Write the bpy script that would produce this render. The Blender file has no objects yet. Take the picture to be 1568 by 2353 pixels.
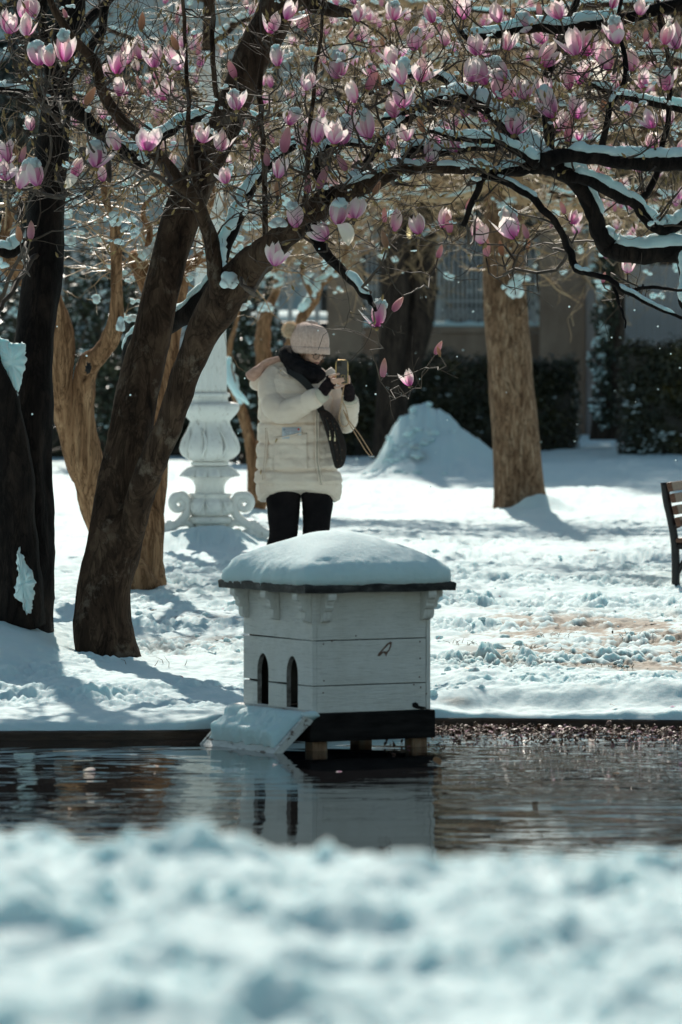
import bpy, bmesh, math, random
import numpy as np
from mathutils import Vector, Matrix, Quaternion, noise

SC = bpy.context.scene
COL = SC.collection
V = Vector
R = math.radians

# ------------------------------------------------------------------ camera, light, exposure
CAM_H = 1.95
FOC = 13072.0                      # focal length in pixels of the 1568 x 2353 view of the photograph
HOR = 775.0
cam_d = bpy.data.cameras.new('camera')
cam = bpy.data.objects.new('camera', cam_d)
COL.objects.link(cam)
cam.location = (0, 0, CAM_H)
cam.rotation_euler = (R(90), 0, 0)
cam_d.sensor_fit = 'VERTICAL'
cam_d.sensor_height = 36
cam_d.lens = 200
cam_d.shift_y = -(1176.5 - HOR) / 2353.0
cam_d.clip_start = 0.5
cam_d.clip_end = 3000
cam_d.dof.use_dof = True
cam_d.dof.focus_distance = 31.5
cam_d.dof.aperture_fstop = 4.5
SC.camera = cam

SUN_AZ, SUN_EL = R(-4.5), R(37.0)          # azimuth measured from +Y towards +X
world = bpy.data.worlds.new('World')
SC.world = world
world.use_nodes = True
wn = world.node_tree
bg = wn.nodes['Background']
sky = wn.nodes.new('ShaderNodeTexSky')
sky.sky_type = 'NISHITA'
sky.sun_disc = False
sky.sun_elevation = SUN_EL
sky.sun_rotation = SUN_AZ
sky.air_density = 1.0
sky.dust_density = 0.7
sky.ozone_density = 0.6
tint = wn.nodes.new('ShaderNodeMix')
tint.data_type = 'RGBA'
tint.blend_type = 'MULTIPLY'
tint.inputs[0].default_value = 1.0
tint.inputs[7].default_value = (0.95, 1.0, 0.84, 1)
wn.links.new(sky.outputs['Color'], tint.inputs[6])
wn.links.new(tint.outputs[2], bg.inputs['Color'])
bg.inputs['Strength'].default_value = 0.085
sun_d = bpy.data.lights.new('sun', 'SUN')
sun_d.energy = 3.9
sun_d.angle = R(0.53)
sun_d.color = (1.0, 0.945, 0.84)
sun = bpy.data.objects.new('sun', sun_d)
COL.objects.link(sun)
sv = V((math.sin(SUN_AZ) * math.cos(SUN_EL), math.cos(SUN_AZ) * math.cos(SUN_EL), math.sin(SUN_EL)))
sun.rotation_euler = sv.to_track_quat('Z', 'Y').to_euler()
SC.view_settings.view_transform = 'Standard'
SC.view_settings.look = 'None'
SC.view_settings.exposure = 0.27
SC.view_settings.gamma = 1.0
SC.view_settings.use_curve_mapping = False
SC.render.engine = 'CYCLES'
SC.cycles.max_bounces = 6
SC.cycles.transparent_max_bounces = 8
SC.cycles.use_denoising = True
SC.cycles.sample_clamp_indirect = 8


def P(u, v, d):
    """point of the place seen at (u, v) of the 1568 px wide photograph, d metres from the lens"""
    return V(((u - 784) / FOC * d, d, CAM_H - (v - HOR) / FOC * d))


def px(w, d):
    return w / FOC * d


# ------------------------------------------------------------------ tags
def tag(o, label=None, cat=None, group=None, kind=None):
    if label: o['label'] = label
    if cat: o['category'] = cat
    if group: o['group'] = group
    if kind: o['kind'] = kind
    return o


def empty(name, loc=(0, 0, 0), rz=0.0, **kw):
    o = bpy.data.objects.new(name, None)
    COL.objects.link(o)
    o.location = loc
    o.rotation_euler = (0, 0, rz)
    o.empty_display_size = 0.1
    return tag(o, **kw)


def link(name, me, parent=None, loc=None, rot=None, scale=None, **kw):
    o = bpy.data.objects.new(name, me)
    COL.objects.link(o)
    if parent is not None: o.parent = parent
    if loc is not None: o.location = loc
    if rot is not None: o.rotation_euler = rot
    if scale is not None: o.scale = scale if hasattr(scale, '__len__') else (scale,) * 3
    return tag(o, **kw)


# ------------------------------------------------------------------ mesh builder
class MB:
    def __init__(self):
        self.v, self.f, self.mi, self.uv = [], [], [], {}

    def add(self, vs, fs, mi=0):
        b = len(self.v)
        self.v.extend([tuple(q) for q in vs])
        self.f.extend([tuple(i + b for i in f) for f in fs])
        self.mi.extend([mi] * len(fs))
        return b

    def box(self, c, s, rot=None, mi=0, taper=1.0):
        hx, hy, hz = s[0] / 2, s[1] / 2, s[2] / 2
        vs = []
        for z in (-1, 1):
            k = taper if z > 0 else 1.0
            for x, y in ((-1, -1), (1, -1), (1, 1), (-1, 1)):
                vs.append(V((x * hx * k, y * hy * k, z * hz)))
        if rot is not None: vs = [rot @ q for q in vs]
        c = V(c)
        vs = [q + c for q in vs]
        self.add(vs, [(3, 2, 1, 0), (4, 5, 6, 7), (0, 1, 5, 4), (1, 2, 6, 5), (2, 3, 7, 6), (3, 0, 4, 7)], mi)

    def tube(self, pts, rad, sides=8, mi=0, cap=True, rough=0.0, rscale=3.0, flat=None, seed=0.0):
        n = len(pts)
        pts = [V(p) for p in pts]
        if not hasattr(rad, '__len__'): rad = [rad] * n
        ref = None
        vs = []
        for i in range(n):
            t = (pts[min(i + 1, n - 1)] - pts[max(i - 1, 0)])
            if t.length < 1e-9: t = V((0, 0, 1))
            t.normalize()
            if ref is None:
                a = V((0, 0, 1)) if abs(t.z) < 0.9 else V((0, 1, 0))
                ref = a.cross(t).normalized()
            else:
                ref = (ref - t * ref.dot(t))
                if ref.length < 1e-6: ref = V((1, 0, 0)).cross(t)
                ref.normalize()
            bn = t.cross(ref)
            for k in range(sides):
                an = 2 * math.pi * k / sides
                o = ref * math.cos(an) + bn * math.sin(an)
                r = rad[i]
                p = pts[i] + o * r
                if rough:
                    q = p * rscale + V((seed, seed * 1.7, 0))
                    r2 = r * (1 + rough * noise.fractal(V((q.x, q.y, q.z * 0.35)), 0.8, 2.1, 4))
                    p = pts[i] + o * r2
                vs.append(p)
        fs = []
        for i in range(n - 1):
            for k in range(sides):
                a, b = i * sides + k, i * sides + (k + 1) % sides
                fs.append((a, b, b + sides, a + sides))
        if cap:
            fs.append(tuple(reversed(range(sides))))
            fs.append(tuple(range((n - 1) * sides, n * sides)))
        self.add(vs, fs, mi)

    def loft(self, rings, mi=0, cap=True, close=True):
        m = len(rings[0])
        vs = [p for r in rings for p in r]
        fs = []
        for i in range(len(rings) - 1):
            for k in range(m if close else m - 1):
                a, b = i * m + k, i * m + (k + 1) % m
                fs.append((a, b, b + m, a + m))
        if cap:
            fs.append(tuple(reversed(range(m))))
            fs.append(tuple(range((len(rings) - 1) * m, len(rings) * m)))
        self.add(vs, fs, mi)

    def ball(self, c, r, sq=(1, 1, 1), seg=8, rings=6, rough=0.0, rs=6.0, rot=None, mi=0, low=None):
        c = V(c)
        vs = [V((0, 0, 1))]
        for i in range(1, rings):
            th = math.pi * i / rings
            for k in range(seg):
                ph = 2 * math.pi * k / seg
                vs.append(V((math.sin(th) * math.cos(ph), math.sin(th) * math.sin(ph), math.cos(th))))
        vs.append(V((0, 0, -1)))
        out = []
        for q in vs:
            k = 1.0
            if rough:
                k += rough * noise.fractal((q * r + c) * rs, 0.9, 2.0, 3)
            p = V((q.x * sq[0], q.y * sq[1], q.z * sq[2])) * r * k
            if low is not None and p.z < low * r: p.z = low * r
            if rot is not None: p = rot @ p
            out.append(p + c)
        fs = [(0, 1 + k, 1 + (k + 1) % seg) for k in range(seg)]
        for i in range(rings - 2):
            for k in range(seg):
                a, b = 1 + i * seg + k, 1 + i * seg + (k + 1) % seg
                fs.append((a, a + seg, b + seg, b))
        e = len(vs) - 1
        o = 1 + (rings - 2) * seg
        fs += [(e, o + (k + 1) % seg, o + k) for k in range(seg)]
        self.add(out, fs, mi)

    def prism(self, prof, t, frame, mi=0):
        """extrude a 2-D outline (a, b) by thickness t along the frame's third axis"""
        n = len(prof)
        o, ax, ay, az = frame
        vs = [o + ax * a + ay * b - az * (t / 2) for a, b in prof] + [o + ax * a + ay * b + az * (t / 2) for a, b in prof]
        fs = [tuple(reversed(range(n))), tuple(range(n, 2 * n))]
        fs += [(i, (i + 1) % n, n + (i + 1) % n, n + i) for i in range(n)]
        self.add(vs, fs, mi)

    def lathe(self, prof, seg=24, c=(0, 0, 0), fn=None, mi=0):
        """prof: (r, z) list; fn(theta, z, r) -> r"""
        c = V(c)
        rings = []
        for r, z in prof:
            ring = []
            for k in range(seg):
                th = 2 * math.pi * k / seg
                rr = fn(th, z, r) if fn else r
                ring.append(c + V((rr * math.cos(th), rr * math.sin(th), z)))
            rings.append(ring)
        self.loft(rings, mi)

    def mesh(self, name, mats, smooth=True, normals=True):
        me = bpy.data.meshes.new(name)
        me.from_pydata(self.v, [], self.f)
        if not isinstance(mats, (list, tuple)): mats = [mats]
        for m in mats: me.materials.append(m)
        if any(self.mi): me.polygons.foreach_set('material_index', self.mi)
        me.polygons.foreach_set('use_smooth', [bool(smooth)] * len(me.polygons))
        if normals:
            bm = bmesh.new()
            bm.from_mesh(me)
            bmesh.ops.recalc_face_normals(bm, faces=bm.faces)
            bm.to_mesh(me)
            bm.free()
        me.update()
        return me

    def obj(self, name, mats, parent=None, smooth=True, normals=True, **kw):
        return link(name, self.mesh(name, mats, smooth, normals), parent, **kw)


def bevel(o, w=0.004, seg=2, angle=35):
    m = o.modifiers.new('bevel', 'BEVEL')
    m.width = w
    m.segments = seg
    m.limit_method = 'ANGLE'
    m.angle_limit = R(angle)
    return o


def catmull(pts, n=6):
    """pts: list of tuples of any size; smooth interpolation with n steps a span"""
    A = [np.array(p, float) for p in pts]
    A = [2 * A[0] - A[1]] + A + [2 * A[-1] - A[-2]]
    out = []
    for i in range(1, len(A) - 2):
        p0, p1, p2, p3 = A[i - 1], A[i], A[i + 1], A[i + 2]
        for k in range(n):
            t = k / n
            out.append(0.5 * ((2 * p1) + (-p0 + p2) * t + (2 * p0 - 5 * p1 + 4 * p2 - p3) * t * t + (-p0 + 3 * p1 - 3 * p2 + p3) * t ** 3))
    out.append(A[-2])
    return out


# ------------------------------------------------------------------ numpy noise
_rs = np.random.RandomState(7)
_perm = np.concatenate([_rs.permutation(256)] * 3)
_gang = _rs.uniform(0, 2 * np.pi, 256)


def pn(x, y, s=1.0, seed=0):
    x = np.asarray(x, float) / s + seed * 17.31
    y = np.asarray(y, float) / s + seed * 9.77
    xi, yi = np.floor(x).astype(int), np.floor(y).astype(int)
    xf, yf = x - xi, y - yi

    def g(ix, iy, dx, dy):
        h = _perm[_perm[ix & 255] + (iy & 255)]
        a = _gang[h]
        return np.cos(a) * dx + np.sin(a) * dy
    u = xf ** 3 * (xf * (xf * 6 - 15) + 10)
    w = yf ** 3 * (yf * (yf * 6 - 15) + 10)
    n00, n10 = g(xi, yi, xf, yf), g(xi + 1, yi, xf - 1, yf)
    n01, n11 = g(xi, yi + 1, xf, yf - 1), g(xi + 1, yi + 1, xf - 1, yf - 1)
    return ((n00 * (1 - u) + n10 * u) * (1 - w) + (n01 * (1 - u) + n11 * u) * w) * 1.5


def fbm(x, y, s, o=4, seed=0, gain=0.5):
    r, a = 0, 1.0
    for i in range(o):
        r = r + a * pn(x, y, s / 2 ** i, seed + i * 3)
        a *= gain
    return r


def sstep(a, b, x):
    t = np.clip((np.asarray(x, float) - a) / (b - a), 0, 1)
    return t * t * (3 - 2 * t)


# ------------------------------------------------------------------ materials
def nodes(name):
    m = bpy.data.materials.new(name)
    m.use_nodes = True
    t = m.node_tree
    return m, t, t.nodes['Principled BSDF']


def N(t, typ, **kw):
    n = t.nodes.new(typ)
    for k, v in kw.items(): setattr(n, k, v)
    return n


def coords(t, stretch=(1, 1, 1), kind='Object'):
    tc = N(t, 'ShaderNodeTexCoord')
    mp = N(t, 'ShaderNodeMapping')
    mp.inputs['Scale'].default_value = stretch
    t.links.new(tc.outputs[kind], mp.inputs['Vector'])
    return mp.outputs['Vector']


def ntex(t, vec, scale, detail=5, rough=0.6, dist=0.0):
    n = N(t, 'ShaderNodeTexNoise')
    n.inputs['Scale'].default_value = scale
    n.inputs['Detail'].default_value = detail
    n.inputs['Roughness'].default_value = rough
    n.inputs['Distortion'].default_value = dist
    if vec is not None: t.links.new(vec, n.inputs['Vector'])
    return n.outputs['Fac']


def ramp(t, fac, stops):
    r = N(t, 'ShaderNodeValToRGB')
    e = r.color_ramp.elements
    while len(e) < len(stops): e.new(0.5)
    for q, (p, c) in zip(e, stops):
        q.position = p
        q.color = (*c, 1) if len(c) == 3 else c
    t.links.new(fac, r.inputs['Fac'])
    return r.outputs['Color']


def mixc(t, fac, a, b, mode='MIX'):
    m = N(t, 'ShaderNodeMix', data_type='RGBA', blend_type=mode)
    for s, q in ((m.inputs[0], fac), (m.inputs[6], a), (m.inputs[7], b)):
        if hasattr(q, 'is_linked') or hasattr(q, 'links'): t.links.new(q, s)
        elif isinstance(q, (int, float)): s.default_value = q
        else: s.default_value = (*q, 1)
    return m.outputs[2]


def bump(t, bsdf, h, dist=0.01, strength=1.0):
    b = N(t, 'ShaderNodeBump')
    b.inputs['Distance'].default_value = dist
    b.inputs['Strength'].default_value = strength
    t.links.new(h, b.inputs['Height'])
    t.links.new(b.outputs['Normal'], bsdf.inputs['Normal'])


def mk(name, c1, c2=None, scale=8, rough=0.7, bscale=None, bdist=0.004, stretch=(1, 1, 1), c3=None, dist=0.0, spec=0.4, metal=0.0, lo=0.35, hi=0.65, sheen=0.0):
    m, t, b = nodes(name)
    b.inputs['Roughness'].default_value = rough
    b.inputs['Specular IOR Level'].default_value = spec
    b.inputs['Metallic'].default_value = metal
    if sheen: b.inputs['Sheen Weight'].default_value = sheen
    vec = coords(t, stretch)
    if c2 is None: c2 = tuple(x * 0.8 for x in c1)
    f = ntex(t, vec, scale, 6, 0.62, dist)
    st = [(lo, c1), (hi, c2)] if c3 is None else [(lo, c1), ((lo + hi) / 2, c2), (hi, c3)]
    t.links.new(ramp(t, f, st), b.inputs['Base Color'])
    if bscale:
        bump(t, b, ntex(t, vec, bscale, 6, 0.65, dist), bdist)
    return m


M = {}
# snow: one material for all clean snow, with soft scattering and grain
def snow_mat(name, mud=False):
    m, t, b = nodes(name)
    vec = coords(t)
    big = ntex(t, vec, 1.3, 4)
    col = ramp(t, big, [(0.3, (0.63, 0.80, 0.82)), (0.7, (0.70, 0.85, 0.86))])
    if mud:
        at = N(t, 'ShaderNodeAttribute', attribute_name='mud')
        g = ramp(t, ntex(t, vec, 9, 6), [(0.3, (0.42, 0.345, 0.27)), (0.5, (0.27, 0.195, 0.135)), (0.66, (0.09, 0.06, 0.04))])
        col = mixc(t, at.outputs['Fac'], col, g)
    t.links.new(col, b.inputs['Base Color'])
    b.inputs['Roughness'].default_value = 0.75
    b.inputs['Specular IOR Level'].default_value = 0.25
    b.inputs['Subsurface Weight'].default_value = 0.75
    b.inputs['Subsurface Radius'].default_value = (0.75, 1.0, 1.05)
    b.inputs['Subsurface Scale'].default_value = 0.035
    f1, f2 = ntex(t, vec, 45, 6, 0.7), ntex(t, vec, 260, 3, 0.6)
    ad = N(t, 'ShaderNodeMath', operation='MULTIPLY_ADD')
    t.links.new(f2, ad.inputs[0])
    ad.inputs[1].default_value = 0.25
    t.links.new(f1, ad.inputs[2])
    bump(t, b, ad.outputs[0], 0.0055)
    return m


M['snow'] = snow_mat('snow')
M['ground_snow'] = snow_mat('ground_snow', True)


def bark_mat(name, c1, c2, c3, scale=7, stretch=(1, 1, 0.25), bd=0.01, lich=None, dist=0.6, crack=0.55):
    m, t, b = nodes(name)
    vec = coords(t, stretch)
    f = ntex(t, vec, scale, 8, 0.68, dist)
    col = ramp(t, f, [(0.32, c1), (0.5, c2), (0.68, c3)])
    if lich:
        v2 = coords(t)
        k = ramp(t, ntex(t, v2, 5, 5, 0.7), [(0.56, (0, 0, 0)), (0.66, (1, 1, 1))])
        col = mixc(t, k, col, lich)
    ck = ramp(t, ntex(t, vec, scale * 0.9, 5, 0.6, dist + 0.6), [(0.455, (1, 1, 1)), (0.492, (0.10, 0.08, 0.07)), (0.508, (0.10, 0.08, 0.07)), (0.545, (1, 1, 1))])
    col = mixc(t, crack, col, ck, 'MULTIPLY')
    t.links.new(col, b.inputs['Base Color'])
    b.inputs['Roughness'].default_value = 0.85
    b.inputs['Specular IOR Level'].default_value = 0.12
    bump(t, b, ntex(t, vec, scale * 2.6, 8, 0.7, dist), bd)
    return m


M['bark'] = bark_mat('magnolia_bark', (0.016, 0.009, 0.006), (0.055, 0.032, 0.021), (0.120, 0.076, 0.050), 7, (1.2, 1.2, 0.45), 0.016, (0.14, 0.105, 0.080))
M['bark_dark'] = bark_mat('shaded_dark_bark', (0.005, 0.004, 0.004), (0.014, 0.010, 0.009), (0.040, 0.027, 0.021), 7, (1.2, 1.2, 0.35), 0.018)  # bark taken down to near black, shadow put into the colour
M['twig'] = mk('magnolia_twig', (0.035, 0.024, 0.019), (0.10, 0.065, 0.045), 14, 0.7)
M['gnarl'] = bark_mat('gnarled_bark', (0.085, 0.038, 0.018), (0.34, 0.18, 0.095), (0.54, 0.32, 0.18), 9, (1.6, 1.6, 0.22), 0.02, None, 1.2)
M['tanbark'] = bark_mat('plane_bark', (0.11, 0.055, 0.032), (0.30, 0.18, 0.11), (0.54, 0.38, 0.26), 8, (2.2, 2.2, 0.5), 0.04, None, 1.2, 0.7)
M['tantwig'] = mk('pollard_twig', (0.38, 0.23, 0.11), (0.62, 0.42, 0.24), 6, 0.5, spec=0.6)
M['browntwig'] = mk('thicket_twig', (0.22, 0.125, 0.06), (0.56, 0.36, 0.19), 6, 0.45, spec=0.7)
M['darkbark'] = bark_mat('ridged_bark', (0.022, 0.016, 0.014), (0.07, 0.05, 0.04), (0.13, 0.09, 0.07), 12, (2, 2, 0.2), 0.03)

# ================================================================== THE GROUND, THE POND
def bank_y(x):
    return np.interp(x, [-60, -6, -2, -0.75, -0.2, 0.35, 0.7, 2.0, 6, 60], [24, 27.0, 27.5, 27.6, 28.0, 28.45, 28.5, 28.25, 27.6, 24])


def base_z(x, y):
    z = np.interp(y, [20, 27, 29, 32, 35, 39, 43, 50, 58, 66, 75, 120, 600], [0.07, 0.08, 0.10, 0.15, 0.23, 0.35, 0.41, 0.45, 0.50, 0.56, 0.65, 1.0, 3.0])
    z = z + 0.10 * sstep(0.5, 3.2, x) * sstep(48, 66, y)
    return z


def ground(x, y, fine=True):
    x, y = np.asarray(x, float), np.asarray(y, float)
    o = y - bank_y(x)
    z = base_z(x, y)
    # mound round the magnolia trunks
    dx = (x + 1.95)
    sx = np.where(dx > 0, 0.46, 1.2)
    sy = np.where(y < 32.6, 2.0, 1.0)
    mound = 0.20 * np.exp(-(dx / sx) ** 2 - ((y - 32.6) / sy) ** 2)
    mound += 0.07 * np.exp(-((x + 1.15) / 0.45) ** 2 - ((y - 29.6) / 0.9) ** 2)
    z = z + mound
    # heap of snow by the lamp pedestal, heap in front of the hedge, drift at the tan tree's foot
    z = z + 0.16 * np.exp(-((x + 0.95) / 0.42) ** 2 - ((y - 42.35) / 0.55) ** 2)
    hx = x - 0.90
    heap = np.clip(1 - np.sqrt((hx / np.where(hx > 0, 1.0, 0.62)) ** 2 + ((y - 60.5) / 1.6) ** 2), 0, 1)
    hy = np.exp(-((y - 60.6) / 1.25) ** 2)
    heap = 0.62 * np.exp(-np.abs((x - 0.88) / np.where(x > 0.88, 0.68, 0.32)) ** 2.0) + 0.22 * np.exp(-((x - 0.55) / 0.19) ** 2)
    z = z + heap * hy * (1 + 0.26 * fbm(x, y, 0.62, 2, 9)) + 0.06 * sstep(0.3, 0.6, heap * hy) * np.abs(fbm(x, y, 0.25, 3, 6))
    z = z + 0.15 * np.exp(-((x - 1.75) / 0.20) ** 2 - ((y - 49.55) / 0.32) ** 2)
    # kerb strip on the right, then a low bank of shovelled snow
    right = sstep(0.3, 0.7, x)
    z = z - right * 0.02 * (1 - sstep(0.25, 0.5, o)) + right * 0.085 * sstep(0.30, 0.62, o + 0.16 * pn(x, y, 0.5, 3)) * (1 - sstep(1.2, 2.4, o))
    # undulation and churned clumps
    z = z + 0.035 * fbm(x, y, 1.7, 3, 1)
    churn = sstep(0.3, 1.2, o) * (1 - 0.75 * sstep(37, 47, y)) * (1 - 0.85 * np.clip(mound / 0.12, 0, 1))
    churn = churn * np.clip(0.62 + 1.5 * pn(x, y, 0.9, 8), 0.08, 1.7)
    cl = np.abs(fbm(x, y, 0.20, 4, 11, 0.54))
    cl2 = np.abs(fbm(x, y, 0.07, 3, 15, 0.6))
    edge = 1 - sstep(0.0, 0.10, o)
    z = z + churn * (0.056 * cl + 0.013 * cl2 - 0.022)
    z = z + 0.012 * fbm(x, y, 0.16, 3, 21) * (1 - edge)
    # shallow trodden dents
    z = z - 0.03 * sstep(0.25, 0.5, pn(x, y, 0.55, 31)) * sstep(35, 36, y) * (1 - sstep(50, 58, y))
    z = z - edge * 0.035 * (1 - sstep(0, 0.06, o)) + 0.01 * edge * pn(x, y, 0.12, 4)
    return z


def gz(x, y):
    return float(ground(np.array([x]), np.array([y]))[0])


def grid_mesh(name, X, Y, Z, mat, attr=None):
    r, c = X.shape
    me = bpy.data.meshes.new(name)
    co = np.stack([X, Y, Z], -1).reshape(-1, 3)
    me.vertices.add(r * c)
    me.vertices.foreach_set('co', co.ravel())
    i = np.arange((r - 1) * c).reshape(r - 1, c)[:, :-1]
    q = np.stack([i, i + 1, i + 1 + c, i + c], -1).reshape(-1, 4)
    me.loops.add(q.size)
    me.loops.foreach_set('vertex_index', q.ravel())
    me.polygons.add(len(q))
    me.polygons.foreach_set('loop_start', np.arange(0, q.size, 4))
    me.polygons.foreach_set('loop_total', np.full(len(q), 4))
    me.polygons.foreach_set('use_smooth', np.ones(len(q), bool))
    me.update(calc_edges=True)
    me.materials.append(mat)
    if attr is not None:
        a = me.attributes.new('mud', 'FLOAT', 'POINT')
        a.data.foreach_set('value', attr.ravel())
    return me


tt = np.concatenate([-np.geomspace(2.2, 0.075, 40), np.linspace(-0.072, 0.072, 640), np.geomspace(0.075, 2.2, 40)])
oo = np.concatenate([[0, 0.004, 0.012, 0.025, 0.04], np.linspace(0.055, 4.0, 190), np.linspace(4.03, 12, 210), np.geomspace(12.06, 45, 150), np.geomspace(47, 560, 24)])
T, O = np.meshgrid(tt, oo)
Xg = T * (27.6 + O)
Yg = bank_y(Xg) + O
Zg = ground(Xg, Yg)
Zg[0, :] = 0.045
Zg[1, :] = np.minimum(Zg[1, :], 0.056)
om = O
path = sstep(2.2, 3.2, om) * (1 - sstep(6.0, 8.2, om)) * sstep(0.35, 1.1, Xg)
low = 0.40 * fbm(Xg, Yg, 0.9, 4, 41) + 0.7 * (0.30 - np.abs(fbm(Xg, Yg, 0.20, 4, 11, 0.54))) + 0.16 * sstep(0.9, 1.6, Xg)
mud = path * sstep(-0.10, 0.17, low) * 0.95
path2 = sstep(3.5, 4.6, om) * (1 - sstep(7.0, 9.0, om)) * sstep(-1.3, -1.0, Xg) * (1 - sstep(-0.4, 0.3, Xg))
mud = np.maximum(mud, 0.5 * path2 * sstep(0.06, 0.22, low))
mud = np.maximum(mud, 0.9 * sstep(0.3, 0.7, Xg) * np.exp(-((om - 0.42) / 0.12) ** 2) * sstep(0.25, 0.5, pn(Xg, Yg, 0.35, 77)))
mud = np.maximum(mud, 1.0 * np.exp(-((Xg - 0.80) / 0.09) ** 2 - ((Yg - 59.2) / 0.12) ** 2))
link('snow_ground', grid_mesh('snow_ground', Xg, Yg, Zg, M['ground_snow'], mud), kind='structure')

# kerb wall of the pond
M['kerb'] = mk('wet_kerb_stone', (0.020, 0.012, 0.008), (0.10, 0.058, 0.036), 5, 0.55, 22, 0.01, (0.5, 1, 2))
kb = MB()
xs = np.concatenate([np.linspace(-60, -5, 14), np.linspace(-4.6, 4.6, 60), np.linspace(5, 60, 14)])
rings = []
for x in xs:
    y = float(bank_y(x))
    w = 0.008 * noise.noise(V((x * 3, 0, 0)))
    rings.append([V((x, y - 0.012 + w, -0.4)), V((x, y - 0.012 + w, 0.035)), V((x, y - 0.004 + w, 0.043)), V((x, y + 0.30, 0.043)), V((x, y + 0.30, -0.4))])
kb.loft(rings, close=False, cap=False)
kb.obj('kerb', M['kerb'], smooth=False, kind='structure')

# water
wm, t, b = nodes('pond_water')
b.inputs['Base Color'].default_value = (0.012, 0.011, 0.012, 1)
b.inputs['Roughness'].default_value = 0.015
b.inputs['IOR'].default_value = 1.45
b.inputs['Specular IOR Level'].default_value = 0.7
vec = coords(t, (0.48, 1.0, 1.0))
f1 = ntex(t, vec, 1.4, 3, 0.5, 0.9)
f2 = ntex(t, vec, 5.0, 3, 0.55, 1.2)
calm = ramp(t, ntex(t, coords(t, (0.5, 0.35, 1)), 0.9, 2), [(0.42, (0.03, 0.03, 0.03)), (0.60, (1, 1, 1))])
mu = N(t, 'ShaderNodeMath', operation='MULTIPLY')
t.links.new(f2, mu.inputs[0]); t.links.new(calm, mu.inputs[1])
ma = N(t, 'ShaderNodeMath', operation='MULTIPLY_ADD')
t.links.new(mu.outputs[0], ma.inputs[0]); ma.inputs[1].default_value = 0.45
t.links.new(f1, ma.inputs[2])
gm_ = N(t, 'ShaderNodeTexCoord')
sx_ = N(t, 'ShaderNodeSeparateXYZ')
t.links.new(gm_.outputs['Object'], sx_.inputs[0])
ax_ = N(t, 'ShaderNodeMath', operation='ABSOLUTE')
t.links.new(sx_.outputs['X'], ax_.inputs[0])
mr_ = N(t, 'ShaderNodeMapRange')
mr_.inputs['From Min'].default_value = 0.25
mr_.inputs['From Max'].default_value = 0.75
mr_.inputs['To Min'].default_value = 0.13
mr_.inputs['To Max'].default_value = 0.75
t.links.new(ax_.outputs[0], mr_.inputs['Value'])
mr2_ = N(t, 'ShaderNodeMapRange')
mr2_.inputs['From Min'].default_value = 0.4
mr2_.inputs['From Max'].default_value = 0.9
mr2_.inputs['To Min'].default_value = 1.0
mr2_.inputs['To Max'].default_value = 1.5
t.links.new(sx_.outputs['X'], mr2_.inputs['Value'])
mq_ = N(t, 'ShaderNodeMath', operation='MULTIPLY')
t.links.new(mr_.outputs['Result'], mq_.inputs[0])
t.links.new(mr2_.outputs['Result'], mq_.inputs[1])
mf_ = N(t, 'ShaderNodeMath', operation='MULTIPLY')
t.links.new(ma.outputs[0], mf_.inputs[0])
t.links.new(mq_.outputs[0], mf_.inputs[1])
bump(t, b, mf_.outputs[0], 0.034)
M['water'] = wm
wv = MB()
wv.add([(-80, 6, 0), (80, 6, 0), (80, 29.2, 0), (-80, 29.2, 0)], [(0, 1, 2, 3)])
wv.obj('pond_water', M['water'], kind='structure')

# the near bank: a raised edge covered in lumpy snow
ttn = np.concatenate([-np.geomspace(3.0, 0.09, 16), np.linspace(-0.085, 0.085, 300), np.geomspace(0.09, 3.0, 16)])
yn = np.concatenate([np.linspace(-3, 6.6, 12), np.linspace(6.65, 11.4, 300), np.linspace(11.42, 12.6, 16)])
T, Yn = np.meshgrid(ttn, yn)
Xn = T * np.maximum(Yn, 6)
zt = 1.088 - 0.030 * Xn
zn = zt + 0.030 * fbm(Xn, Yn, 1.1, 3, 51) + 0.036 * np.abs(fbm(Xn, Yn, 0.40, 3, 55, 0.6)) + 0.022 * fbm(Xn, Yn, 0.20, 3, 58, 0.6) + 0.020 * np.abs(fbm(Xn, Yn, 0.085, 3, 59, 0.6)) * np.clip(1 + 1.4 * pn(Xn, Yn, 0.5, 63), 0.1, 2) - 0.076
zn = zn - 0.10 * sstep(10.2, 10.9, Yn + 0.15 * pn(Xn, Yn, 0.5, 61)) - 1.3 * sstep(10.75, 12.5, Yn)
link('near_snow_bank', grid_mesh('near_snow_bank', Xn, Yn, zn, M['snow']), kind='structure')

# ================================================================== THE DUCK HOUSE
def paint_mat(name, col, worn, stretch, amt=0.63):
    m, t, b = nodes(name)
    vec = coords(t, stretch)
    grain = ntex(t, vec, 16, 8, 0.7, 0.35)
    base = ramp(t, grain, [(0.30, tuple(c * 0.76 for c in col)), (0.50, col), (0.75, tuple(c * 0.90 for c in col))])
    w = ramp(t, ntex(t, vec, 7, 7, 0.75, 0.5), [(amt, (0, 0, 0)), (amt + 0.05, (1, 1, 1))])
    v2 = coords(t)
    dirt = ramp(t, ntex(t, v2, 4, 6, 0.7), [(0.40, (1, 1, 1)), (0.72, (0.66, 0.62, 0.54))])
    base = mixc(t, 0.45, base, dirt, 'MULTIPLY')
    t.links.new(mixc(t, w, base, worn), b.inputs['Base Color'])
    b.inputs['Roughness'].default_value = 0.55
    bump(t, b, grain, 0.007)
    return m


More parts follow.
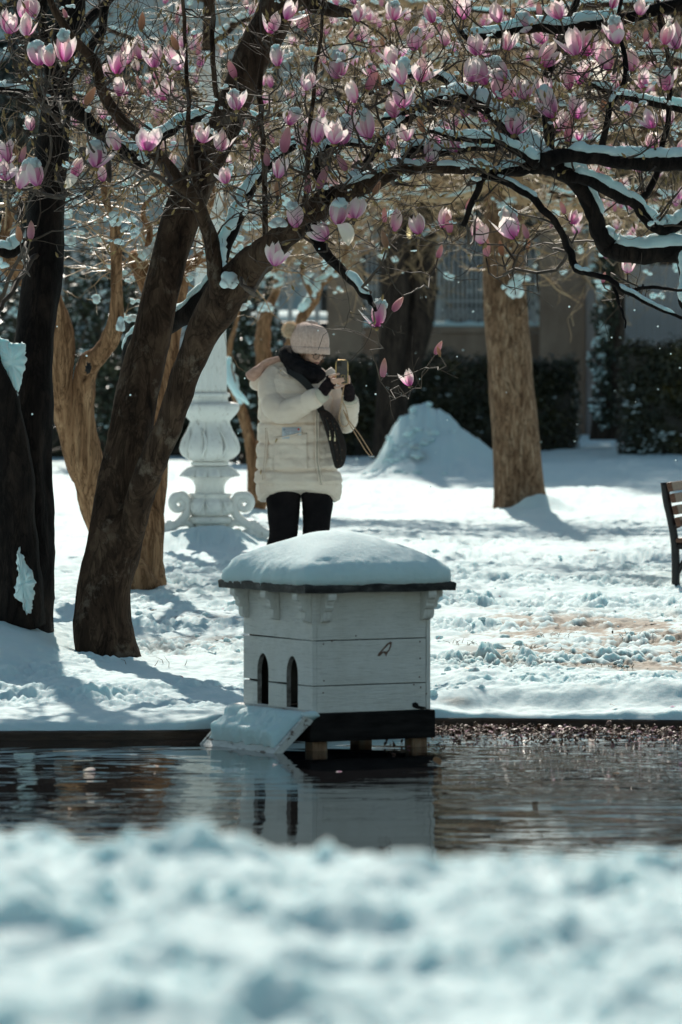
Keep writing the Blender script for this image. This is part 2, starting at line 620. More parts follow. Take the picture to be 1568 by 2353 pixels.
M['white_paint'] = paint_mat('white_painted_wood', (0.84, 0.82, 0.78), (0.34, 0.27, 0.21), (0.6, 0.6, 6.0), 0.665)
M['white_trim'] = paint_mat('white_painted_trim', (0.82, 0.80, 0.76), (0.30, 0.24, 0.19), (3, 3, 0.7), 0.70)
M['white_sill'] = paint_mat('peeling_white_paint', (0.70, 0.69, 0.66), (0.17, 0.12, 0.09), (4, 0.8, 4), 0.55)
M['tar'] = mk('black_tarred_wood', (0.006, 0.005, 0.005), (0.024, 0.020, 0.019), 9, 0.75, 30, 0.006, (0.6, 0.6, 3), spec=0.12)
M['felt'] = mk('black_roof_edge', (0.010, 0.009, 0.009), (0.05, 0.048, 0.047), 14, 0.6, 40, 0.006, (1, 1, 2), (0.16, 0.15, 0.145), lo=0.4, hi=0.8)
M['inner'] = mk('dark_inside', (0.03, 0.024, 0.02), (0.06, 0.05, 0.04), 10, 0.8)  # near-black insides: shade of hut and hedges put into the colour
M['post'] = mk('weathered_brown_post', (0.16, 0.085, 0.05), (0.30, 0.18, 0.11), 8, 0.7, 30, 0.006, (2, 2, 0.5), (0.22, 0.24, 0.22))
M['jamb'] = mk('mossy_cut_edge', (0.16, 0.13, 0.11), (0.42, 0.39, 0.36), 22, 0.8, 40, 0.006)
M['stain'] = mk('bare_wood_chip', (0.10, 0.045, 0.03), (0.26, 0.15, 0.11), 60, 0.8)

hc = P(718, 1640, 26.77)
hut = empty('duck_house', (hc.x, hc.y, 0), R(29.6),
            label='white wooden duck house on posts in the pond, two pointed doorways', cat='duck house')
W1, W2, ZB, ZT, TH = 0.676, 0.645, 0.179, 0.752, 0.024
Z1, Z2 = ZB + 0.130, ZB + 0.343


def arch(y0, y1, zb, zs, zt, n=7):
    """outline of one pointed opening, from its foot at y0 round to its foot at y1"""
    c, h = (y0 + y1) / 2, (y1 - y0) / 2
    pts = [(y0, zb)]
    for i in range(n + 1):
        a = i / n
        pts.append((y0 + h * (1 - math.cos(a * math.pi / 2)) , zs + (zt - zs) * math.sin(a * math.pi / 2 * 0.97)))
    pts += [(2 * c - y, z) for y, z in reversed(pts[:-1])]
    return pts


doors = [(0.140, 0.252), (0.428, 0.540)]
GAP = 0.0045
zo, zs, zt = ZB + 0.017, ZB + 0.170, ZB + 0.262
a1, a2 = [arch(y0, y1, zo, zs, zt) for y0, y1 in doors]
low, mid, top = [], [], []
# lower plank: the legs of both doorways notch it from above
low = [(0, ZB), (W1, ZB), (W1, Z1 - GAP)]
for y0, y1 in reversed(doors):
    low += [(y1, Z1 - GAP - 0.004), (y1, zo), (y0, zo), (y0, Z1 - GAP)]
low += [(0, Z1 - GAP)]
mid = [(0, Z1)]
for (y0, y1), a in zip(doors, (a1, a2)):
    mid += [(y0, Z1)] + [q for q in a if q[1] > Z1 + 0.002] + [(y1, Z1 + 0.003)]
mid += [(W1, Z1 + 0.004), (W1, Z2 - GAP), (0, Z2 - GAP + 0.002)]
top = [(0, Z2), (W1, Z2 + 0.004), (W1, ZT), (0, ZT)]
fr = (V((TH / 2, 0, 0)), V((0, 1, 0)), V((0, 0, 1)), V((1, 0, 0)))
fw = empty('front_wall')
fw.parent = hut
for pr in (low, mid, top):
    mb = MB(); mb.prism(pr, TH, fr)
    bevel(mb.obj('plank', M['white_paint'], fw, smooth=False), 0.002)
sw = empty('side_wall')
sw.parent = hut
for za, zb_ in ((ZB, Z1 - GAP), (Z1, Z2 - GAP), (Z2, ZT)):
    mb = MB(); mb.box(((TH + W2 - 0.022) / 2, TH / 2 + 0.002, (za + zb_) / 2), (W2 - TH - 0.022 - 0.003, TH, zb_ - za))
    bevel(mb.obj('plank', M['white_paint'], sw, smooth=False), 0.002)
mb = MB(); mb.box((W2 - 0.010, W1 / 2, (ZB + ZT) / 2), (0.021, W1, ZT - ZB))
bevel(mb.obj('far_wall', M['white_trim'], hut, smooth=False), 0.002)
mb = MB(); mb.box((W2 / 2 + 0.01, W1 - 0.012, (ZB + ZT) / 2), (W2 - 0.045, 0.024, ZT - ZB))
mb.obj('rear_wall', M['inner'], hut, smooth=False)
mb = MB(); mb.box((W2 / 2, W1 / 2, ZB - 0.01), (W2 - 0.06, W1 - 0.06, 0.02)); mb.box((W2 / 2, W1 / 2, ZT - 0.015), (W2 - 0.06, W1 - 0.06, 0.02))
mb.box((0.16, W1 / 2, (ZB + ZT) / 2), (0.01, W1 - 0.06, ZT - ZB - 0.05))  # dark sheet behind the doorways, standing in for the shade inside
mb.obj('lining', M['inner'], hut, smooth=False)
for a, (y0, y1) in zip((a1, a2), doors):                       # cut edge of each doorway
    mb = MB()
    pts = [(y0, zo)] + a[1:-1] + [(y1, zo)]
    for k in range(len(pts) - 1):
        (ya, za), (yb, zb_) = pts[k], pts[k + 1]
        s = 0.0022
        cy, cz = (y0 + y1) / 2, ZB + 0.12
        def ins(y, z): return (y + s * (1 if y < cy else -1), z - (s if z > zs else 0))
        A, B = ins(ya, za), ins(yb, zb_)
        mb.add([(0.001, A[0], A[1]), (0.001, B[0], B[1]), (TH, B[0], B[1]), (TH, A[0], A[1])], [(0, 1, 2, 3)])
    mb.obj('doorway_edge', M['jamb'], hut, smooth=False)
# sill strip under the doorways
mb = MB()
n = 26
rr = []
for i in range(n + 1):
    y = 0.0 + (W1 + 0.035) * i / n
    j = 0.004 * noise.noise(V((y * 22, 0, 3)))
    rr.append([V((-0.034 + j, y, ZB - 0.006)), V((-0.034 + j, y, ZB + 0.010 + j * 0.5)), V((-0.001, y, ZB + 0.014)), V((-0.001, y, ZB - 0.006))])
mb.loft(rr)
mb.obj('sill', M['white_sill'], hut, smooth=False)


# eaves brackets
prof = [(0, 0), (0.080, 0), (0.083, -0.018), (0.079, -0.034)]
for i in range(6):
    a = math.pi / 2 * i / 5
    prof.append((0.079 - 0.020 * math.sin(a), -0.052 + 0.018 * math.cos(a) - 0.0))
prof += [(0.053, -0.060), (0.054, -0.072), (0.048, -0.084), (0.036, -0.090), (0.034, -0.120), (0.029, -0.134), (0.014, -0.142), (0, -0.143)]
bp = MB(); bp.prism(prof, 0.046, (V((0, 0, 0)), V((1, 0, 0)), V((0, 0, 1)), V((0, 1, 0))))
bme = bp.mesh('bracket', M['white_trim'], smooth=False)
for x, y, rz in ((-0.001, 0.640, 180), (-0.001, 0.335, 180), (-0.001, 0.026, 180), (0.064, 0.001, -90), (0.612, 0.001, -90), (W2 + 0.001, 0.045, 0), (W2 + 0.001, 0.60, 0)):
    bevel(link('bracket', bme, hut, (x, y, ZT - 0.004), (0, 0, R(rz))), 0.006, 3)
# roof: boarded edge and low hipped top
OV = 0.088
mb = MB()
x0, x1, y0, y1 = -OV, W2 + OV, -OV, W1 + OV
nn = 30
def ring(z, g):
    out = []
    per = [((x0, y0), (x1, y0)), ((x1, y0), (x1, y1)), ((x1, y1), (x0, y1)), ((x0, y1), (x0, y0))]
    for (a, b_) in per:
        for k in range(nn):
            s = k / nn
            x, y = a[0] + (b_[0] - a[0]) * s, a[1] + (b_[1] - a[1]) * s
            j = 0.004 * noise.noise(V((x * 11, y * 11, z * 20)))
            out.append(V((x - g * (1 if x > 0.3 else -1) * 1.0 + j, y - g * (1 if y > 0.3 else -1) + j, z + 0.006 * noise.noise(V((x * 7, y * 7, 4))))))
    return out
mb.loft([ring(ZT - 0.004, 0.02), ring(ZT - 0.004, 0.0), ring(ZT + 0.030, -0.003), ring(ZT + 0.036, 0.004), ring(ZT + 0.05, 0.05)])
mb.obj('roof', M['felt'], hut, smooth=False)
# base beams, posts
mb = MB()
mb.box((W2 / 2 - 0.004, -0.005, (0.045 + ZB - 0.002) / 2), (W2 + 0.040, 0.034, ZB - 0.047))
mb.box((W2 / 2 - 0.004, W1 + 0.005, (0.045 + ZB - 0.002) / 2), (W2 + 0.040, 0.034, ZB - 0.047))
mb.box((-0.008, W1 / 2, 0.110), (0.030, W1 - 0.026, 0.128))
mb.box((W2 + 0.006, W1 / 2, 0.112), (0.026, W1 - 0.026, 0.130))
mb.box((W2 / 2, W1 / 2, 0.150), (W2 - 0.05, W1 - 0.05, 0.03))
bevel(mb.obj('base_frame', M['tar'], hut, smooth=False), 0.006)
for x, y in ((0.055, 0.06), (0.60, 0.06), (0.60, W1 - 0.09), (0.055, W1 - 0.09)):
    mb = MB()
    mb.box((x, y, -0.15), (0.082, 0.082, 0.42))
    bevel(mb.obj('post', M['post'], hut, smooth=False), 0.008)
# landing ramp
ra, rb = V((-0.030, 0, ZB - 0.012)), V((-0.225, 0, -0.018))
dr = (rb - ra).normalized()
nr = V((dr.z, 0, -dr.x))
if nr.z < 0: nr = -nr
ramp_o = empty('landing_ramp'); ramp_o.parent = hut
LR = (rb - ra).length
for k in range(3):
    s0, s1 = LR * k / 3 + 0.001, LR * (k + 1) / 3 - 0.001
    c = ra + dr * ((s0 + s1) / 2) + V((0, W1 / 2 - 0.01, 0))
    q = MB()
    vs = []
    for a in (s0, s1):
        for y in (-0.012, W1 + 0.010):
            for h in (-0.012, 0.010):
                vs.append(ra + dr * a + V((0, y, 0)) + nr * h)
    q.add(vs, [(0, 1, 3, 2), (4, 6, 7, 5), (0, 4, 5, 1), (2, 3, 7, 6), (1, 5, 7, 3), (0, 2, 6, 4)])
    bevel(q.obj('plank', M['white_sill'], ramp_o, smooth=False), 0.003)
for y in (-0.022, W1 + 0.020):
    q = MB()
    q.prism([(0, 0.020), (LR, 0.014), (LR, -0.020), (0, -0.030)], 0.016, (ra + V((0, y, 0)), dr, nr, V((0, 1, 0))))
    bevel(q.obj('side_rail', M['white_sill'], ramp_o, smooth=False), 0.003)
# worn marks on the side wall, a knot, nails
def flat_patch(name, pts, mat, y=-0.0006):
    q = MB()
    c = V((sum(p[0] for p in pts) / len(pts), y, sum(p[1] for p in pts) / len(pts)))
    q.add([c + V((0, -0.0008, 0))] + [V((p[0], y, p[1])) for p in pts], [(0, 1 + i, 1 + (i + 1) % len(pts)) for i in range(len(pts))])
    return q.obj(name, mat, hut, smooth=False)
def sz(zx, zy): return ((zx - 655) / 1212 / 0.87, ZB + (1100 - zy) / 1212)
flat_patch('paint_chip', [sz(*q) for q in ((1028, 782), (1034, 768), (1060, 740), (1085, 712), (1104, 702), (1112, 708), (1106, 735), (1096, 756), (1086, 768), (1078, 788), (1070, 770), (1058, 762), (1046, 780), (1040, 785))], M['stain'])
flat_patch('bare_patch', [sz(*q) for q in ((1050, 762), (1070, 742), (1095, 716), (1100, 722), (1092, 748), (1080, 760), (1064, 756))], M['white_paint'], -0.0018)
flat_patch('tar_spot', [sz(*q) for q in ((1228, 1062), (1248, 1056), (1262, 1064), (1268, 1078), (1305, 1086), (1310, 1096), (1280, 1099), (1250, 1092), (1232, 1084))], M['tar'])
nb = MB()
for zx, zy in ((720, 705), (722, 915), (718, 984), (1275, 708), (1276, 805), (1272, 912), (1280, 972), (1240, 955), (768, 690), (905, 664), (770, 482), (1312, 1010)):
    x, z = sz(zx, zy)
    nb.ball((x, 0.0012, z), 0.0042, (1, 0.5, 1), 6, 4)
nb.obj('nail', M['stain'], hut)

# snow lying on the roof: own thing, round and thick at the eaves
def snow_roof():
    q = MB()
    cx, cy = W2 / 2, W1 / 2
    hx, hy = W2 / 2 + OV - 0.004, W1 / 2 + OV - 0.004
    nt = 176
    rings = []
    spec = [(0.97, 0.024), (1.014, 0.034), (1.020, 0.060), (1.008, 0.088), (0.975, 0.110)] + [(k, None) for k in np.linspace(0.93, 0.02, 26)]
    for rho, zz in spec:
        ringp = []
        for k in range(nt):
            th = 2 * math.pi * k / nt
            c, s = math.cos(th), math.sin(th)
            e = 14.0 if rho > 0.9 else 3.0 + 11.0 * max(0, (rho - 0.45) / 0.45) ** 1.5 if rho > 0.45 else 3.0
            rad = (abs(c) ** e + abs(s) ** e) ** (-1 / e)
            x, y = cx + hx * rho * rad * c, cy + hy * rho * rad * s
            p = 1 - rho
            z = 0.110 + 0.142 * (1 - (1 - min(1, p / 0.86)) ** 1.75) * 1.0 + 0.018 * p if zz is None else zz
            far_left = 0.5 - 0.5 * math.cos(th - 2.6)
            z += 0.008 * noise.noise(V((x * 4, y * 4, 1))) * (1 - rho * 0.4)
            if rho > 0.85:
                w = noise.fractal(V((x * 26, y * 26, rho * 3)), 0.9, 2, 3)
                bulge = 0.006 * w + 0.012 * noise.noise(V((x * 7, y * 7, 9)))
                x += bulge * rad * c
                y += bulge * rad * s
                z += 0.007 * noise.noise(V((x * 34, y * 34, 2.0)))
                if y > cy and x < cx: z -= 0.012 * (rho > 0.95)
            else:
                z += 0.0012 * noise.fractal(V((x * 30, y * 30, 0)), 0.9, 2, 3)
            ringp.append(V((x, y, ZT + z)))
        rings.append(ringp)
    q.loft(rings)
    return q
so = snow_roof().obj('roof_snow', M['snow'])
so.location = hut.location
so.rotation_euler = hut.rotation_euler
tag(so, 'thick rounded cap of snow on the duck house roof', 'snow')
# snow on the ramp
q = MB()
nu, nvv = 60, 22
rings = []
for j in range(nvv + 1):
    s = -0.020 + (LR * 0.80 + 0.02) * j / nvv
    row = []
    for i in range(nu + 1):
        y = 0.012 + (W1 - 0.020) * i / nu
        edge = (min(1, min(j, nvv - j) / 4.0) * min(1, min(i, nu - i) / 5.0)) ** 0.6
        lowc = 0.018 * noise.noise(V((y * 16, 0, 5)))
        h = 0.011 + edge * min(1, 0.25 + j / 9) * (0.060 + 0.022 * noise.fractal(V((y * 13, s * 13, 3)), 0.9, 2, 3) + 0.010 * noise.noise(V((y * 50, s * 20, 7))))
        sx_ = s + lowc * (j / nvv) ** 2
        row.append(ra + dr * sx_ + nr * h + V((0, y, 0)))
    rings.append(row)
q.loft(rings, close=False, cap=False)
q.ball(ra + V((0.012, -0.012, 0.004)), 0.034, (1.4, 1, 0.6), 10, 8, 0.3, 30)
q.ball(ra + V((-0.012, -0.008, -0.022)), 0.026, (1.3, 1, 0.8), 10, 8, 0.3, 30)
rs = q.obj('ramp_snow', M['snow'])
rs.location = hut.location
rs.rotation_euler = hut.rotation_euler
tag(rs, 'sheet of snow on the sloping landing ramp of the duck house', 'snow')

# ================================================================== TREES: shared tools
rng = random.Random(11)


def limb(pts, d0, d1=None, steps=6, wob=0.0, seed=0):
    """pts: (u, v, width) in photo pixels -> (points, radii); d runs from d0 to d1 along the limb"""
    d1 = d0 if d1 is None else d1
    pp = catmull(pts, steps)
    n = len(pp)
    out, rad = [], []
    for i, (u, v, w) in enumerate(pp):
        d = d0 + (d1 - d0) * i / (n - 1)
        p = P(u, v, d)
        if wob:
            p += V((noise.noise(V((i * 0.35, seed, 0))), noise.noise(V((i * 0.35, seed, 5))), noise.noise(V((i * 0.35, seed, 9))))) * wob
        out.append(p)
        rad.append(max(0.003, px(w, d) / 2))
    return out, rad


def snow_on(pts, rad, amount=1.0, seed=0, lo=0, hi=1, gap=0.0, steep=0.80):
    """snow lying along the upper side of a limb: (list of meshes' builders) one MB per unbroken strip"""
    out = []
    run = []
    n = len(pts)
    # resample finely
    fine = []
    for i in range(n - 1):
        L = (pts[i + 1] - pts[i]).length
        k = max(1, int(L / max(0.012, rad[i] * 0.4)))
        for j in range(k):
            t = j / k
            fine.append((pts[i].lerp(pts[i + 1], t), rad[i] * (1 - t) + rad[i + 1] * t, (pts[i + 1] - pts[i]).normalized()))
    m = len(fine)
    for i, (p, r, tg) in enumerate(fine):
        f = i / max(1, m - 1)
        keep = lo <= f <= hi and abs(tg.z) < steep and noise.noise(V((i * 0.13, seed * 3.1, 2.2))) > gap - 0.62
        if keep: run.append((p, r, tg))
        if (not keep or i == m - 1) and run:
            if len(run) >= 4: out.append(run)
            run = []
    builders = []
    for run in out:
        q = MB()
        n = len(run)
        rings = []
        for i, (p, r, tg) in enumerate(run):
            e = min(1.0, (i + 0.15) / 2.0, (n - 1 - i + 0.15) / 2.0)
            e = max(0.05, e) ** 0.6
            side = tg.cross(V((0, 0, 1)))
            if side.length < 1e-4: side = V((1, 0, 0))
            side.normalize()
            up = side.cross(tg).normalized()
            if up.z < 0: up = -up
            w = r * (0.98 + 0.22 * noise.noise(p * 9 + V((seed, 0, 0)))) * e
            h = (r * 0.55 + 0.022) * amount * (1 + 0.45 * noise.noise(p * 6 + V((0, seed, 0))) + 0.3 * noise.noise(p * 19)) * e
            ring = []
            for k in range(10):
                a = 2 * math.pi * k / 10
                ca, sa = math.cos(a), math.sin(a)
                z = sa * h if sa > 0 else sa * r * (0.30 + 0.25 * noise.noise(p * 28 + V((k, 0, seed))))
                jit = 1 + 0.24 * noise.noise(p * 24 + V((0, k * 2.0, seed))) + 0.12 * noise.noise(p * 60 + V((0, k * 3.0, seed)))
                ring.append(p + side * (ca * w * jit) + up * (r * 0.66 + z * jit))
            rings.append(ring)
        q.loft(rings)
        builders.append(q)
    return builders


def twig(mb, p, dirn, L, r0, r1, lvl, curl=0.5, up=0.1, child=3, ends=None, seg=5, sides=3, rg=None, spread=0.9):
    rg = rg or rng
    pts, rads = [V(p)], [r0]
    d = V(dirn).normalized()
    q = V(p)
    st = L / seg
    for i in range(seg):
        d = (d + V((rg.gauss(0, curl), rg.gauss(0, curl), rg.gauss(0, curl) + up)) * 0.5).normalized()
        q = q + d * st * rg.uniform(0.75, 1.2)
        pts.append(q.copy())
        rads.append(r0 + (r1 - r0) * (i + 1) / seg)
        if lvl > 0 and i > 0 and rg.random() < child / seg:
            dd = (d + V((rg.gauss(0, spread), rg.gauss(0, spread), rg.gauss(0, spread) * 0.8 + up))).normalized()
            twig(mb, q, dd, L * rg.uniform(0.35, 0.65), rads[-1] * 0.75, r1 * 0.8, lvl - 1, curl, up, child, ends, max(3, seg - 1), sides, rg, spread)
    mb.tube(pts, rads, sides, cap=False)
    if ends is not None: ends.append((q.copy(), d.copy()))
    return pts, rads


# ------------------------------------------------------------------ magnolia flowers: petals, buds
def petal_material(name, stops, edge=None):
    m, t, b = nodes(name)
    uv = N(t, 'ShaderNodeTexCoord')
    sp = N(t, 'ShaderNodeSeparateXYZ')
    t.links.new(uv.outputs['UV'], sp.inputs[0])
    oi = N(t, 'ShaderNodeObjectInfo')
    sh = N(t, 'ShaderNodeMath', operation='MULTIPLY_ADD')
    t.links.new(oi.outputs['Random'], sh.inputs[0]); sh.inputs[1].default_value = 0.22; sh.inputs[2].default_value = -0.11
    ad = N(t, 'ShaderNodeMath', operation='ADD')
    t.links.new(sp.outputs['Y'], ad.inputs[0]); t.links.new(sh.outputs[0], ad.inputs[1])
    # darker streak along the middle
    ce = N(t, 'ShaderNodeMath', operation='SUBTRACT'); t.links.new(sp.outputs['X'], ce.inputs[0]); ce.inputs[1].default_value = 0.5
    ab = N(t, 'ShaderNodeMath', operation='ABSOLUTE'); t.links.new(ce.outputs[0], ab.inputs[0])
    k = N(t, 'ShaderNodeMath', operation='MULTIPLY_ADD'); t.links.new(ab.outputs[0], k.inputs[0]); k.inputs[1].default_value = 0.55; k.inputs[2].default_value = -0.13
    a2 = N(t, 'ShaderNodeMath', operation='ADD'); t.links.new(ad.outputs[0], a2.inputs[0]); t.links.new(k.outputs[0], a2.inputs[1])
    nz = ntex(t, coords(t, (1, 1, 0.3)), 60, 3)
    a3 = N(t, 'ShaderNodeMath', operation='MULTIPLY_ADD'); t.links.new(nz, a3.inputs[0]); a3.inputs[1].default_value = 0.16
    t.links.new(a2.outputs[0], a3.inputs[2])
    col = ramp(t, a3.outputs[0], stops)
    t.links.new(col, b.inputs['Base Color'])
    b.inputs['Roughness'].default_value = 0.45
    b.inputs['Specular IOR Level'].default_value = 0.3
    tr = N(t, 'ShaderNodeBsdfTranslucent')
    t.links.new(col, tr.inputs['Color'])
    mx = N(t, 'ShaderNodeMixShader'); mx.inputs[0].default_value = 0.60
    out = t.nodes['Material Output']
    t.links.new(b.outputs[0], mx.inputs[1]); t.links.new(tr.outputs[0], mx.inputs[2])
    t.links.new(mx.outputs[0], out.inputs['Surface'])
    return m


M['petal'] = petal_material('magnolia_petal', [(0.02, (0.50, 0.07, 0.32)), (0.22, (0.68, 0.22, 0.50)), (0.42, (0.88, 0.55, 0.70)), (0.66, (0.95, 0.82, 0.82)), (1.0, (0.95, 0.89, 0.82))])
M['inner_petal'] = petal_material('magnolia_inner_petal', [(0.05, (0.46, 0.07, 0.28)), (0.42, (0.72, 0.32, 0.50)), (0.75, (0.90, 0.70, 0.72)), (1.0, (0.93, 0.84, 0.76))])
M['white_petal'] = petal_material('magnolia_pale_petal', [(0.0, (0.70, 0.36, 0.50)), (0.25, (0.84, 0.68, 0.66)), (0.6, (0.88, 0.80, 0.72)), (1.0, (0.86, 0.78, 0.66))])
M['bud'] = petal_material('magnolia_bud_skin', [(0.0, (0.40, 0.16, 0.24)), (0.35, (0.62, 0.34, 0.42)), (0.75, (0.72, 0.48, 0.46)), (1.0, (0.62, 0.42, 0.34))])
M['tan_bud'] = petal_material('magnolia_bud_scale', [(0.0, (0.30, 0.17, 0.11)), (0.5, (0.50, 0.31, 0.21)), (1.0, (0.62, 0.42, 0.30))])
M['calyx'] = mk('bud_scale', (0.16, 0.10, 0.045), (0.40, 0.27, 0.10), 60, 0.7)


def petal_mesh(name, mat, W, rprof, zprof, nt=7, ns=4, curl=0.0):
    me_v, me_f, uv = [], [], []
    for i in range(nt + 1):
        t = i / nt
        w = W * (math.sin(math.pi * min(1, t * 0.93 + 0.07)) ** 0.75) * (0.55 + 0.6 * t) + 0.004
        r = np.interp(t, [0, .25, .5, .75, 1], rprof)
        z = np.interp(t, [0, .25, .5, .75, 1], zprof)
        for k in range(ns + 1):
            s = k / ns * 2 - 1
            ph = s * min(1.25, w / max(r, 0.012))
            rr = r * (1 - 0.05 * abs(s))
            me_v.append((math.sin(ph) * rr, -math.cos(ph) * rr, z - 0.06 * (s * s) * t * t))
            uv.append((k / ns, t))
    for i in range(nt):
        for k in range(ns):
            a = i * (ns + 1) + k
            me_f.append((a, a + 1, a + ns + 2, a + ns + 1))
    me = bpy.data.meshes.new(name)
    me.from_pydata(me_v, [], me_f)
    me.materials.append(mat)
    ul = me.uv_layers.new(name='UVMap')
    vi = np.zeros(len(me.loops), int)
    me.loops.foreach_get('vertex_index', vi)
    ul.data.foreach_set('uv', np.array(uv)[vi].ravel())
    me.polygons.foreach_set('use_smooth', [True] * len(me.polygons))
    me.update()
    return me


# petals in a unit-high flower
PM = {
    'in': petal_mesh('inner_petal', M['inner_petal'], 0.23, [0.03, 0.17, 0.23, 0.20, 0.08], [0, 0.22, 0.48, 0.76, 1.0]),
    'mid': petal_mesh('petal', M['petal'], 0.25, [0.04, 0.20, 0.27, 0.25, 0.13], [0, 0.20, 0.46, 0.74, 0.98]),
    'out': petal_mesh('outer_petal', M['petal'], 0.24, [0.04, 0.22, 0.33, 0.40, 0.46], [0, 0.18, 0.42, 0.66, 0.86]),
    'wide': petal_mesh('wide_petal', M['petal'], 0.28, [0.04, 0.24, 0.40, 0.52, 0.62], [0, 0.16, 0.36, 0.56, 0.72]),
    'droop': petal_mesh('drooping_petal', M['white_petal'], 0.30, [0.05, 0.30, 0.50, 0.58, 0.52], [0.02, 0.14, 0.02, -0.28, -0.60]),
    'short': petal_mesh('short_petal', M['petal'], 0.20, [0.04, 0.20, 0.28, 0.33, 0.36], [0, 0.14, 0.32, 0.50, 0.64]),
}
cal = MB()
cal.lathe([(0.001, -0.10), (0.05, -0.08), (0.07, -0.02), (0.06, 0.04), (0.02, 0.08)], 7)
for k in range(3):
    a = k * 2.1
    cal.add([V((0.05 * math.cos(a), 0.05 * math.sin(a), -0.03)), V((0.16 * math.cos(a + 0.3), 0.16 * math.sin(a + 0.3), -0.06)), V((0.12 * math.cos(a + 0.8), 0.12 * math.sin(a + 0.8), 0.03))], [(0, 1, 2)])
CALYX = cal.mesh('flower_calyx', M['calyx'])
cap = MB()
cap.ball((0, 0, 0), 1.0, (1, 1, 1), 14, 10, 0.40, 1.5)
cap.ball((0.45, 0.2, -0.35), 0.7, (1, 1, 1), 12, 8, 0.40, 2.0)
cap.ball((-0.4, -0.3, -0.5), 0.6, (1, 1, 1.2), 12, 8, 0.40, 2.0)
CAP = cap.mesh('snow_cap', M['snow'])


def lathe_uv(name, mat, prof, seg=9, ridges=0.10):
    q = MB()
    q.lathe(prof, seg, fn=lambda th, z, r: r * (1 + ridges * math.cos(3 * th + z * 2.2)))
    me = q.mesh(name, mat)
    ul = me.uv_layers.new(name='UVMap')
    z0, z1 = prof[0][1], prof[-1][1]
    for lp in me.loops:
        c = me.vertices[lp.vertex_index].co
        ul.data[lp.index].uv = (0.35, (c.z - z0) / (z1 - z0))
    return me


BPROF = [(0.004, 0), (0.11, 0.05), (0.17, 0.20), (0.19, 0.36), (0.18, 0.55), (0.135, 0.75), (0.07, 0.91), (0.005, 1.0)]
BUD = lathe_uv('bud', M['bud'], BPROF)
TBUD = lathe_uv('brown_bud', M['tan_bud'], BPROF)
KIND = {
    'F': ['in', 'in', 'in', 'mid', 'mid', 'mid'],
    'G': ['in', 'in', 'mid', 'out', 'wide', 'mid'],
    'S': ['in', 'in', 'mid', 'mid', 'short', 'out'],
    'O': ['in', 'in', 'in', 'out', 'wide', 'out', 'mid'],
    'D': ['in', 'in', 'in', 'mid', 'mid', 'droop', 'out'],
}


def flower(tree, base, h, kind, snow=0, tilt=None, spin=None, rg=rng):
    if tilt is None: tilt = (rg.gauss(0, 0.24), rg.gauss(0, 0.24))
    spin = rg.uniform(0, 6.28) if spin is None else spin
    if kind in 'BT':
        o = link('bud', BUD if kind == 'B' else TBUD, tree, base, (tilt[0], tilt[1], spin), (h * 1.0, h * 1.0, h))
        if rg.random() < 0.6:
            link('calyx', CALYX, o, (0, 0, 0.02), None, 1.1)
        return o
    wd = rg.uniform(0.98, 1.28)
    fl = link('flower', CALYX, tree, base, (tilt[0], tilt[1], spin), (h * wd, h * wd, h))
    ps = KIND[kind]
    for i, k in enumerate(ps):
        n_in = sum(1 for q in ps if q == 'in')
        a = 2 * math.pi * (i / n_in if k == 'in' else (i - n_in) / (len(ps) - n_in) + 0.13) + rg.uniform(-0.3, 0.3)
        link('petal', PM[k], fl, (0, 0, 0), (rg.gauss(0, 0.10), rg.gauss(0, 0.10), a), (rg.uniform(0.9, 1.08),) * 2 + (rg.uniform(0.86, 1.06),))
    if snow:
        w = 0.155 if kind in 'FS' else 0.20
        link('snow_cap', CAP, fl, (rg.uniform(-0.06, 0.06), rg.uniform(-0.1, 0.02), 0.84 if kind in 'FS' else 0.78), (0, 0, rg.uniform(0, 6)), (w * rg.uniform(0.85, 1.15), w * rg.uniform(0.85, 1.15), 0.20 * rg.uniform(0.8, 1.2)))
    return fl


def tuft(q, p, d, r, rg):
    """a ragged little cushion of snow strung along a twig end"""
    d = V((d.x, d.y, d.z * 0.4))
    for k in range(rg.randint(2, 5)):
        o = d * (rg.uniform(-2.4, 1.2) * r) + V((rg.gauss(0, .7), rg.gauss(0, .7), rg.gauss(0, .45))) * r
        q.ball(p + o, r * rg.uniform(0.45, 1.0), (rg.uniform(0.8, 1.5), 1, rg.uniform(0.6, 1.0)), 7, 5, 0.7, 0.7 / r)


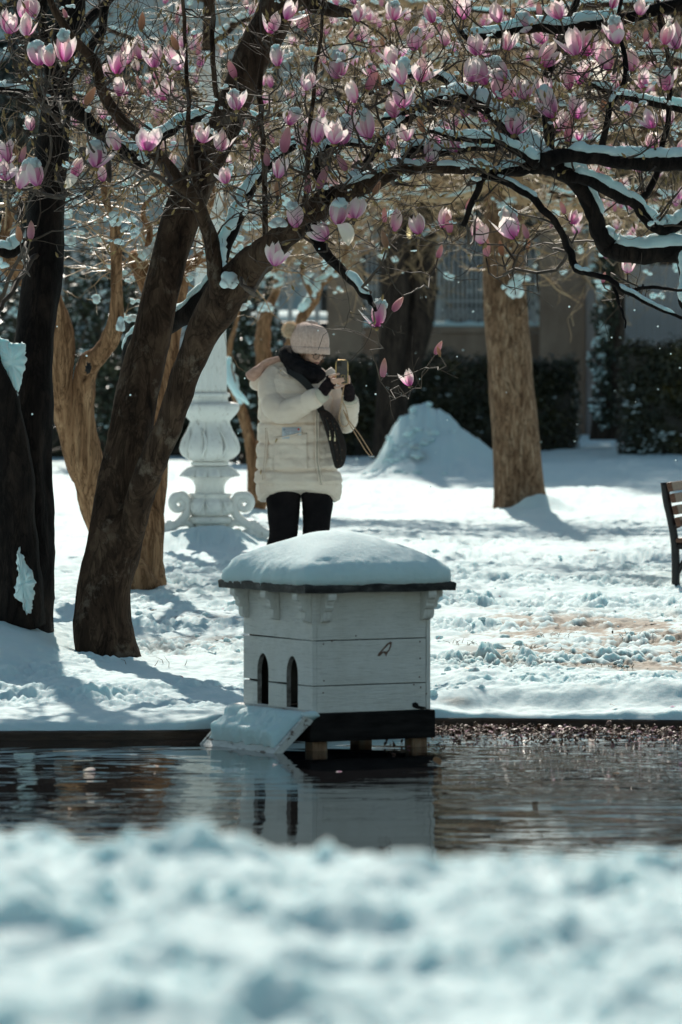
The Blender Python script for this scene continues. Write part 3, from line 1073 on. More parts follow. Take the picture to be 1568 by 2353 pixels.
class Tree:
    """a tree: trunk and limbs, each its own part, its twigs as one mass, flowers and snow as parts"""
    def __init__(self, name, base, label, cat='tree', group=None):
        self.root = empty(name, base, label=label, cat=cat, group=group)
        self.base = V(base)
        self.samples = []
        self.tw = MB()

    def limb(self, name, pts, rad, mat, sides=14, rough=0.10, rs=5.0, snow=0, seed=0, samp=True, **kw):
        loc = [p - self.base for p in pts]
        q = MB()
        q.tube(loc, rad, sides, rough=rough, rscale=rs, seed=seed)
        o = q.obj(name, mat, self.root)
        if samp:
            for p, r in zip(pts, rad): self.samples.append((p, r))
        if snow:
            for b_ in snow_on(loc, rad, snow, seed, **kw):
                b_.obj('snow_strip', M['snow'], self.root)
        return o

    def nearest(self, p, below=True, rg=rng):
        best, bs = None, 1e9
        for q, r in self.samples:
            dx, dz = q.x - p.x, q.z - p.z
            s = math.hypot(dx, dz) + (0.35 if dz > 0.02 and below else 0) + 0.15 * abs(q.y - p.y) + rg.uniform(0, 0.08)
            if s < bs: best, bs = (q, r), s
        return best

    def stalk(self, p, rg=rng, r1=0.0045, extra=2):
        """a curved twig from the nearest limb to the flower base p; then a few side shoots"""
        q, r = self.nearest(p - V((0, 0, 0.05)), True, rg)
        span = p - q
        L = span.length
        n = max(4, int(L / 0.07))
        r0 = min(r * 0.6, 0.006 + 0.012 * min(1, L / 0.8))
        pts, rr = [], []
        a, b_ = rg.uniform(0, 9), rg.uniform(0, 9)
        for i in range(n + 1):
            t = i / n
            c = q.lerp(p, t)
            k = math.sin(math.pi * t)
            c += V((noise.noise(V((t * 3, a, 0))), noise.noise(V((t * 3, b_, 4))) * 0.8, noise.noise(V((t * 3, a, 8))) - 0.45)) * k * (0.04 + 0.22 * L)
            if i < n:
                c += V((rg.gauss(0, 0.006), rg.gauss(0, 0.006), rg.gauss(0, 0.006)))
            pts.append(c)
            rr.append(r0 + (r1 - r0) * t)
        loc = [c - self.base for c in pts]
        self.tw.tube(loc, rr, 5, cap=False)
        for _ in range(extra):
            i = rg.randint(1, n - 1)
            twig(self.tw, loc[i], V((rg.gauss(0, 1), rg.gauss(0, 0.8), rg.gauss(0.35, 0.6))), rg.uniform(0.10, 0.35), rr[i] * 0.7, 0.0022, 1, 0.45, 0.12, 2, None, 4, 3, rg)
        for c, rad in zip(pts[1:], rr[1:]): self.samples.append((c, rad))

    def random_twigs(self, n, L=(0.3, 0.9), lvl=2, rg=rng, up=0.08, curl=0.5, box=None, r0=0.008, ends=None, child=3):
        S = self.samples
        k = 0
        tries = 0
        while k < n and tries < n * 30:
            tries += 1
            q, r = rg.choice(S)
            if box and not (box[0] <= q.x <= box[1] and box[2] <= q.z <= box[3]): continue
            d = V((rg.gauss(0, 1), rg.gauss(0, 0.9), rg.gauss(0.25, 0.7)))
            e = []
            twig(self.tw, q - self.base, d, rg.uniform(*L), min(r * 0.6, r0), 0.002, lvl, curl, up, child, e, 6, 3, rg)
            if ends is not None: ends.extend(e)
            k += 1

    def finish(self, mat):
        if self.tw.v:
            self.tw.obj('twigs', mat, self.root, normals=False, kind='stuff')


# ------------------------------------------------------------------ magnolia on the left bank, in front
A = Tree('magnolia_tree', P(262, 1470, 32.0) - V((0, 0, 0.12)), 'leaning brown magnolia on the snowy mound, its forked trunk arching towards the middle')
trunkA = [(258, 1530, 140), (240, 1470, 136), (236, 1400, 128), (258, 1253, 118), (281, 1107, 108), (308, 950, 98), (338, 810, 90), (375, 660, 86), (415, 517, 84), (450, 420, 82), (482, 350, 80), (520, 280, 77), (570, 155, 80), (618, 60, 88), (660, -40, 84), (710, -150, 66), (760, -330, 50), (790, -520, 34), (800, -700, 16)]
p_, r_ = limb(trunkA, 32.0, 32.6)
A.limb('trunk', p_, r_, M['bark'], 40, 0.13, 6.0, seed=1)
for i, (u, v, w) in enumerate(((262, 1490, 60), )):
    pass
lim = [
    ('limb', [(262, 1400, 44), (280, 1330, 54), (298, 1250, 60), (313, 1170, 62), (333, 1105, 62), (364, 1030, 62), (408, 917, 63), (447, 807, 72), (490, 725, 88), (532, 662, 90), (585, 602, 78), (640, 555, 66), (690, 510, 58), (740, 470, 54), (795, 442, 46), (850, 424, 38), (890, 402, 33), (930, 386, 28), (994, 388, 25), (1084, 388, 22), (1140, 396, 14)], 32.2, 30.5, 1.0, dict(lo=0.60, gap=0.25)),
    ('limb', [(530, 655, 70), (495, 668, 60), (440, 715, 48), (390, 745, 42), (330, 770, 36), (300, 790, 28), (291, 830, 24), (290, 900, 18)], 32.15, 33.2, 1.0, dict(hi=0.75)),
    ('limb', [(500, 680, 40), (497, 640, 36), (486, 560, 36), (455, 470, 36), (415, 420, 33), (350, 345, 30), (250, 240, 27), (215, 140, 24), (165, 85, 21), (120, 10, 17), (80, -90, 12)], 31.4, 31.0, 0, {}),
    ('limb', [(505, 640, 34), (512, 585, 30), (545, 500, 30), (575, 435, 28), (612, 385, 24), (660, 345, 19), (720, 318, 16), (780, 300, 12), (840, 290, 9)], 32.2, 32.9, 1.0, dict(steep=0.93, gap=0.15)),
    ('shoot', [(458, 465, 13), (446, 400, 12), (436, 300, 11), (430, 180, 10), (424, 60, 9), (420, -60, 8)], 31.6, 31.4, 0, {}),
    ('shoot', [(500, 255, 13), (492, 160, 12), (488, 60, 11), (492, -40, 10)], 32.2, 32.2, 0, {}),
    ('shoot', [(612, 570, 14), (608, 420, 13), (604, 300, 12), (596, 210, 12), (610, 100, 10), (625, -20, 9)], 31.6, 31.8, 0, {}),
    ('shoot', [(700, 505, 12), (706, 400, 10), (716, 250, 9), (735, 100, 8), (750, -40, 7)], 31.4, 31.2, 0, {}),
    ('limb', [(720, 520, 40), (740, 570, 28), (775, 610, 24), (815, 650, 21), (845, 685, 15), (866, 712, 7)], 31.0, 30.4, 0.8, dict(lo=0.5, hi=0.85, steep=0.9)),
    ('limb', [(640, 20, 60), (690, -10, 50), (745, 20, 34), (800, 30, 22)], 32.5, 32.0, 0, {}),
    ('limb', [(690, -120, 50), (600, -240, 36), (500, -330, 28), (380, -420, 18)], 32.6, 33.6, 0, {}),
    ('limb', [(705, -150, 52), (840, -240, 36), (960, -330, 26), (1100, -400, 16)], 32.6, 33.4, 0, {}),
    ('limb', [(900, 405, 26), (960, 340, 22), (1010, 352, 18), (1080, 342, 15), (1150, 340, 10)], 30.9, 30.6, 1.0, dict(gap=0.1)),
    ('limb', [(790, 445, 30), (840, 380, 22), (880, 320, 18), (940, 270, 14), (1000, 250, 10)], 31.0, 31.4, 0.8, dict(gap=0.4)),
    ('limb', [(760, 460, 26), (730, 400, 20), (745, 340, 16), (800, 330, 12), (880, 345, 8)], 31.0, 31.4, 0.9, dict(gap=0.35)),
]
for i, (nm, pts, d0, d1, sn, kw) in enumerate(lim):
    p_, r_ = limb(pts, d0, d1, wob=0.012, seed=i)
    A.limb(nm, p_, r_, M['bark_dark'] if i in (1, 3, 8, 12, 13, 14) else M['bark'], 14, 0.14, 7, snow=sn, seed=i + 3, **kw)
# pads of snow caught in the forks
def pad(tree, u, v, d, w, h, seed, sq=0.9, low=-0.5):
    q = MB()
    c = P(u, v, d)
    a_, b_ = px(w, d) / 2, px(h, d) / 2
    q.ball(c - tree.base, 1.0, (a_ * 0.86, a_ * sq * 0.9, b_ * 0.92), 18, 14)
    q.ball(c - tree.base + V((-a_ * 0.38, -a_ * 0.2, -b_ * 0.38)), 1.0, (a_ * 0.60, a_ * 0.6, b_ * 0.62), 14, 10)
    q.ball(c - tree.base + V((a_ * 0.40, -a_ * 0.1, -b_ * 0.30)), 1.0, (a_ * 0.58, a_ * 0.6, b_ * 0.66), 14, 10)
    for i, vv in enumerate(q.v):
        k = 1 + 0.26 * noise.fractal(V(vv) * 17 + V((seed, 0, 0)), 0.9, 2, 3)
        o = V(vv) - (c - tree.base)
        q.v[i] = tuple(c - tree.base + o * k)
    q.obj('snow_pad', M['snow'], tree.root)
pad(A, 526, 642, 31.3, 46, 42, 1)
pad(A, 640, 510, 30.9, 44, 26, 2)

# ------------------------------------------------------------------ dark magnolia at the left edge
B = Tree('magnolia_tree', P(50, 1440, 32.5) - V((0, 0, 0.12)), 'dark thick magnolia trunk at the left edge with snow stuck in its bark')
p_, r_ = limb([(40, 1490, 190), (42, 1430, 172), (52, 1330, 150), (56, 1200, 132), (58, 1050, 120), (70, 900, 108), (84, 773, 92), (97, 640, 88), (105, 517, 88), (117, 400, 80), (126, 300, 74), (135, 210, 70), (150, 110, 64), (168, 0, 62), (185, -120, 50), (200, -300, 38), (210, -500, 20)], 32.5, 33.0)
B.limb('trunk', p_, r_, M['bark_dark'], 40, 0.15, 6.0, seed=5)
limB = [
    ('limb', [(40, 1440, 130), (34, 1300, 116), (24, 1130, 108), (6, 970, 100), (-30, 860, 92), (-80, 740, 80), (-150, 560, 60), (-200, 300, 44), (-220, 0, 26)], 32.3, 32.0, 0, {}),
    ('limb', [(130, 240, 34), (112, 150, 28), (100, 60, 26), (92, -40, 24), (80, -200, 16)], 32.4, 32.0, 0, {}),
    ('limb', [(140, 225, 34), (190, 265, 30), (225, 300, 30), (262, 330, 32), (300, 357, 34), (325, 372, 36), (345, 340, 26), (372, 312, 24), (420, 285, 22), (470, 266, 20), (540, 262, 15), (600, 275, 10)], 32.2, 33.0, 1.0, dict(lo=0.12, gap=0.1)),
    ('limb', [(115, 235, 26), (60, 216, 24), (0, 205, 22), (-60, 200, 18)], 32.3, 31.8, 0.7, dict(gap=0.45)),
    ('limb', [(60, 560, 30), (10, 580, 26), (-30, 560, 20), (-70, 500, 14)], 32.2, 31.9, 1.2, {}),
    ('limb', [(165, 80, 30), (230, 20, 24), (300, -60, 18), (380, -160, 12)], 32.9, 33.5, 0, {}),
    ('limb', [(140, 200, 22), (205, 120, 20), (240, 40, 18), (250, -60, 14)], 32.6, 32.6, 0.8, dict(gap=0.4)),
    ('limb', [(185, -120, 40), (80, -240, 28), (-60, -340, 18)], 33.0, 34.0, 0, {}),
    ('limb', [(195, -250, 36), (320, -360, 26), (460, -460, 16)], 33.0, 34.4, 0, {}),
]
for i, (nm, pts, d0, d1, sn, kw) in enumerate(limB):
    p_, r_ = limb(pts, d0, d1, wob=0.015, seed=i + 30)
    B.limb(nm, p_, r_, M['bark_dark'], 14, 0.14, 7, snow=sn, seed=i + 33, **kw)
# snow plastered on the bark: a sheet in the low fork, a tongue near the foot
def plaster(tree, outline, d, depth, seed, n=14):
    q = MB()
    us = [p[0] for p in outline]; vs = [p[1] for p in outline]
    cu, cv = sum(us) / len(us), sum(vs) / len(vs)
    pp = catmull(outline + [outline[0]], 9)[:-1]
    m = len(pp)
    rings = []
    for j, k in enumerate((1.0, 0.97, 0.8, 0.5, 0.2)):
        dep = depth * (0, 0.55, 0.85, 1.0, 1.05)[j]
        ring = []
        for i, (u, v) in enumerate(pp):
            uu, vv = cu + (u - cu) * k, cv + (v - cv) * k
            w = noise.fractal(V((uu * 0.08, vv * 0.08, seed)), 0.9, 2, 3)
            if j < 3: uu += 6.5 * w + 3 * noise.noise(V((uu * 0.4, vv * 0.4, seed))); vv += 5 * noise.noise(V((uu * 0.15, vv * 0.15, seed + 4))) + 4 * noise.noise(V((uu * 0.4, vv * 0.4, seed + 7)))
            ring.append(P(uu, vv, d) - V((0, dep * (1 + 0.5 * w), 0)) - tree.base)
        rings.append(ring)
    q.loft(rings)
    q.obj('snow_patch', M['snow'], tree.root)
plaster(B, [(-20, 770), (12, 778), (36, 790), (56, 790), (60, 825), (52, 870), (40, 915), (24, 890), (6, 850), (-20, 830)], 32.18, 0.05, 1)
plaster(B, [(44, 1258), (58, 1290), (76, 1320), (82, 1350), (72, 1395), (62, 1410), (50, 1385), (34, 1365), (40, 1330), (40, 1290)], 32.10, 0.06, 2)

# ------------------------------------------------------------------ snow-laden magnolia reaching in from the right
Cb = V((3.05, 31.2, 0.05))
C = Tree('magnolia_tree', Cb, 'magnolia reaching in from the right, black limbs under thick white snow')
p_, r_ = limb([(2060, 1560, 150), (2050, 1350, 140), (2030, 1100, 130), (1990, 900, 125), (1940, 760, 118), (1900, 600, 100), (1880, 400, 90), (1860, 150, 70), (1850, -150, 50), (1860, -450, 24)], 31.2, 30.8)
C.limb('trunk', p_, r_, M['bark_dark'], 20, 0.1, 4, seed=9)
limC = [
    ('limb', [(1940, 760, 90), (1820, 640, 70), (1700, 598, 60), (1568, 580, 50), (1480, 582, 47), (1408, 574, 47), (1384, 545, 42), (1366, 500, 39), (1346, 450, 39), (1312, 405, 44), (1272, 382, 48), (1235, 376, 46), (1200, 386, 34), (1150, 396, 26), (1118, 400, 20), (1096, 440, 16), (1066, 520, 12)], 30.8, 30.2, 1.15, dict(lo=0.1, hi=0.8, gap=-0.3, steep=0.95)),
    ('limb', [(1890, 480, 60), (1700, 372, 46), (1568, 373, 42), (1470, 374, 39), (1380, 364, 36), (1300, 356, 34), (1252, 370, 40)], 30.6, 30.2, 1.15, dict(gap=-0.4, hi=0.93)),
    ('limb', [(1880, 520, 40), (1680, 480, 28), (1590, 500, 26), (1548, 522, 26), (1504, 521, 26), (1460, 470, 25), (1430, 456, 25), (1356, 416, 26), (1312, 405, 26)], 30.9, 30.3, 1.1, dict(gap=-0.1)),
    ('limb', [(1862, 120, 50), (1700, 20, 36), (1560, 10, 30), (1440, 42, 28), (1340, 58, 28), (1290, 66, 27), (1240, 62, 25), (1180, 70, 23), (1110, 82, 20), (1072, 86, 14), (1060, 66, 9)], 31.2, 30.8, 1.1, dict(lo=0.5, gap=-0.1)),
    ('limb', [(1870, 320, 36), (1700, 280, 22), (1568, 252, 18), (1470, 230, 16), (1400, 212, 13), (1350, 190, 9)], 31.4, 31.2, 1.1, dict(gap=-0.2)),
    ('limb', [(1250, 378, 48), (1205, 332, 42), (1158, 282, 37), (1110, 240, 40), (1060, 226, 36), (1010, 230, 27), (970, 242, 19), (930, 262, 13), (880, 275, 8)], 30.4, 31.4, 1.2, dict(gap=-0.1, steep=0.97)),
    ('limb', [(1258, 372, 30), (1262, 300, 25), (1252, 200, 22), (1285, 100, 19), (1325, 0, 16), (1350, -100, 12)], 30.4, 31.4, 0, {}),
    ('limb', [(1120, 403, 20), (1180, 424, 19), (1240, 470, 17), (1288, 530, 16), (1310, 582, 16), (1326, 618, 15), (1352, 628, 13), (1400, 642, 13), (1440, 670, 12), (1500, 702, 10), (1580, 735, 7)], 30.3, 29.6, 0.5, dict(gap=0.55)),
    ('limb', [(1440, 668, 10), (1500, 660, 8), (1568, 668, 7), (1620, 660, 5)], 29.9, 29.6, 0, {}),
    ('limb', [(1408, 645, 9), (1420, 690, 8), (1432, 720, 6), (1438, 752, 4)], 29.9, 29.6, 0, {}),
    ('limb', [(1060, 226, 24), (1020, 180, 18), (960, 170, 15), (900, 190, 11), (850, 215, 8)], 31.3, 31.8, 0.9, dict(gap=0.2)),
    ('limb', [(1235, 378, 26), (1160, 330, 18), (1100, 322, 16), (1050, 318, 13), (990, 300, 9)], 30.2, 30.6, 1.1, dict(gap=0.0)),
    ('limb', [(1460, 470, 18), (1500, 420, 15), (1530, 300, 13), (1540, 180, 11), (1520, 60, 9), (1500, -60, 7)], 30.8, 31.3, 0, {}),
    ('limb', [(1380, 364, 18), (1400, 260, 15), (1440, 160, 13), (1420, 60, 10), (1440, -60, 8)], 30.4, 31.0, 0.7, dict(gap=0.5)),
    ('limb', [(1858, 0, 46), (1740, -160, 34), (1560, -260, 24), (1380, -300, 16)], 31.2, 32.6, 0, {}),
    ('limb', [(1568, 580, 36), (1580, 640, 32), (1572, 690, 26), (1600, 740, 20)], 30.5, 30.2, 1.4, dict(steep=0.99, gap=-0.4)),
]
for i, (nm, pts, d0, d1, sn, kw) in enumerate(limC):
    p_, r_ = limb(pts, d0, d1, wob=0.012, seed=i + 60)
    C.limb(nm, p_, r_, M['bark_dark'], 14, 0.14, 7, snow=sn, seed=i + 63, **kw)

# ------------------------------------------------------------------ the flowers one can pick out: (u, v of the middle, height, kind, snow)
FL = [(92, 125, 54, 'G', 1), (116, 130, 46, 'F', 1), (148, 110, 68, 'S', 1), (20, 52, 54, 'S', 0), (64, 22, 60, 'F', 0), (62, 58, 50, 'S', 0), (154, 28, 27, 'B', 0), (325, 48, 44, 'T', 0),
      (290, 122, 54, 'S', 0), (270, 146, 52, 'S', 0), (355, 128, 58, 'O', 0), (411, 136, 54, 'O', 0), (408, 96, 40, 'T', 0), (196, 217, 48, 'T', 0), (73, 283, 36, 'S', 0),
      (14, 345, 58, 'O', 0), (45, 353, 42, 'B', 0), (12, 392, 48, 'G', 0), (44, 402, 64, 'S', 1), (87, 400, 58, 'F', 1), (167, 386, 48, 'D', 0), (220, 356, 62, 'O', 1), (238, 398, 40, 'S', 0), (71, 528, 46, 'B', 0), (47, 535, 40, 'T', 0),
      (652, 318, 66, 'B', 0), (640, 385, 52, 'S', 0), (705, 315, 60, 'F', 0), (728, 298, 62, 'S', 0), (768, 305, 54, 'G', 0), (640, 425, 46, 'T', 0), (615, 360, 44, 'B', 0), (680, 497, 56, 'F', 1), (632, 585, 54, 'O', 0),
      (752, 528, 50, 'G', 0), (775, 488, 58, 'D', 1), (815, 478, 50, 'G', 0), (866, 722, 64, 'G', 1), (903, 692, 46, 'B', 0), (880, 845, 46, 'B', 0), (943, 868, 40, 'S', 0), (1000, 797, 36, 'B', 0), (1012, 806, 24, 'T', 0),
      (760, 432, 62, 'F', 1), (731, 405, 58, 'B', 0), (707, 423, 46, 'B', 0), (787, 304, 66, 'O', 1), (848, 290, 66, 'F', 1), (816, 210, 54, 'F', 0), (842, 180, 54, 'B', 0), (870, 185, 50, 'T', 0), (862, 156, 42, 'F', 0), (905, 126, 46, 'G', 0), (952, 92, 52, 'F', 1), (966, 160, 58, 'G', 0),
      (1022, 86, 40, 'S', 0), (924, 220, 58, 'G', 1), (906, 246, 52, 'F', 0), (926, 262, 36, 'S', 0), (804, 246, 46, 'F', 0), (828, 386, 54, 'F', 0), (796, 370, 46, 'B', 0), (936, 355, 58, 'G', 1), (982, 345, 54, 'G', 0), (1011, 312, 62, 'F', 1), (1044, 324, 56, 'O', 0), (1034, 280, 42, 'G', 0), (974, 286, 38, 'T', 0),
      (859, 428, 38, 'T', 0), (814, 478, 48, 'F', 0), (884, 494, 36, 'B', 0), (906, 508, 50, 'F', 0), (964, 516, 46, 'F', 0), (889, 548, 44, 'T', 0), (1016, 502, 46, 'F', 0), (1034, 512, 48, 'B', 0), (1006, 576, 36, 'B', 0), (1104, 532, 56, 'F', 0), (1117, 568, 46, 'B', 0), (1183, 515, 70, 'G', 1), (1154, 570, 38, 'T', 0), (1213, 530, 38, 'B', 0),
      (1073, 470, 30, 'B', 0), (1144, 310, 30, 'T', 0), (1090, 360, 26, 'T', 0),
      (1118, 166, 62, 'F', 1), (1148, 196, 64, 'F', 1), (1160, 158, 58, 'G', 1), (1184, 206, 52, 'F', 0), (1210, 206, 48, 'O', 0), (1254, 194, 46, 'S', 0), (1114, 260, 48, 'F', 0), (1183, 280, 62, 'G', 1), (1272, 236, 72, 'O', 1), (1275, 278, 56, 'G', 0), (1304, 300, 56, 'B', 0),
      (1250, 124, 62, 'O', 0), (1251, 78, 48, 'S', 0), (1164, 94, 46, 'S', 0), (1324, 96, 66, 'G', 0), (1345, 100, 62, 'O', 0), (1330, 166, 60, 'G', 0), (1310, 178, 60, 'F', 0), (1384, 122, 58, 'D', 0), (1400, 136, 54, 'F', 0), (1452, 138, 54, 'D', 0), (1419, 70, 62, 'G', 1), (1419, 198, 46, 'F', 0), (1384, 238, 42, 'T', 0), (1482, 180, 46, 'S', 0),
      (1556, 84, 60, 'O', 0), (1528, 80, 48, 'F', 0), (1406, 4, 34, 'F', 0), (1520, 16, 40, 'D', 0), (1486, 82, 38, 'B', 0), (1470, 18, 36, 'G', 0), (1240, 20, 36, 'B', 0),
      (1430, 428, 40, 'B', 0), (1374, 402, 40, 'B', 0), (1331, 308, 32, 'G', 0), (1314, 500, 34, 'F', 0), (1298, 476, 32, 'B', 0), (1442, 610, 38, 'S', 0), (1385, 636, 28, 'B', 0), (1500, 272, 48, 'G', 0), (1540, 268, 40, 'G', 0), (1497, 325, 44, 'F', 0), (1510, 332, 40, 'G', 0), (1487, 448, 32, 'T', 0),
      (520, 404, 38, 'G', 0), (1560, 340, 36, 'F', 0), (1212, 560, 30, 'T', 0)]
fr_ = random.Random(5)
for _ in range(75):
    k = fr_.random()
    u_, v_ = (fr_.uniform(900, 1560), fr_.uniform(10, 330)) if k < 0.62 else ((fr_.uniform(620, 900), fr_.uniform(20, 330)) if k < 0.9 else (fr_.uniform(200, 560), fr_.uniform(60, 330)))
    if all(math.hypot(u_ - f[0], (v_ - f[1]) * 0.8) > 34 for f in FL):
        FL.append((u_, v_, fr_.uniform(40, 60), fr_.choice('FGSOGGBO'), 1 if fr_.random() < 0.3 else 0))
for (u, v, h, k, sn) in FL:
    tr = B if u < 280 and v < 620 else (A if u < 905 or (u < 1045 and v > 260) else C)
    d = fr_.uniform(30.2, 31.6)
    hh = px(h, d) * (1.0 if k in 'BT' else 1.12)
    base = P(u, v + h * 0.5, d)
    tr.stalk(base, fr_)
    flower(tr.root, base - tr.base, hh, k, sn, rg=fr_)
# twigs and many small shut buds
ends = []
for tr, n in ((A, 140), (B, 115), (C, 150)):
    ends.append((tr, []))
    tr.random_twigs(n, (0.22, 0.65), 2, fr_, 0.14, 0.55, (-2.4, 2.4, 2.45, 4.2), 0.008, ends[-1][1])
    tr.random_twigs(7, (0.5, 1.2), 2, fr_, 0.10, 0.5, (-4, 5, 4.0, 9), 0.012)
# small leaf buds and little cushions of snow out on the twigs
for tr, es in ends:
    q, s = MB(), MB()
    for p, dd in es:
        k = fr_.random()
        if k < 0.34:
            L = fr_.uniform(0.02, 0.05)
            z = V((0, 0, 1)).lerp(dd, 0.5).normalized()
            q.tube([p, p + z * L * 0.4, p + z * L], [0.003, 0.0085, 0.001], 5, cap=False)
        elif k < 0.385:
            tuft(s, p, dd, fr_.uniform(0.007, 0.017), fr_)
    q.obj('leaf_buds', M['calyx'], tr.root, normals=False, kind='stuff')
    s.obj('snow_tufts', M['snow'], tr.root, normals=False, kind='stuff')
    tr.finish(M['twig'])

# ================================================================== FURTHER TREES
br = random.Random(23)


def quick_tree(name, u, v, d, label, trunk, mat, rough=0.14, rs=5, sides=18, seed=0, d1=None, sink=0.15, cat='tree'):
    t = Tree(name, P(u, v, d) - V((0, 0, sink)), label, cat)
    p_, r_ = limb(trunk, d, d1)
    t.limb('trunk', p_, r_, mat, sides, rough, rs, seed=seed)
    return t


# gnarled tree behind the leaning magnolia
G = Tree('gnarled_tree', P(300, 1330, 37.6) - V((0, 0, 0.15)), 'gnarled twisting sunlit brown tree behind the leaning magnolia, a dark knot hole in its stem')
p_, r_ = limb([(335, 1370, 110), (335, 1310, 92), (342, 1230, 78), (350, 1130, 66), (362, 1030, 56), (378, 900, 46), (395, 780, 38), (415, 700, 32), (424, 640, 29), (447, 602, 29), (478, 584, 28), (515, 578, 26), (556, 582, 22), (585, 574, 16), (620, 560, 10)], 37.6, 38.0)
G.limb('trunk', p_, r_, M['gnarl'], 22, 0.26, 5, seed=2)
for i, (pts, d0, d1, sn, kw) in enumerate([
    ([(330, 1360, 100), (280, 1290, 84), (225, 1180, 76), (204, 1070, 72), (190, 975, 56), (194, 885, 54), (206, 838, 54), (238, 806, 44), (263, 755, 42), (269, 682, 31), (267, 590, 30), (264, 520, 28), (264, 496, 24)], 37.5, 37.0, 0, {}),
    ([(215, 1120, 60), (178, 1066, 52), (152, 945, 56), (140, 885, 55), (148, 800, 55), (130, 712, 50), (90, 655, 54), (40, 625, 54), (0, 566, 48), (-40, 510, 40), (-100, 420, 26)], 37.4, 37.0, 0.9, dict(lo=0.6, steep=0.9)),
    ([(375, 800, 34), (350, 690, 40), (335, 640, 42), (318, 600, 40), (312, 585, 34)], 37.7, 37.5, 0, {}),
    ([(264, 505, 14), (245, 470, 12), (238, 430, 12), (248, 380, 9), (240, 320, 6)], 37.0, 37.0, 0.8, {}),
    ([(318, 600, 20), (345, 540, 15), (330, 480, 12), (380, 430, 9), (430, 440, 6)], 37.4, 37.2, 0.8, {}),
    ([(478, 584, 18), (470, 520, 14), (490, 440, 11), (470, 380, 8)], 37.9, 38.2, 0.8, {}),
    ([(0, 566, 26), (30, 480, 18), (60, 420, 13), (30, 330, 8)], 37.0, 37.3, 0.8, {}),
]):
    p_, r_ = limb(pts, d0, d1, wob=0.01, seed=90 + i)
    G.limb('limb', p_, r_, M['gnarl'], 18 if i < 3 else 10, 0.26 if i < 3 else 0.15, 5, snow=sn, seed=90 + i, **kw)
q = MB()
q.ball(P(203, 846, 36.86) - G.base, 1.0, (0.020, 0.015, 0.036), 12, 8, 0.6, 40)
q.obj('knot_hole', mk('hollow_wood', (0.006, 0.005, 0.005), None), G.root)
pad(G, 265, 500, 36.95, 34, 40, 4)
pad(G, 341, 566, 37.4, 52, 62, 5)
pad(G, 277, 742, 36.85, 22, 36, 6)
ge = []
G.random_twigs(130, (0.25, 0.7), 2, br, 0.05, 0.75, (-3, 0.5, 2.3, 4.6), 0.009, ge)
G.random_twigs(40, (0.5, 1.2), 2, br, 0.3, 0.5, (-3, 0.5, 2.6, 9), 0.010, ge)

# slim gnarled tree left of the person
H = quick_tree('gnarled_tree', 592, 1172, 49.6, 'slim crooked brown tree between the white pedestal and the person, snow along its bend', [(590, 1195, 56), (590, 1165, 46), (585, 1080, 32), (572, 1000, 26), (553, 935, 23), (535, 890, 20), (526, 842, 17), (530, 790, 13), (545, 735, 9), (552, 690, 6)], M['gnarl'], 0.2, 5, seed=7)
for i, (pts, sn, kw) in enumerate([
    ([(592, 1160, 46), (604, 1060, 38), (612, 950, 36), (606, 830, 37), (604, 770, 36), (612, 722, 28), (626, 690, 20), (640, 655, 16), (636, 620, 13), (625, 580, 10)], 1.3, dict(lo=0.70, steep=0.99, gap=-0.4)),
    ([(612, 960, 26), (650, 840, 26), (684, 752, 25), (704, 716, 24), (722, 690, 22), (738, 655, 17), (770, 630, 12), (820, 600, 8)], 1.2, dict(lo=0.5, steep=0.99, gap=-0.3)),
    ([(722, 690, 14), (700, 640, 11), (690, 580, 9), (700, 500, 7)], 0.9, {}),
    ([(553, 935, 14), (540, 900, 20), (528, 862, 22), (524, 840, 18)], 1.6, dict(steep=0.999, gap=-0.6)),
    ([(636, 620, 12), (660, 540, 10), (640, 440, 9), (660, 350, 7)], 0.8, {}),
    ([(770, 630, 10), (800, 560, 9), (790, 470, 8), (830, 380, 6)], 0.8, {}),
]):
    p_, r_ = limb(pts, 49.5, 49.9, wob=0.015, seed=110 + i)
    H.limb('limb', p_, r_, M['gnarl'], 12, 0.16, 5, snow=sn, seed=110 + i, **kw)
pad(H, 610, 704, 49.4, 40, 24, 8)
# snow along the bend
q = MB()
pp = catmull([P(527, 822, 49.3), P(523, 848, 49.25), P(530, 878, 49.2), P(545, 902, 49.2), P(562, 918, 49.2), P(572, 930, 49.2)], 6)
q.tube([V(p) - H.base for p in pp], [0.012 + 0.024 * math.sin(math.pi * min(1, (i + 3) / (len(pp) + 1))) for i in range(len(pp))], 10, rough=0.3, rscale=16)
q.obj('snow_strip', M['snow'], H.root)
he = []
H.random_twigs(260, (0.35, 0.8), 2, br, 0.16, 0.75, (-1.5, 1.2, 2.62, 5.2), 0.010, he)

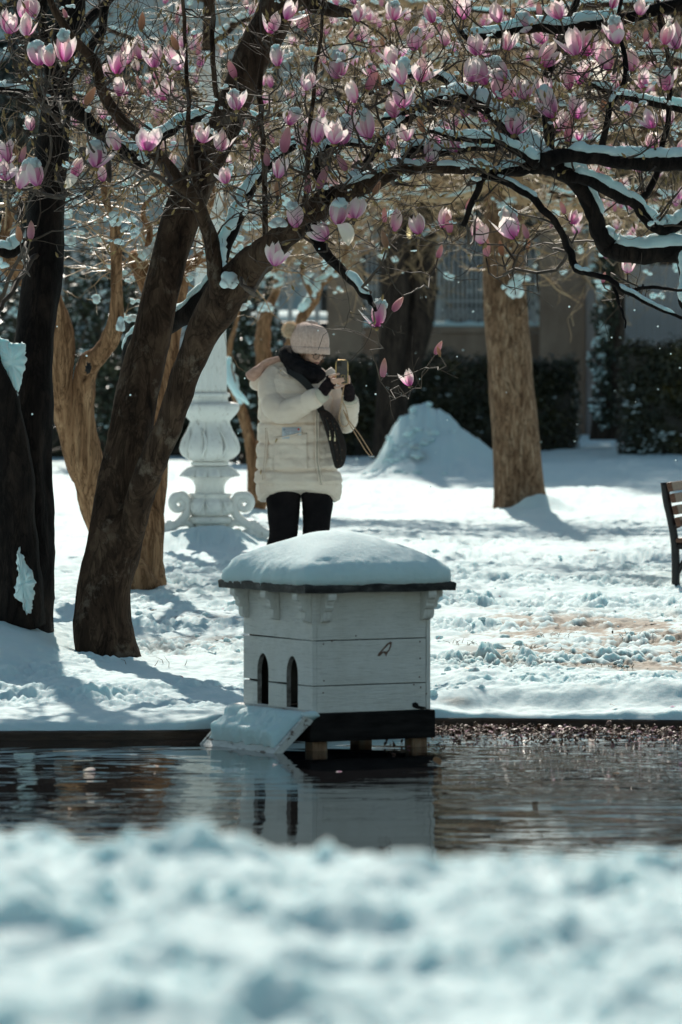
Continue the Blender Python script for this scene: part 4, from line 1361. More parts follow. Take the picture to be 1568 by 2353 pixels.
# thick tan trunk on the right
TT = quick_tree('pollard_tree', 1196, 1176, 50.0, 'thick straight tan trunk standing alone on the right with a snow lump on its side', [(1200, 1225, 190), (1198, 1190, 148), (1197, 1165, 128), (1192, 1110, 114), (1181, 950, 105), (1169, 800, 101), (1161, 690, 102), (1158, 570, 94), (1155, 450, 84), (1150, 330, 76), (1147, 200, 68), (1140, 100, 58), (1132, -20, 46), (1120, -200, 30)], M['tanbark'], 0.05, 5, 28, seed=12)
q = MB()
q.ball(P(1187, 712, 49.82) - TT.base, 1.0, (0.085, 0.06, 0.15), 14, 10, 0.35, 9)
q.obj('burl', M['tanbark'], TT.root)
pad(TT, 1184, 662, 49.75, 40, 42, 9)
for i, (pts, d1, sn) in enumerate([
    ([(1145, 190, 40), (1080, 160, 32), (1000, 150, 28), (900, 130, 26), (800, 124, 24), (740, 130, 18), (690, 110, 12)], 49.3, 1.2),
    ([(1152, 400, 34), (1090, 440, 22), (1010, 460, 16), (930, 450, 12), (860, 470, 8)], 49.0, 0.9),
    ([(1155, 430, 34), (1230, 470, 22), (1300, 480, 16), (1380, 470, 11), (1450, 490, 7)], 49.4, 1.0),
    ([(1147, 220, 40), (1220, 200, 28), (1290, 210, 22), (1360, 180, 16), (1440, 200, 10)], 50.5, 1.1),
    ([(1140, 100, 36), (1200, 30, 26), (1280, -10, 20), (1380, -60, 12)], 50.6, 0.9),
    ([(1150, 320, 36), (1080, 290, 26), (1010, 300, 20), (940, 330, 15), (880, 340, 10)], 50.8, 1.1),
    ([(1135, 20, 34), (1060, -20, 26), (960, 10, 20), (880, -10, 14), (800, 20, 9)], 49.6, 1.1),
    ([(1148, 300, 30), (1210, 330, 20), (1270, 400, 14), (1330, 430, 9)], 49.2, 1.0),
]):
    p_, r_ = limb(pts, 49.9, d1, wob=0.03, seed=130 + i)
    TT.limb('limb', p_, r_, M['tantwig'], 12, 0.14, 4, snow=sn, seed=130 + i)
te = []
TT.random_twigs(420, (0.4, 1.1), 2, br, 0.02, 0.6, (-1.9, 3.4, 2.4, 5.4), 0.012, te)

# dark ridged double trunk in front of the wall, ivy-grown trunk further right
D = quick_tree('old_tree', 930, 1010, 64.0, 'dark rough forked trunk rising behind the snow heap', [(905, 1050, 110), (900, 980, 78), (898, 900, 66), (902, 800, 66), (908, 690, 68), (905, 560, 66), (890, 400, 58), (880, 200, 50), (870, 0, 40), (860, -200, 26)], M['darkbark'], 0.12, 3, seed=14)
p_, r_ = limb([(906, 930, 60), (935, 850, 62), (958, 760, 70), (968, 660, 72), (975, 540, 62), (1000, 400, 54), (1030, 220, 50), (1042, 40, 46), (1050, -140, 34)], 64.0, 64.6)
D.limb('limb', p_, r_, M['darkbark'], 16, 0.12, 3, seed=15)
for i, pts in enumerate([[(975, 560, 30), (1030, 500, 22), (1080, 420, 14), (1150, 380, 8)], [(890, 420, 30), (830, 330, 22), (770, 300, 15), (700, 250, 9)], [(1038, 120, 30), (1100, 60, 22), (1180, 0, 14)], [(880, 220, 30), (940, 120, 20), (960, 20, 14)]]):
    p_, r_ = limb(pts, 64.2, 63.6)
    D.limb('limb', p_, r_, M['darkbark'], 10, 0.1, 3, snow=0.8, seed=16 + i)
D.random_twigs(170, (0.5, 1.4), 2, br, 0.1, 0.6, (-2.5, 3, 2.4, 6), 0.014)

E = quick_tree('ivy_tree', 1398, 985, 65.5, 'dark trunk at the right edge of the pale pillar, ivy and snow down one side', [(1398, 1010, 84), (1398, 960, 70), (1402, 850, 62), (1408, 700, 57), (1410, 560, 50), (1404, 400, 42), (1398, 200, 34), (1390, 0, 24)], M['darkbark'], 0.12, 3, seed=17)
for i, pts in enumerate([[(1408, 600, 26), (1470, 520, 18), (1540, 470, 12), (1620, 450, 8)], [(1404, 420, 24), (1340, 340, 16), (1280, 300, 10)], [(1398, 240, 24), (1460, 150, 16), (1520, 80, 10)]]):
    p_, r_ = limb(pts, 65.4, 64.6)
    E.limb('limb', p_, r_, M['darkbark'], 10, 0.1, 3, snow=1.0, seed=27 + i)
E.random_twigs(200, (0.5, 1.4), 2, br, 0.1, 0.6, (1.0, 6, 2.4, 6.5), 0.014)

# ------------------------------------------------------------------ leaves
def leafmat(name, c1, c2, c3):
    m, t, b = nodes(name)
    f = ntex(t, coords(t), 3.0, 6, 0.75)
    t.links.new(ramp(t, f, [(0.35, c1), (0.55, c2), (0.75, c3)]), b.inputs['Base Color'])
    b.inputs['Roughness'].default_value = 0.32
    b.inputs['Specular IOR Level'].default_value = 0.5
    return m


M['leaf'] = leafmat('laurel_leaf', (0.012, 0.018, 0.010), (0.028, 0.036, 0.014), (0.085, 0.075, 0.020))
M['hedge_leaf'] = leafmat('hedge_leaf', (0.014, 0.018, 0.010), (0.038, 0.036, 0.013), (0.16, 0.12, 0.025))  # yellow end of the ramp is top light painted into the leaves
M['needle'] = leafmat('conifer_needle', (0.006, 0.012, 0.011), (0.012, 0.022, 0.018), (0.03, 0.042, 0.030))


def leaf_cloud(pts, size, rg, up=0.3):
    """small folded leaves, one at each (point, outward) of pts"""
    vs, fs = [], []
    for p, o in pts:
        n = (o + V((rg.gauss(0, 0.6), rg.gauss(0, 0.6), rg.gauss(up, 0.6)))).normalized()
        a = n.cross(V((rg.gauss(0, 1), rg.gauss(0, 1), rg.gauss(0, 1)))).normalized()
        c = n.cross(a)
        L = size * rg.uniform(0.6, 1.3)
        k = len(vs)
        vs += [p - a * L, p + c * L * 0.42 + n * L * 0.12, p + a * L, p - c * L * 0.42 + n * L * 0.12]
        fs += [(k, k + 1, k + 2), (k, k + 2, k + 3)]
    q = MB()
    q.add(vs, fs)
    return q


def hedge(u0, u1, d, vtop, name, label, n, snow, seed, depth=0.9):
    rg = random.Random(seed)
    x0, x1 = (u0 - 784) / FOC * d, (u1 - 784) / FOC * d
    zt = CAM_H - (vtop - HOR) / FOC * d
    zb = min(gz(x0, d), gz(x1, d)) - 0.1
    root = empty(name, ((x0 + x1) / 2, d + depth / 2, zb), label=label, cat='hedge')
    c = V(root.location)
    core = MB()
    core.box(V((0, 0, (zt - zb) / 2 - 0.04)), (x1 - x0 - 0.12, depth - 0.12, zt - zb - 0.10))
    core.obj('core', M['inner'], root, smooth=False)  # dark core stands for the shade between the leaves
    pts = []
    for _ in range(n):
        k = rg.random()
        x = rg.uniform(x0, x1)
        if k < 0.68:
            z = zb + (zt - zb) * rg.random() ** 0.8
            y = d + 0.06 * noise.noise(V((x * 2, z * 3, seed))) * 2 + abs(rg.gauss(0, 0.05))
            o = V((0, -1, 0.2))
        elif k < 0.92:
            y = d + rg.uniform(0, depth)
            z = zt + 0.11 * noise.noise(V((x * 1.9, y, seed))) + 0.05 * noise.noise(V((x * 6, y * 3, seed))) + rg.gauss(0, 0.045)
            o = V((0, -0.2, 1))
        else:
            x = (x0 if rg.random() < 0.5 else x1) + rg.gauss(0, 0.03)
            y = d + rg.uniform(0, depth)
            z = rg.uniform(zb, zt)
            o = V((1 if x > (x0 + x1) / 2 else -1, 0, 0.2))
        pts.append((V((x, y, z)) - c, o))
    leaf_cloud(pts, 0.040, rg).obj('leaves', M['hedge_leaf'], root, normals=False, smooth=False, kind='stuff')
    s = MB()
    for _ in range(snow):
        x = rg.uniform(x0, x1)
        z = zb + (zt - zb) * rg.random() ** 1.2 * 0.95
        if noise.noise(V((x * 1.3, z * 2, seed))) < 0.02: continue
        tuft(s, V((x, d - 0.01, z)) - c, V((1, 0, 0)), rg.uniform(0.006, 0.016), rg)
    if snow: s.obj('snow_tufts', M['snow'], root, normals=False, kind='stuff')
    return root


ir = random.Random(91)
ipts, iq = [], MB()
for _ in range(1500):
    v_ = ir.uniform(420, 985)
    u_ = 1398 + 4 * math.sin(v_ * 0.02) + ir.uniform(-46, 20) * (0.55 + 0.45 * math.sin(v_ * 0.031 + 1) ** 2)
    p = P(u_, v_, 65.25 + ir.uniform(-0.12, 0.12)) - E.base
    ipts.append((p, V((-0.5, -1, 0.2))))
    if ir.random() < 0.10 and u_ < 1396: tuft(iq, p + V((-0.01, -0.03, 0.02)), V((0.3, 0, 1)), ir.uniform(0.012, 0.036), ir)
leaf_cloud(ipts, 0.038, ir).obj('ivy', M['leaf'], E.root, normals=False, smooth=False, kind='stuff')
iq.obj('snow_tufts', M['snow'], E.root, normals=False, kind='stuff')

hedge(-160, 1322, 66.0, 832, 'clipped_hedge', 'long dark clipped hedge running behind the person and the snow heap', 26000, 170, 3)
hedge(1432, 1900, 63.5, 800, 'clipped_hedge', 'dark hedge with sunlit yellow put into its leaf colour, at the right, in front of the ribbed gate', 12000, 620, 4)  # many of its snow tufts stand in for glints of light


def bush(u, v, d, w, h, label, n, snow, seed, mat='leaf', size=0.05):
    rg = random.Random(seed)
    base = P(u, v, d)
    base.z = gz(base.x, d) - 0.05
    ztop = CAM_H - (h - HOR) / FOC * d
    hz = (ztop - base.z) / 2
    root = empty('laurel_bush', base, label=label, cat='bush')
    st = MB()
    for k in range(6):
        twig(st, V((rg.gauss(0, .06), rg.gauss(0, .06), 0)), V((rg.gauss(0, .4), rg.gauss(0, .4), 1)), hz * 1.5, 0.02, 0.006, 2, 0.35, 0.2, 3, None, 6, 4, rg)
    st.obj('stems', M['twig'], root, normals=False)
    pts, s = [], MB()
    rx = px(w, d) / 2
    for _ in range(n):
        o = V((rg.gauss(0, 1), rg.gauss(0, 1), rg.gauss(0, 1))).normalized()
        k = rg.uniform(0.45, 1.0) ** 0.5 * (1 + 0.28 * noise.noise(o * 2.6 + V((seed, 0, 0))))
        p = V((o.x * rx * k, o.y * rx * 0.8 * k, hz + o.z * hz * k))
        pts.append((p, o))
        if rg.random() < snow and o.y < 0.3:
            tuft(s, p + V((0, 0, 0.02)), V((1, 0, 0)), rg.uniform(0.014, 0.042), rg)
    leaf_cloud(pts, size, rg).obj('leaves', M[mat], root, normals=False, smooth=False, kind='stuff')
    s.obj('snow_tufts', M['snow'], root, normals=False, kind='stuff')


bush(236, 1000, 62.5, 230, 545, 'dark laurel bush with snow pads on its leaves, left, before the picket fence', 4200, 0.030, 6)
bush(560, 1000, 63.5, 200, 610, 'laurel bush with snowy leaves behind the white pedestal', 3600, 0.040, 7)
bush(20, 1000, 63.5, 180, 640, 'low dark laurel bush at the far left behind the magnolia trunk', 2600, 0.02, 8)


def conifer(u, d, z0, z1, rad, label, n, seed):
    rg = random.Random(seed)
    x = (u - 784) / FOC * d
    b0 = V((x, d, gz(x, d) - 0.1))
    root = empty('conifer_tree', b0, label=label, cat='tree')
    t = MB()
    t.tube([V((0, 0, (z1 - b0.z) * k / 8)) for k in range(9)], [0.17 * (1 - k / 8.6) + 0.01 for k in range(9)], 10, rough=0.1, rscale=4)
    t.obj('trunk', M['darkbark'], root)
    bq, pts, s = MB(), [], MB()
    vs, fs = [], []
    for i in range(n):
        k = (i + rg.random()) / n
        z = z0 + (z1 - z0) * k - b0.z
        an = rg.uniform(0, 6.28)
        L = rad * (1 - 0.75 * max(0, k - 0.35) / 0.65) * (0.62 + 0.38 * min(1, k / 0.3)) * rg.uniform(0.6, 1.1)
        o = V((math.cos(an), math.sin(an), 0))
        ps = [o * (L * q_ / 5) + V((0, 0, z + 0.10 * L * math.sin(q_ * 0.9) - 0.14 * L * (q_ / 5) ** 2 * 3)) for q_ in range(6)]
        bq.tube(ps, [0.018, 0.015, 0.012, 0.009, 0.006, 0.003], 3, cap=False)
        for q_ in range(int(26 * L / rad) + 6):
            tt_ = rg.uniform(0.25, 1.0) * 4.99
            a = ps[int(tt_)].lerp(ps[int(tt_) + 1], tt_ % 1)
            dn = V((rg.gauss(0, 0.5), rg.gauss(0, 0.5), -1.0)) + o * 0.5
            dn.normalize()
            w = dn.cross(V((rg.gauss(0, 1), rg.gauss(0, 1), 0.2))).normalized()
            l = rg.uniform(0.10, 0.26)
            kk = len(vs)
            vs += [a - w * 0.018, a + w * 0.018, a + dn * l * 0.6 + w * 0.03, a + dn * l, a + dn * l * 0.6 - w * 0.03]
            fs += [(kk, kk + 1, kk + 2, kk + 3, kk + 4)]
        if rg.random() < 0.3:
            tuft(s, ps[3] + V((0, 0, 0.03)), o, rg.uniform(0.03, 0.07), rg)
    bq.obj('branches', M['darkbark'], root, normals=False)
    nb_ = MB(); nb_.add(vs, fs)
    nb_.obj('needles', M['needle'], root, normals=False, smooth=False, kind='stuff')
    s.obj('snow_tufts', M['snow'], root, normals=False, kind='stuff')


conifer(1045, 75.5, 2.75, 17.5, 2.1, 'dark drooping conifer over the low wall, left of the tan trunk', 620, 31)
conifer(1285, 76.0, 2.95, 18.5, 2.3, 'dark drooping conifer above the pale pillar, right of the tan trunk', 660, 32)
conifer(1540, 78.0, 3.2, 19.0, 2.3, 'dark conifer above the ribbed gate at the right edge', 640, 33)
conifer(905, 75.0, 6.3, 16.0, 2.6, 'tall conifer added behind the dark forked trunk, its unseen crown shading the snow', 560, 35)  # added with its crown out of view, to shade the snow heap
conifer(800, 77.0, 6.4, 17.0, 2.4, 'tall conifer added behind the brown pillar, its crown out of view to shade the snow', 520, 36)  # extra tree with hidden trunk, put here to cast shade
conifer(60, 79.0, 3.6, 11.0, 1.5, 'dark conifer behind the left magnolia trunk, beyond the picket fence', 260, 34)

# ------------------------------------------------------------------ far magnolias: many pink flowers a little out of focus
def joined_flower(kinds):
    me_all = MB()
    uvs = []
    mats = [M['petal'], M['inner_petal'], M['calyx']]
    for i, k in enumerate(kinds):
        me = PM[k]
        n_in = sum(1 for q in kinds if q == 'in')
        a = 2 * math.pi * (i / max(1, n_in) if k == 'in' else (i - n_in) / (len(kinds) - n_in) + 0.13)
        rot = Matrix.Rotation(a, 3, 'Z')
        me_all.add([rot @ v.co for v in me.vertices], [tuple(p.vertices) for p in me.polygons], 1 if k == 'in' else 0)
        ul = me.uv_layers[0].data
        for p in me.polygons:
            for li in p.loop_indices: uvs.append(tuple(ul[li].uv))
    me = me_all.mesh('far_flower', mats, normals=False)
    ul = me.uv_layers.new(name='UVMap')
    ul.data.foreach_set('uv', np.array(uvs).ravel())
    return me


FF = [joined_flower(['in', 'in', 'in', 'mid', 'mid', 'mid']), joined_flower(['in', 'in', 'in', 'out', 'mid', 'wide']), joined_flower(['in', 'in', 'short', 'wide', 'out', 'mid'])]


def far_magnolia(u, v, d, label, trunk, limbs, spots, n, seed, twigs, box):
    rg = random.Random(seed)
    t = quick_tree('magnolia_tree', u, v, d, label, trunk, M['bark'], 0.1, 4, 14, seed=seed)
    for i, pts in enumerate(limbs):
        p_, r_ = limb(pts, d, d + rg.uniform(-1.6, 1.6), wob=0.03, seed=seed + i)
        t.limb('limb', p_, r_, M['bark'], 9, 0.12, 5, snow=0.9, seed=seed + i, gap=0.3)
    for i in range(n):
        cu, cv, ru, rv = rg.choice(spots)
        u_, v_ = rg.gauss(cu, ru), rg.gauss(cv, rv)
        dd = d + rg.uniform(-1.5, 1.5)
        base = P(u_, v_, dd)
        t.stalk(base, rg, 0.004, 1)
        h = rg.uniform(0.075, 0.125)
        k = rg.random()
        if k < 0.78: link('flower', rg.choice(FF), t.root, base - t.base, (rg.gauss(0, 0.3), rg.gauss(0, 0.3), rg.uniform(0, 6.28)), h)
        else: link('bud', BUD if k < 0.9 else TBUD, t.root, base - t.base, (rg.gauss(0, 0.2), rg.gauss(0, 0.2), rg.uniform(0, 6.28)), (h * 0.9, h * 0.9, h))
    e = []
    t.random_twigs(twigs, (0.3, 0.9), 2, rg, 0.10, 0.6, box, 0.009, e)
    t.random_twigs(30, (0.6, 1.5), 2, rg, 0.12, 0.5, (-6, 8, 4.4, 12), 0.012, e)
    s = MB()
    for p, dd in e:
        if rg.random() < 0.05: tuft(s, p, dd, rg.uniform(0.010, 0.024), rg)
    s.obj('snow_tufts', M['snow'], t.root, normals=False, kind='stuff')
    t.finish(M['browntwig'])
    return t


far_magnolia(285, 1236, 43.0, 'far magnolia hidden by the leaning trunk, dense with small pink flowers',
             [(285, 1260, 60), (290, 1150, 52), (325, 900, 46), (375, 650, 42), (420, 480, 40), (450, 350, 36), (470, 200, 30), (480, 0, 24), (470, -250, 16), (460, -500, 8)],
             [[(420, 480, 28), (330, 380, 22), (240, 300, 16), (160, 250, 10)], [(440, 400, 28), (540, 320, 20), (640, 260, 16), (740, 230, 10)], [(465, 230, 24), (380, 150, 18), (300, 90, 14), (220, 60, 9)],
              [(475, 100, 22), (580, 40, 18), (700, 20, 14), (820, 10, 9)], [(390, 560, 22), (470, 470, 16), (560, 420, 12), (640, 400, 8)], [(475, -100, 22), (350, -250, 16), (200, -320, 10)], [(475, -120, 22), (640, -260, 16), (820, -340, 10)], [(478, 0, 20), (300, -40, 15), (150, -20, 10)]],
             [(310, 240, 70, 50), (400, 210, 60, 45), (250, 260, 50, 40), (440, 130, 40, 60), (350, 330, 60, 30), (620, 250, 70, 70), (700, 140, 70, 70), (540, 330, 60, 50), (640, 30, 60, 40), (850, 70, 70, 50)],
             200, 41, 140, (-3, 1.5, 2.5, 4.8))
far_magnolia(1790, 1215, 44.5, 'far magnolia standing beyond the right edge, small pink flowers behind the snowy limbs',
             [(1790, 1240, 70), (1780, 1050, 60), (1760, 800, 54), (1740, 560, 48), (1720, 350, 40), (1700, 100, 32), (1690, -200, 22), (1690, -500, 10)],
             [[(1740, 560, 36), (1600, 480, 26), (1480, 440, 18), (1360, 450, 12), (1260, 440, 8)], [(1722, 370, 36), (1580, 300, 26), (1450, 300, 18), (1320, 330, 12), (1200, 320, 8)], [(1710, 220, 34), (1560, 140, 26), (1400, 130, 18), (1250, 110, 12), (1100, 120, 8)],
              [(1700, 60, 30), (1540, 20, 22), (1380, 10, 16), (1200, 30, 10), (1040, 20, 7)], [(1695, -120, 26), (1520, -240, 18), (1340, -300, 10)], [(1690, -260, 22), (1560, -420, 14), (1400, -520, 9)]],
             [(1350, 160, 90, 60), (1480, 260, 60, 60), (1200, 60, 90, 40), (1450, 420, 70, 50), (1300, 330, 90, 60), (1520, 100, 50, 60), (1100, 100, 90, 60), (950, 110, 80, 60), (1380, 500, 60, 40)],
             170, 47, 130, (-1, 4.5, 2.5, 4.8))

# snow caught in the thickets, then their twigs
for tr, es, mat_ in ((G, ge, 'gnarl'), (H, he, 'browntwig'), (TT, te, 'tantwig')):
    s = MB()
    for p, dd in es:
        if br.random() < 0.07: tuft(s, p, dd, br.uniform(0.012, 0.034), br)
    s.obj('snow_tufts', M['snow'], tr.root, normals=False, kind='stuff')
    tr.finish(M['browntwig'] if mat_ != 'tantwig' else M['tantwig'])
D.finish(M['browntwig']); E.finish(M['browntwig'])

# ================================================================== WALLS, FENCES, HOUSES BEHIND
M['plaster'] = mk('stained_wall_plaster', (0.20, 0.135, 0.10), (0.33, 0.24, 0.18), 2.2, 0.85, 18, 0.006, (1, 1, 0.6))
M['pale_plaster'] = mk('pale_pillar_plaster', (0.34, 0.31, 0.30), (0.48, 0.45, 0.44), 2.5, 0.85, 18, 0.006, (1, 1, 0.5))
M['iron_pale'] = mk('pale_painted_iron', (0.36, 0.37, 0.38), (0.50, 0.51, 0.52), 6, 0.5)
M['slat'] = mk('pale_ribbed_slat', (0.34, 0.34, 0.36), (0.50, 0.50, 0.52), 3, 0.5, None, 0, (3, 3, 0.3))


def wx(u, d): return (u - 784) / FOC * d
def wz(v, d): return CAM_H - (v - HOR) / FOC * d


def pillar(u0, u1, d, ztop, label, mat, side=None):
    x0, x1 = wx(u0, d), wx(u1, d)
    zb = 0.2
    root = empty('gate_pillar', ((x0 + x1) / 2, d, zb), label=label, cat='pillar')
    w = x1 - x0
    q = MB(); q.box((0, 0.25, (ztop - zb) / 2), (w, 0.5, ztop - zb))
    bevel(q.obj('shaft', M[mat], root, smooth=False), 0.012)
    q = MB(); q.box((0, 0.25, 0.25), (w + 0.06, 0.56, 0.5))
    bevel(q.obj('plinth', M[mat], root, smooth=False), 0.012)
    q = MB(); q.box((0, 0.25, ztop - zb + 0.05), (w + 0.12, 0.62, 0.10)); q.box((0, 0.25, ztop - zb + 0.14), (w + 0.04, 0.54, 0.08))
    bevel(q.obj('capital', M[mat], root, smooth=False), 0.015)
    if side:
        q = MB(); q.box((w / 2 + side / 2 + 0.003, 0.27, (ztop - zb) / 2 - 0.02), (side, 0.46, ztop - zb - 0.04))
        bevel(q.obj('return', M['pale_plaster'], root, smooth=False), 0.012)
    return root


pillar(752, 834, 71.0, 3.6, 'brown plastered pillar beside the pom-pom hat', 'plaster')
pillar(1242, 1345, 71.5, 3.4, 'brown pillar with a pale side, between the tan trunk and the ivy trunk', 'plaster', 0.16)
# low wall with coping and its snow, scrolled ironwork on top
d = 72.0
lw = empty('low_wall', (wx(1035, d), d, 0.2), label='low brown wall with a snowy coping between the two pillars', cat='wall')
x0, x1 = wx(836, d) - lw.location.x, wx(1240, d) - lw.location.x
q = MB(); q.box(((x0 + x1) / 2, 0.15, 0.90), (x1 - x0, 0.30, 1.80)); q.obj('wall_body', M['plaster'], lw, smooth=False)
q = MB(); q.box(((x0 + x1) / 2, 0.15, 1.845), (x1 - x0, 0.40, 0.085)); bevel(q.obj('coping', M['plaster'], lw, smooth=False), 0.02)
q = MB()
q.tube([V((x0 + (x1 - x0) * k / 40, 0.12, 1.895)) for k in range(41)], [0.05 + 0.03 * noise.noise(V((k * 0.6, 0, 0))) for k in range(41)], 8, rough=0.3, rscale=8)
q.obj('coping_snow', M['snow'], lw)
fe = empty('iron_fence', (wx(1035, d), d + 0.15, 2.07), label='pale scrolled iron fence on top of the low wall', cat='fence')
for k in range(38):
    x = x0 + 0.05 + (x1 - x0 - 0.1) * k / 37
    q = MB(); q.tube([V((x, 0, 0)), V((x, 0, 1.15))], 0.014, 6)
    q.obj('bar', M['iron_pale'], fe)
    if k % 2 == 0:
        q = MB()
        q.tube([V((x + 0.055 * math.cos(a * 0.55) * (1 - a / 22), -0.012, 0.16 + 0.10 * math.sin(a * 0.55) * (1 - a / 22))) for a in range(18)], 0.011, 5)
        q.obj('scroll', M['iron_pale'], fe)
for z in (0.04, 0.34, 1.10):
    q = MB(); q.box(((x0 + x1) / 2, 0.018, z), (x1 - x0, 0.016, 0.035)); q.obj('rail', M['iron_pale'], fe, smooth=False)
# picket fence with zigzag heads on the left
d = 72.5
pf = empty('picket_fence', (wx(330, d), d, 0.5), label='pale picket fence with zigzag pointed heads, left of the pillar', cat='fence')
zt_ = wz(560, d) - 0.5
sp = px(31, d)
k = 0
u = -170
me_p = None
while u < 750:
    x = wx(u, d) - pf.location.x
    if me_p is None:
        q = MB(); q.box((0, 0, zt_ / 2), (px(11, d), 0.03, zt_)); me_p = q.mesh('picket', M['iron_pale'], smooth=False)
        q = MB()
        q.prism([(-sp / 2 - 0.02, 0), (0, px(36, d)), (sp / 2 + 0.02, 0), (sp / 2 - 0.03, 0), (0, px(22, d)), (-sp / 2 + 0.03, 0)], 0.034, (V((0, 0, 0)), V((1, 0, 0)), V((0, 0, 1)), V((0, 1, 0))))
        me_h = q.mesh('zigzag_head', M['iron_pale'], smooth=False)
    link('picket', me_p, pf, (x, 0, 0))
    link('zigzag_head', me_h, pf, (x + sp / 2, 0.0, zt_ - 0.01))
    u += 31
q = MB()
for z in (0.35, zt_ - 0.25): q.box((0.0, 0.035, z), (wx(750, d) - wx(-170, d), 0.03, 0.06))
q.obj('rails', M['iron_pale'], pf, smooth=False)
# ribbed gate on the right
d = 71.0
gt = empty('ribbed_gate', (wx(1560, d), d, 0.5), label='pale gate of narrow upright slats behind the right hedge', cat='gate')
zt_ = wz(610, d) - 0.5
q = MB(); q.box((0, 0, zt_ / 2), (px(5.6, d), 0.06, zt_), taper=1.0)
sm_ = q.mesh('slat', M['slat'], smooth=False)
for k in range(46):
    o = link('slat', sm_, gt, (wx(1378 + 9 * k, d) - gt.location.x, 0.012 * (k % 2), 0))
q = MB(); q.box((wx(1580, d) - gt.location.x, 0.06, zt_ / 2), (px(424, d), 0.03, zt_ - 0.02))
q.obj('back_board', M['plaster'], gt, smooth=False)

# houses beyond the fence
M['wall_blue'] = mk('grey_blue_render', (0.30, 0.38, 0.41), (0.42, 0.50, 0.53), 0.9, 0.9, None, 0, (1, 1, 0.5))
M['wall_brown'] = mk('brown_render', (0.46, 0.46, 0.45), (0.60, 0.60, 0.58), 0.9, 0.9)
M['win_frame'] = mk('pale_window_frame', (0.45, 0.48, 0.50), None, 3, 0.6)
gm, t, b = nodes('window_glass')
b.inputs['Base Color'].default_value = (0.02, 0.03, 0.035, 1)
b.inputs['Roughness'].default_value = 0.05
M['glass'] = gm
M['tile'] = mk('snowy_roof', (0.70, 0.80, 0.82), None, 2, 0.8)


def house(x0, x1, y, z0, z1, mat, label, cols, rows, ww, wh, first):
    root = empty('house', ((x0 + x1) / 2, y, z0), label=label, cat='house')
    w, hgt = x1 - x0, z1 - z0
    q = MB(); q.box((0, 4.0, hgt / 2), (w, 8.0, hgt)); q.obj('wall', M[mat], root, smooth=False)
    q = MB(); q.box((0, 4.0, hgt + 0.12), (w + 0.8, 8.8, 0.24)); q.obj('eaves', M['win_frame'], root, smooth=False)
    q = MB(); q.loft([[V((-w / 2 - .4, -.4, hgt + .245)), V((w / 2 + .4, -.4, hgt + .245)), V((w / 2 + .4, 8.4, hgt + .245)), V((-w / 2 - .4, 8.4, hgt + .245))], [V((-w / 2 + 2, 3.6, hgt + 2)), V((w / 2 - 2, 3.6, hgt + 2)), V((w / 2 - 2, 4.4, hgt + 2)), V((-w / 2 + 2, 4.4, hgt + 2))]])
    q.obj('roof', M['tile'], root, smooth=False)
    fq = MB()
    for sx in (-1, 1):
        fq.box((sx * (ww / 2 + 0.05), -0.05, 0), (0.10, 0.10, wh + 0.2)); fq.box((0, -0.05, sx * (wh / 2 + 0.05)), (ww - 0.002, 0.10, 0.10))
    fq.box((0, -0.05, 0), (0.06, 0.08, wh - 0.004)); fq.box((0, -0.052, wh * 0.15), (ww - 0.004, 0.07, 0.05))
    fm = fq.mesh('window', M['win_frame'], smooth=False)
    pq = MB(); pq.box((0, -0.012, 0), (ww, 0.02, wh)); pm = pq.mesh('pane', M['glass'], smooth=False)
    sq = MB(); sq.box((0, -0.10, -wh / 2 - 0.14), (ww + 0.36, 0.20, 0.07)); sm2 = sq.mesh('sill', M['win_frame'], smooth=False)
    for r in range(rows):
        for c in range(cols):
            x = -w / 2 + w * (c + 0.5) / cols
            z = first + r * 3.1
            wn_ = link('window', fm, root, (x, 0, z))
            link('pane', pm, wn_); link('sill', sm2, wn_)
    q = MB()
    for r in range(rows):
        q.box((0, -0.04, first + r * 3.1 + 1.75), (w, 0.08, 0.14))
    q.obj('string_course', M['win_frame'], root, smooth=False)


house(-9.0, 1.0, 92.0, 0.6, 9.6, 'wall_blue', 'grey blue house with tall windows seen through the branches on the left', 6, 3, 1.0, 1.7, 1.9)
house(1.6, 13.0, 97.0, 0.6, 9.0, 'wall_brown', 'pale grey house half hidden by conifers on the right', 6, 3, 1.1, 1.6, 1.9)
for (x, y, w) in ((-14, 105, 14), (16, 110, 16), (2, 125, 30)):
    pass

# parked car behind the fence, snow on its roof
M['car'] = mk('dark_car_paint', (0.012, 0.014, 0.018), None, 2, 0.25)
M['tyre'] = mk('tyre_rubber', (0.012, 0.012, 0.012), None, 8, 0.8)
M['chrome'] = mk('wheel_metal', (0.4, 0.4, 0.42), None, 8, 0.35, metal=0.8)
d = 78.0
car = empty('parked_car', (wx(610, d), d, 0.72), label='dark parked car with snow on its roof, seen between fence pickets', cat='car')
side = [(-2.1, 0.30), (-2.15, 0.60), (-2.0, 0.80), (-1.2, 0.92), (-0.65, 1.36), (-0.1, 1.46), (0.9, 1.45), (1.5, 1.25), (1.85, 0.95), (2.1, 0.88), (2.15, 0.5), (2.05, 0.28)]
q = MB()
rings = []
for y, k in ((0.0, 0.96), (0.12, 1.0), (1.55, 1.0), (1.67, 0.96)):
    rings.append([V((x * k, y + (0.12 if z > 0.95 and y < 0.5 else -0.12 if z > 0.95 else 0), 0.3 + (z - 0.3) * (1.0 if k == 1 else 0.985))) for x, z in side])
q.loft(rings)
bevel(q.obj('body', M['car'], car, smooth=False), 0.05, 3)
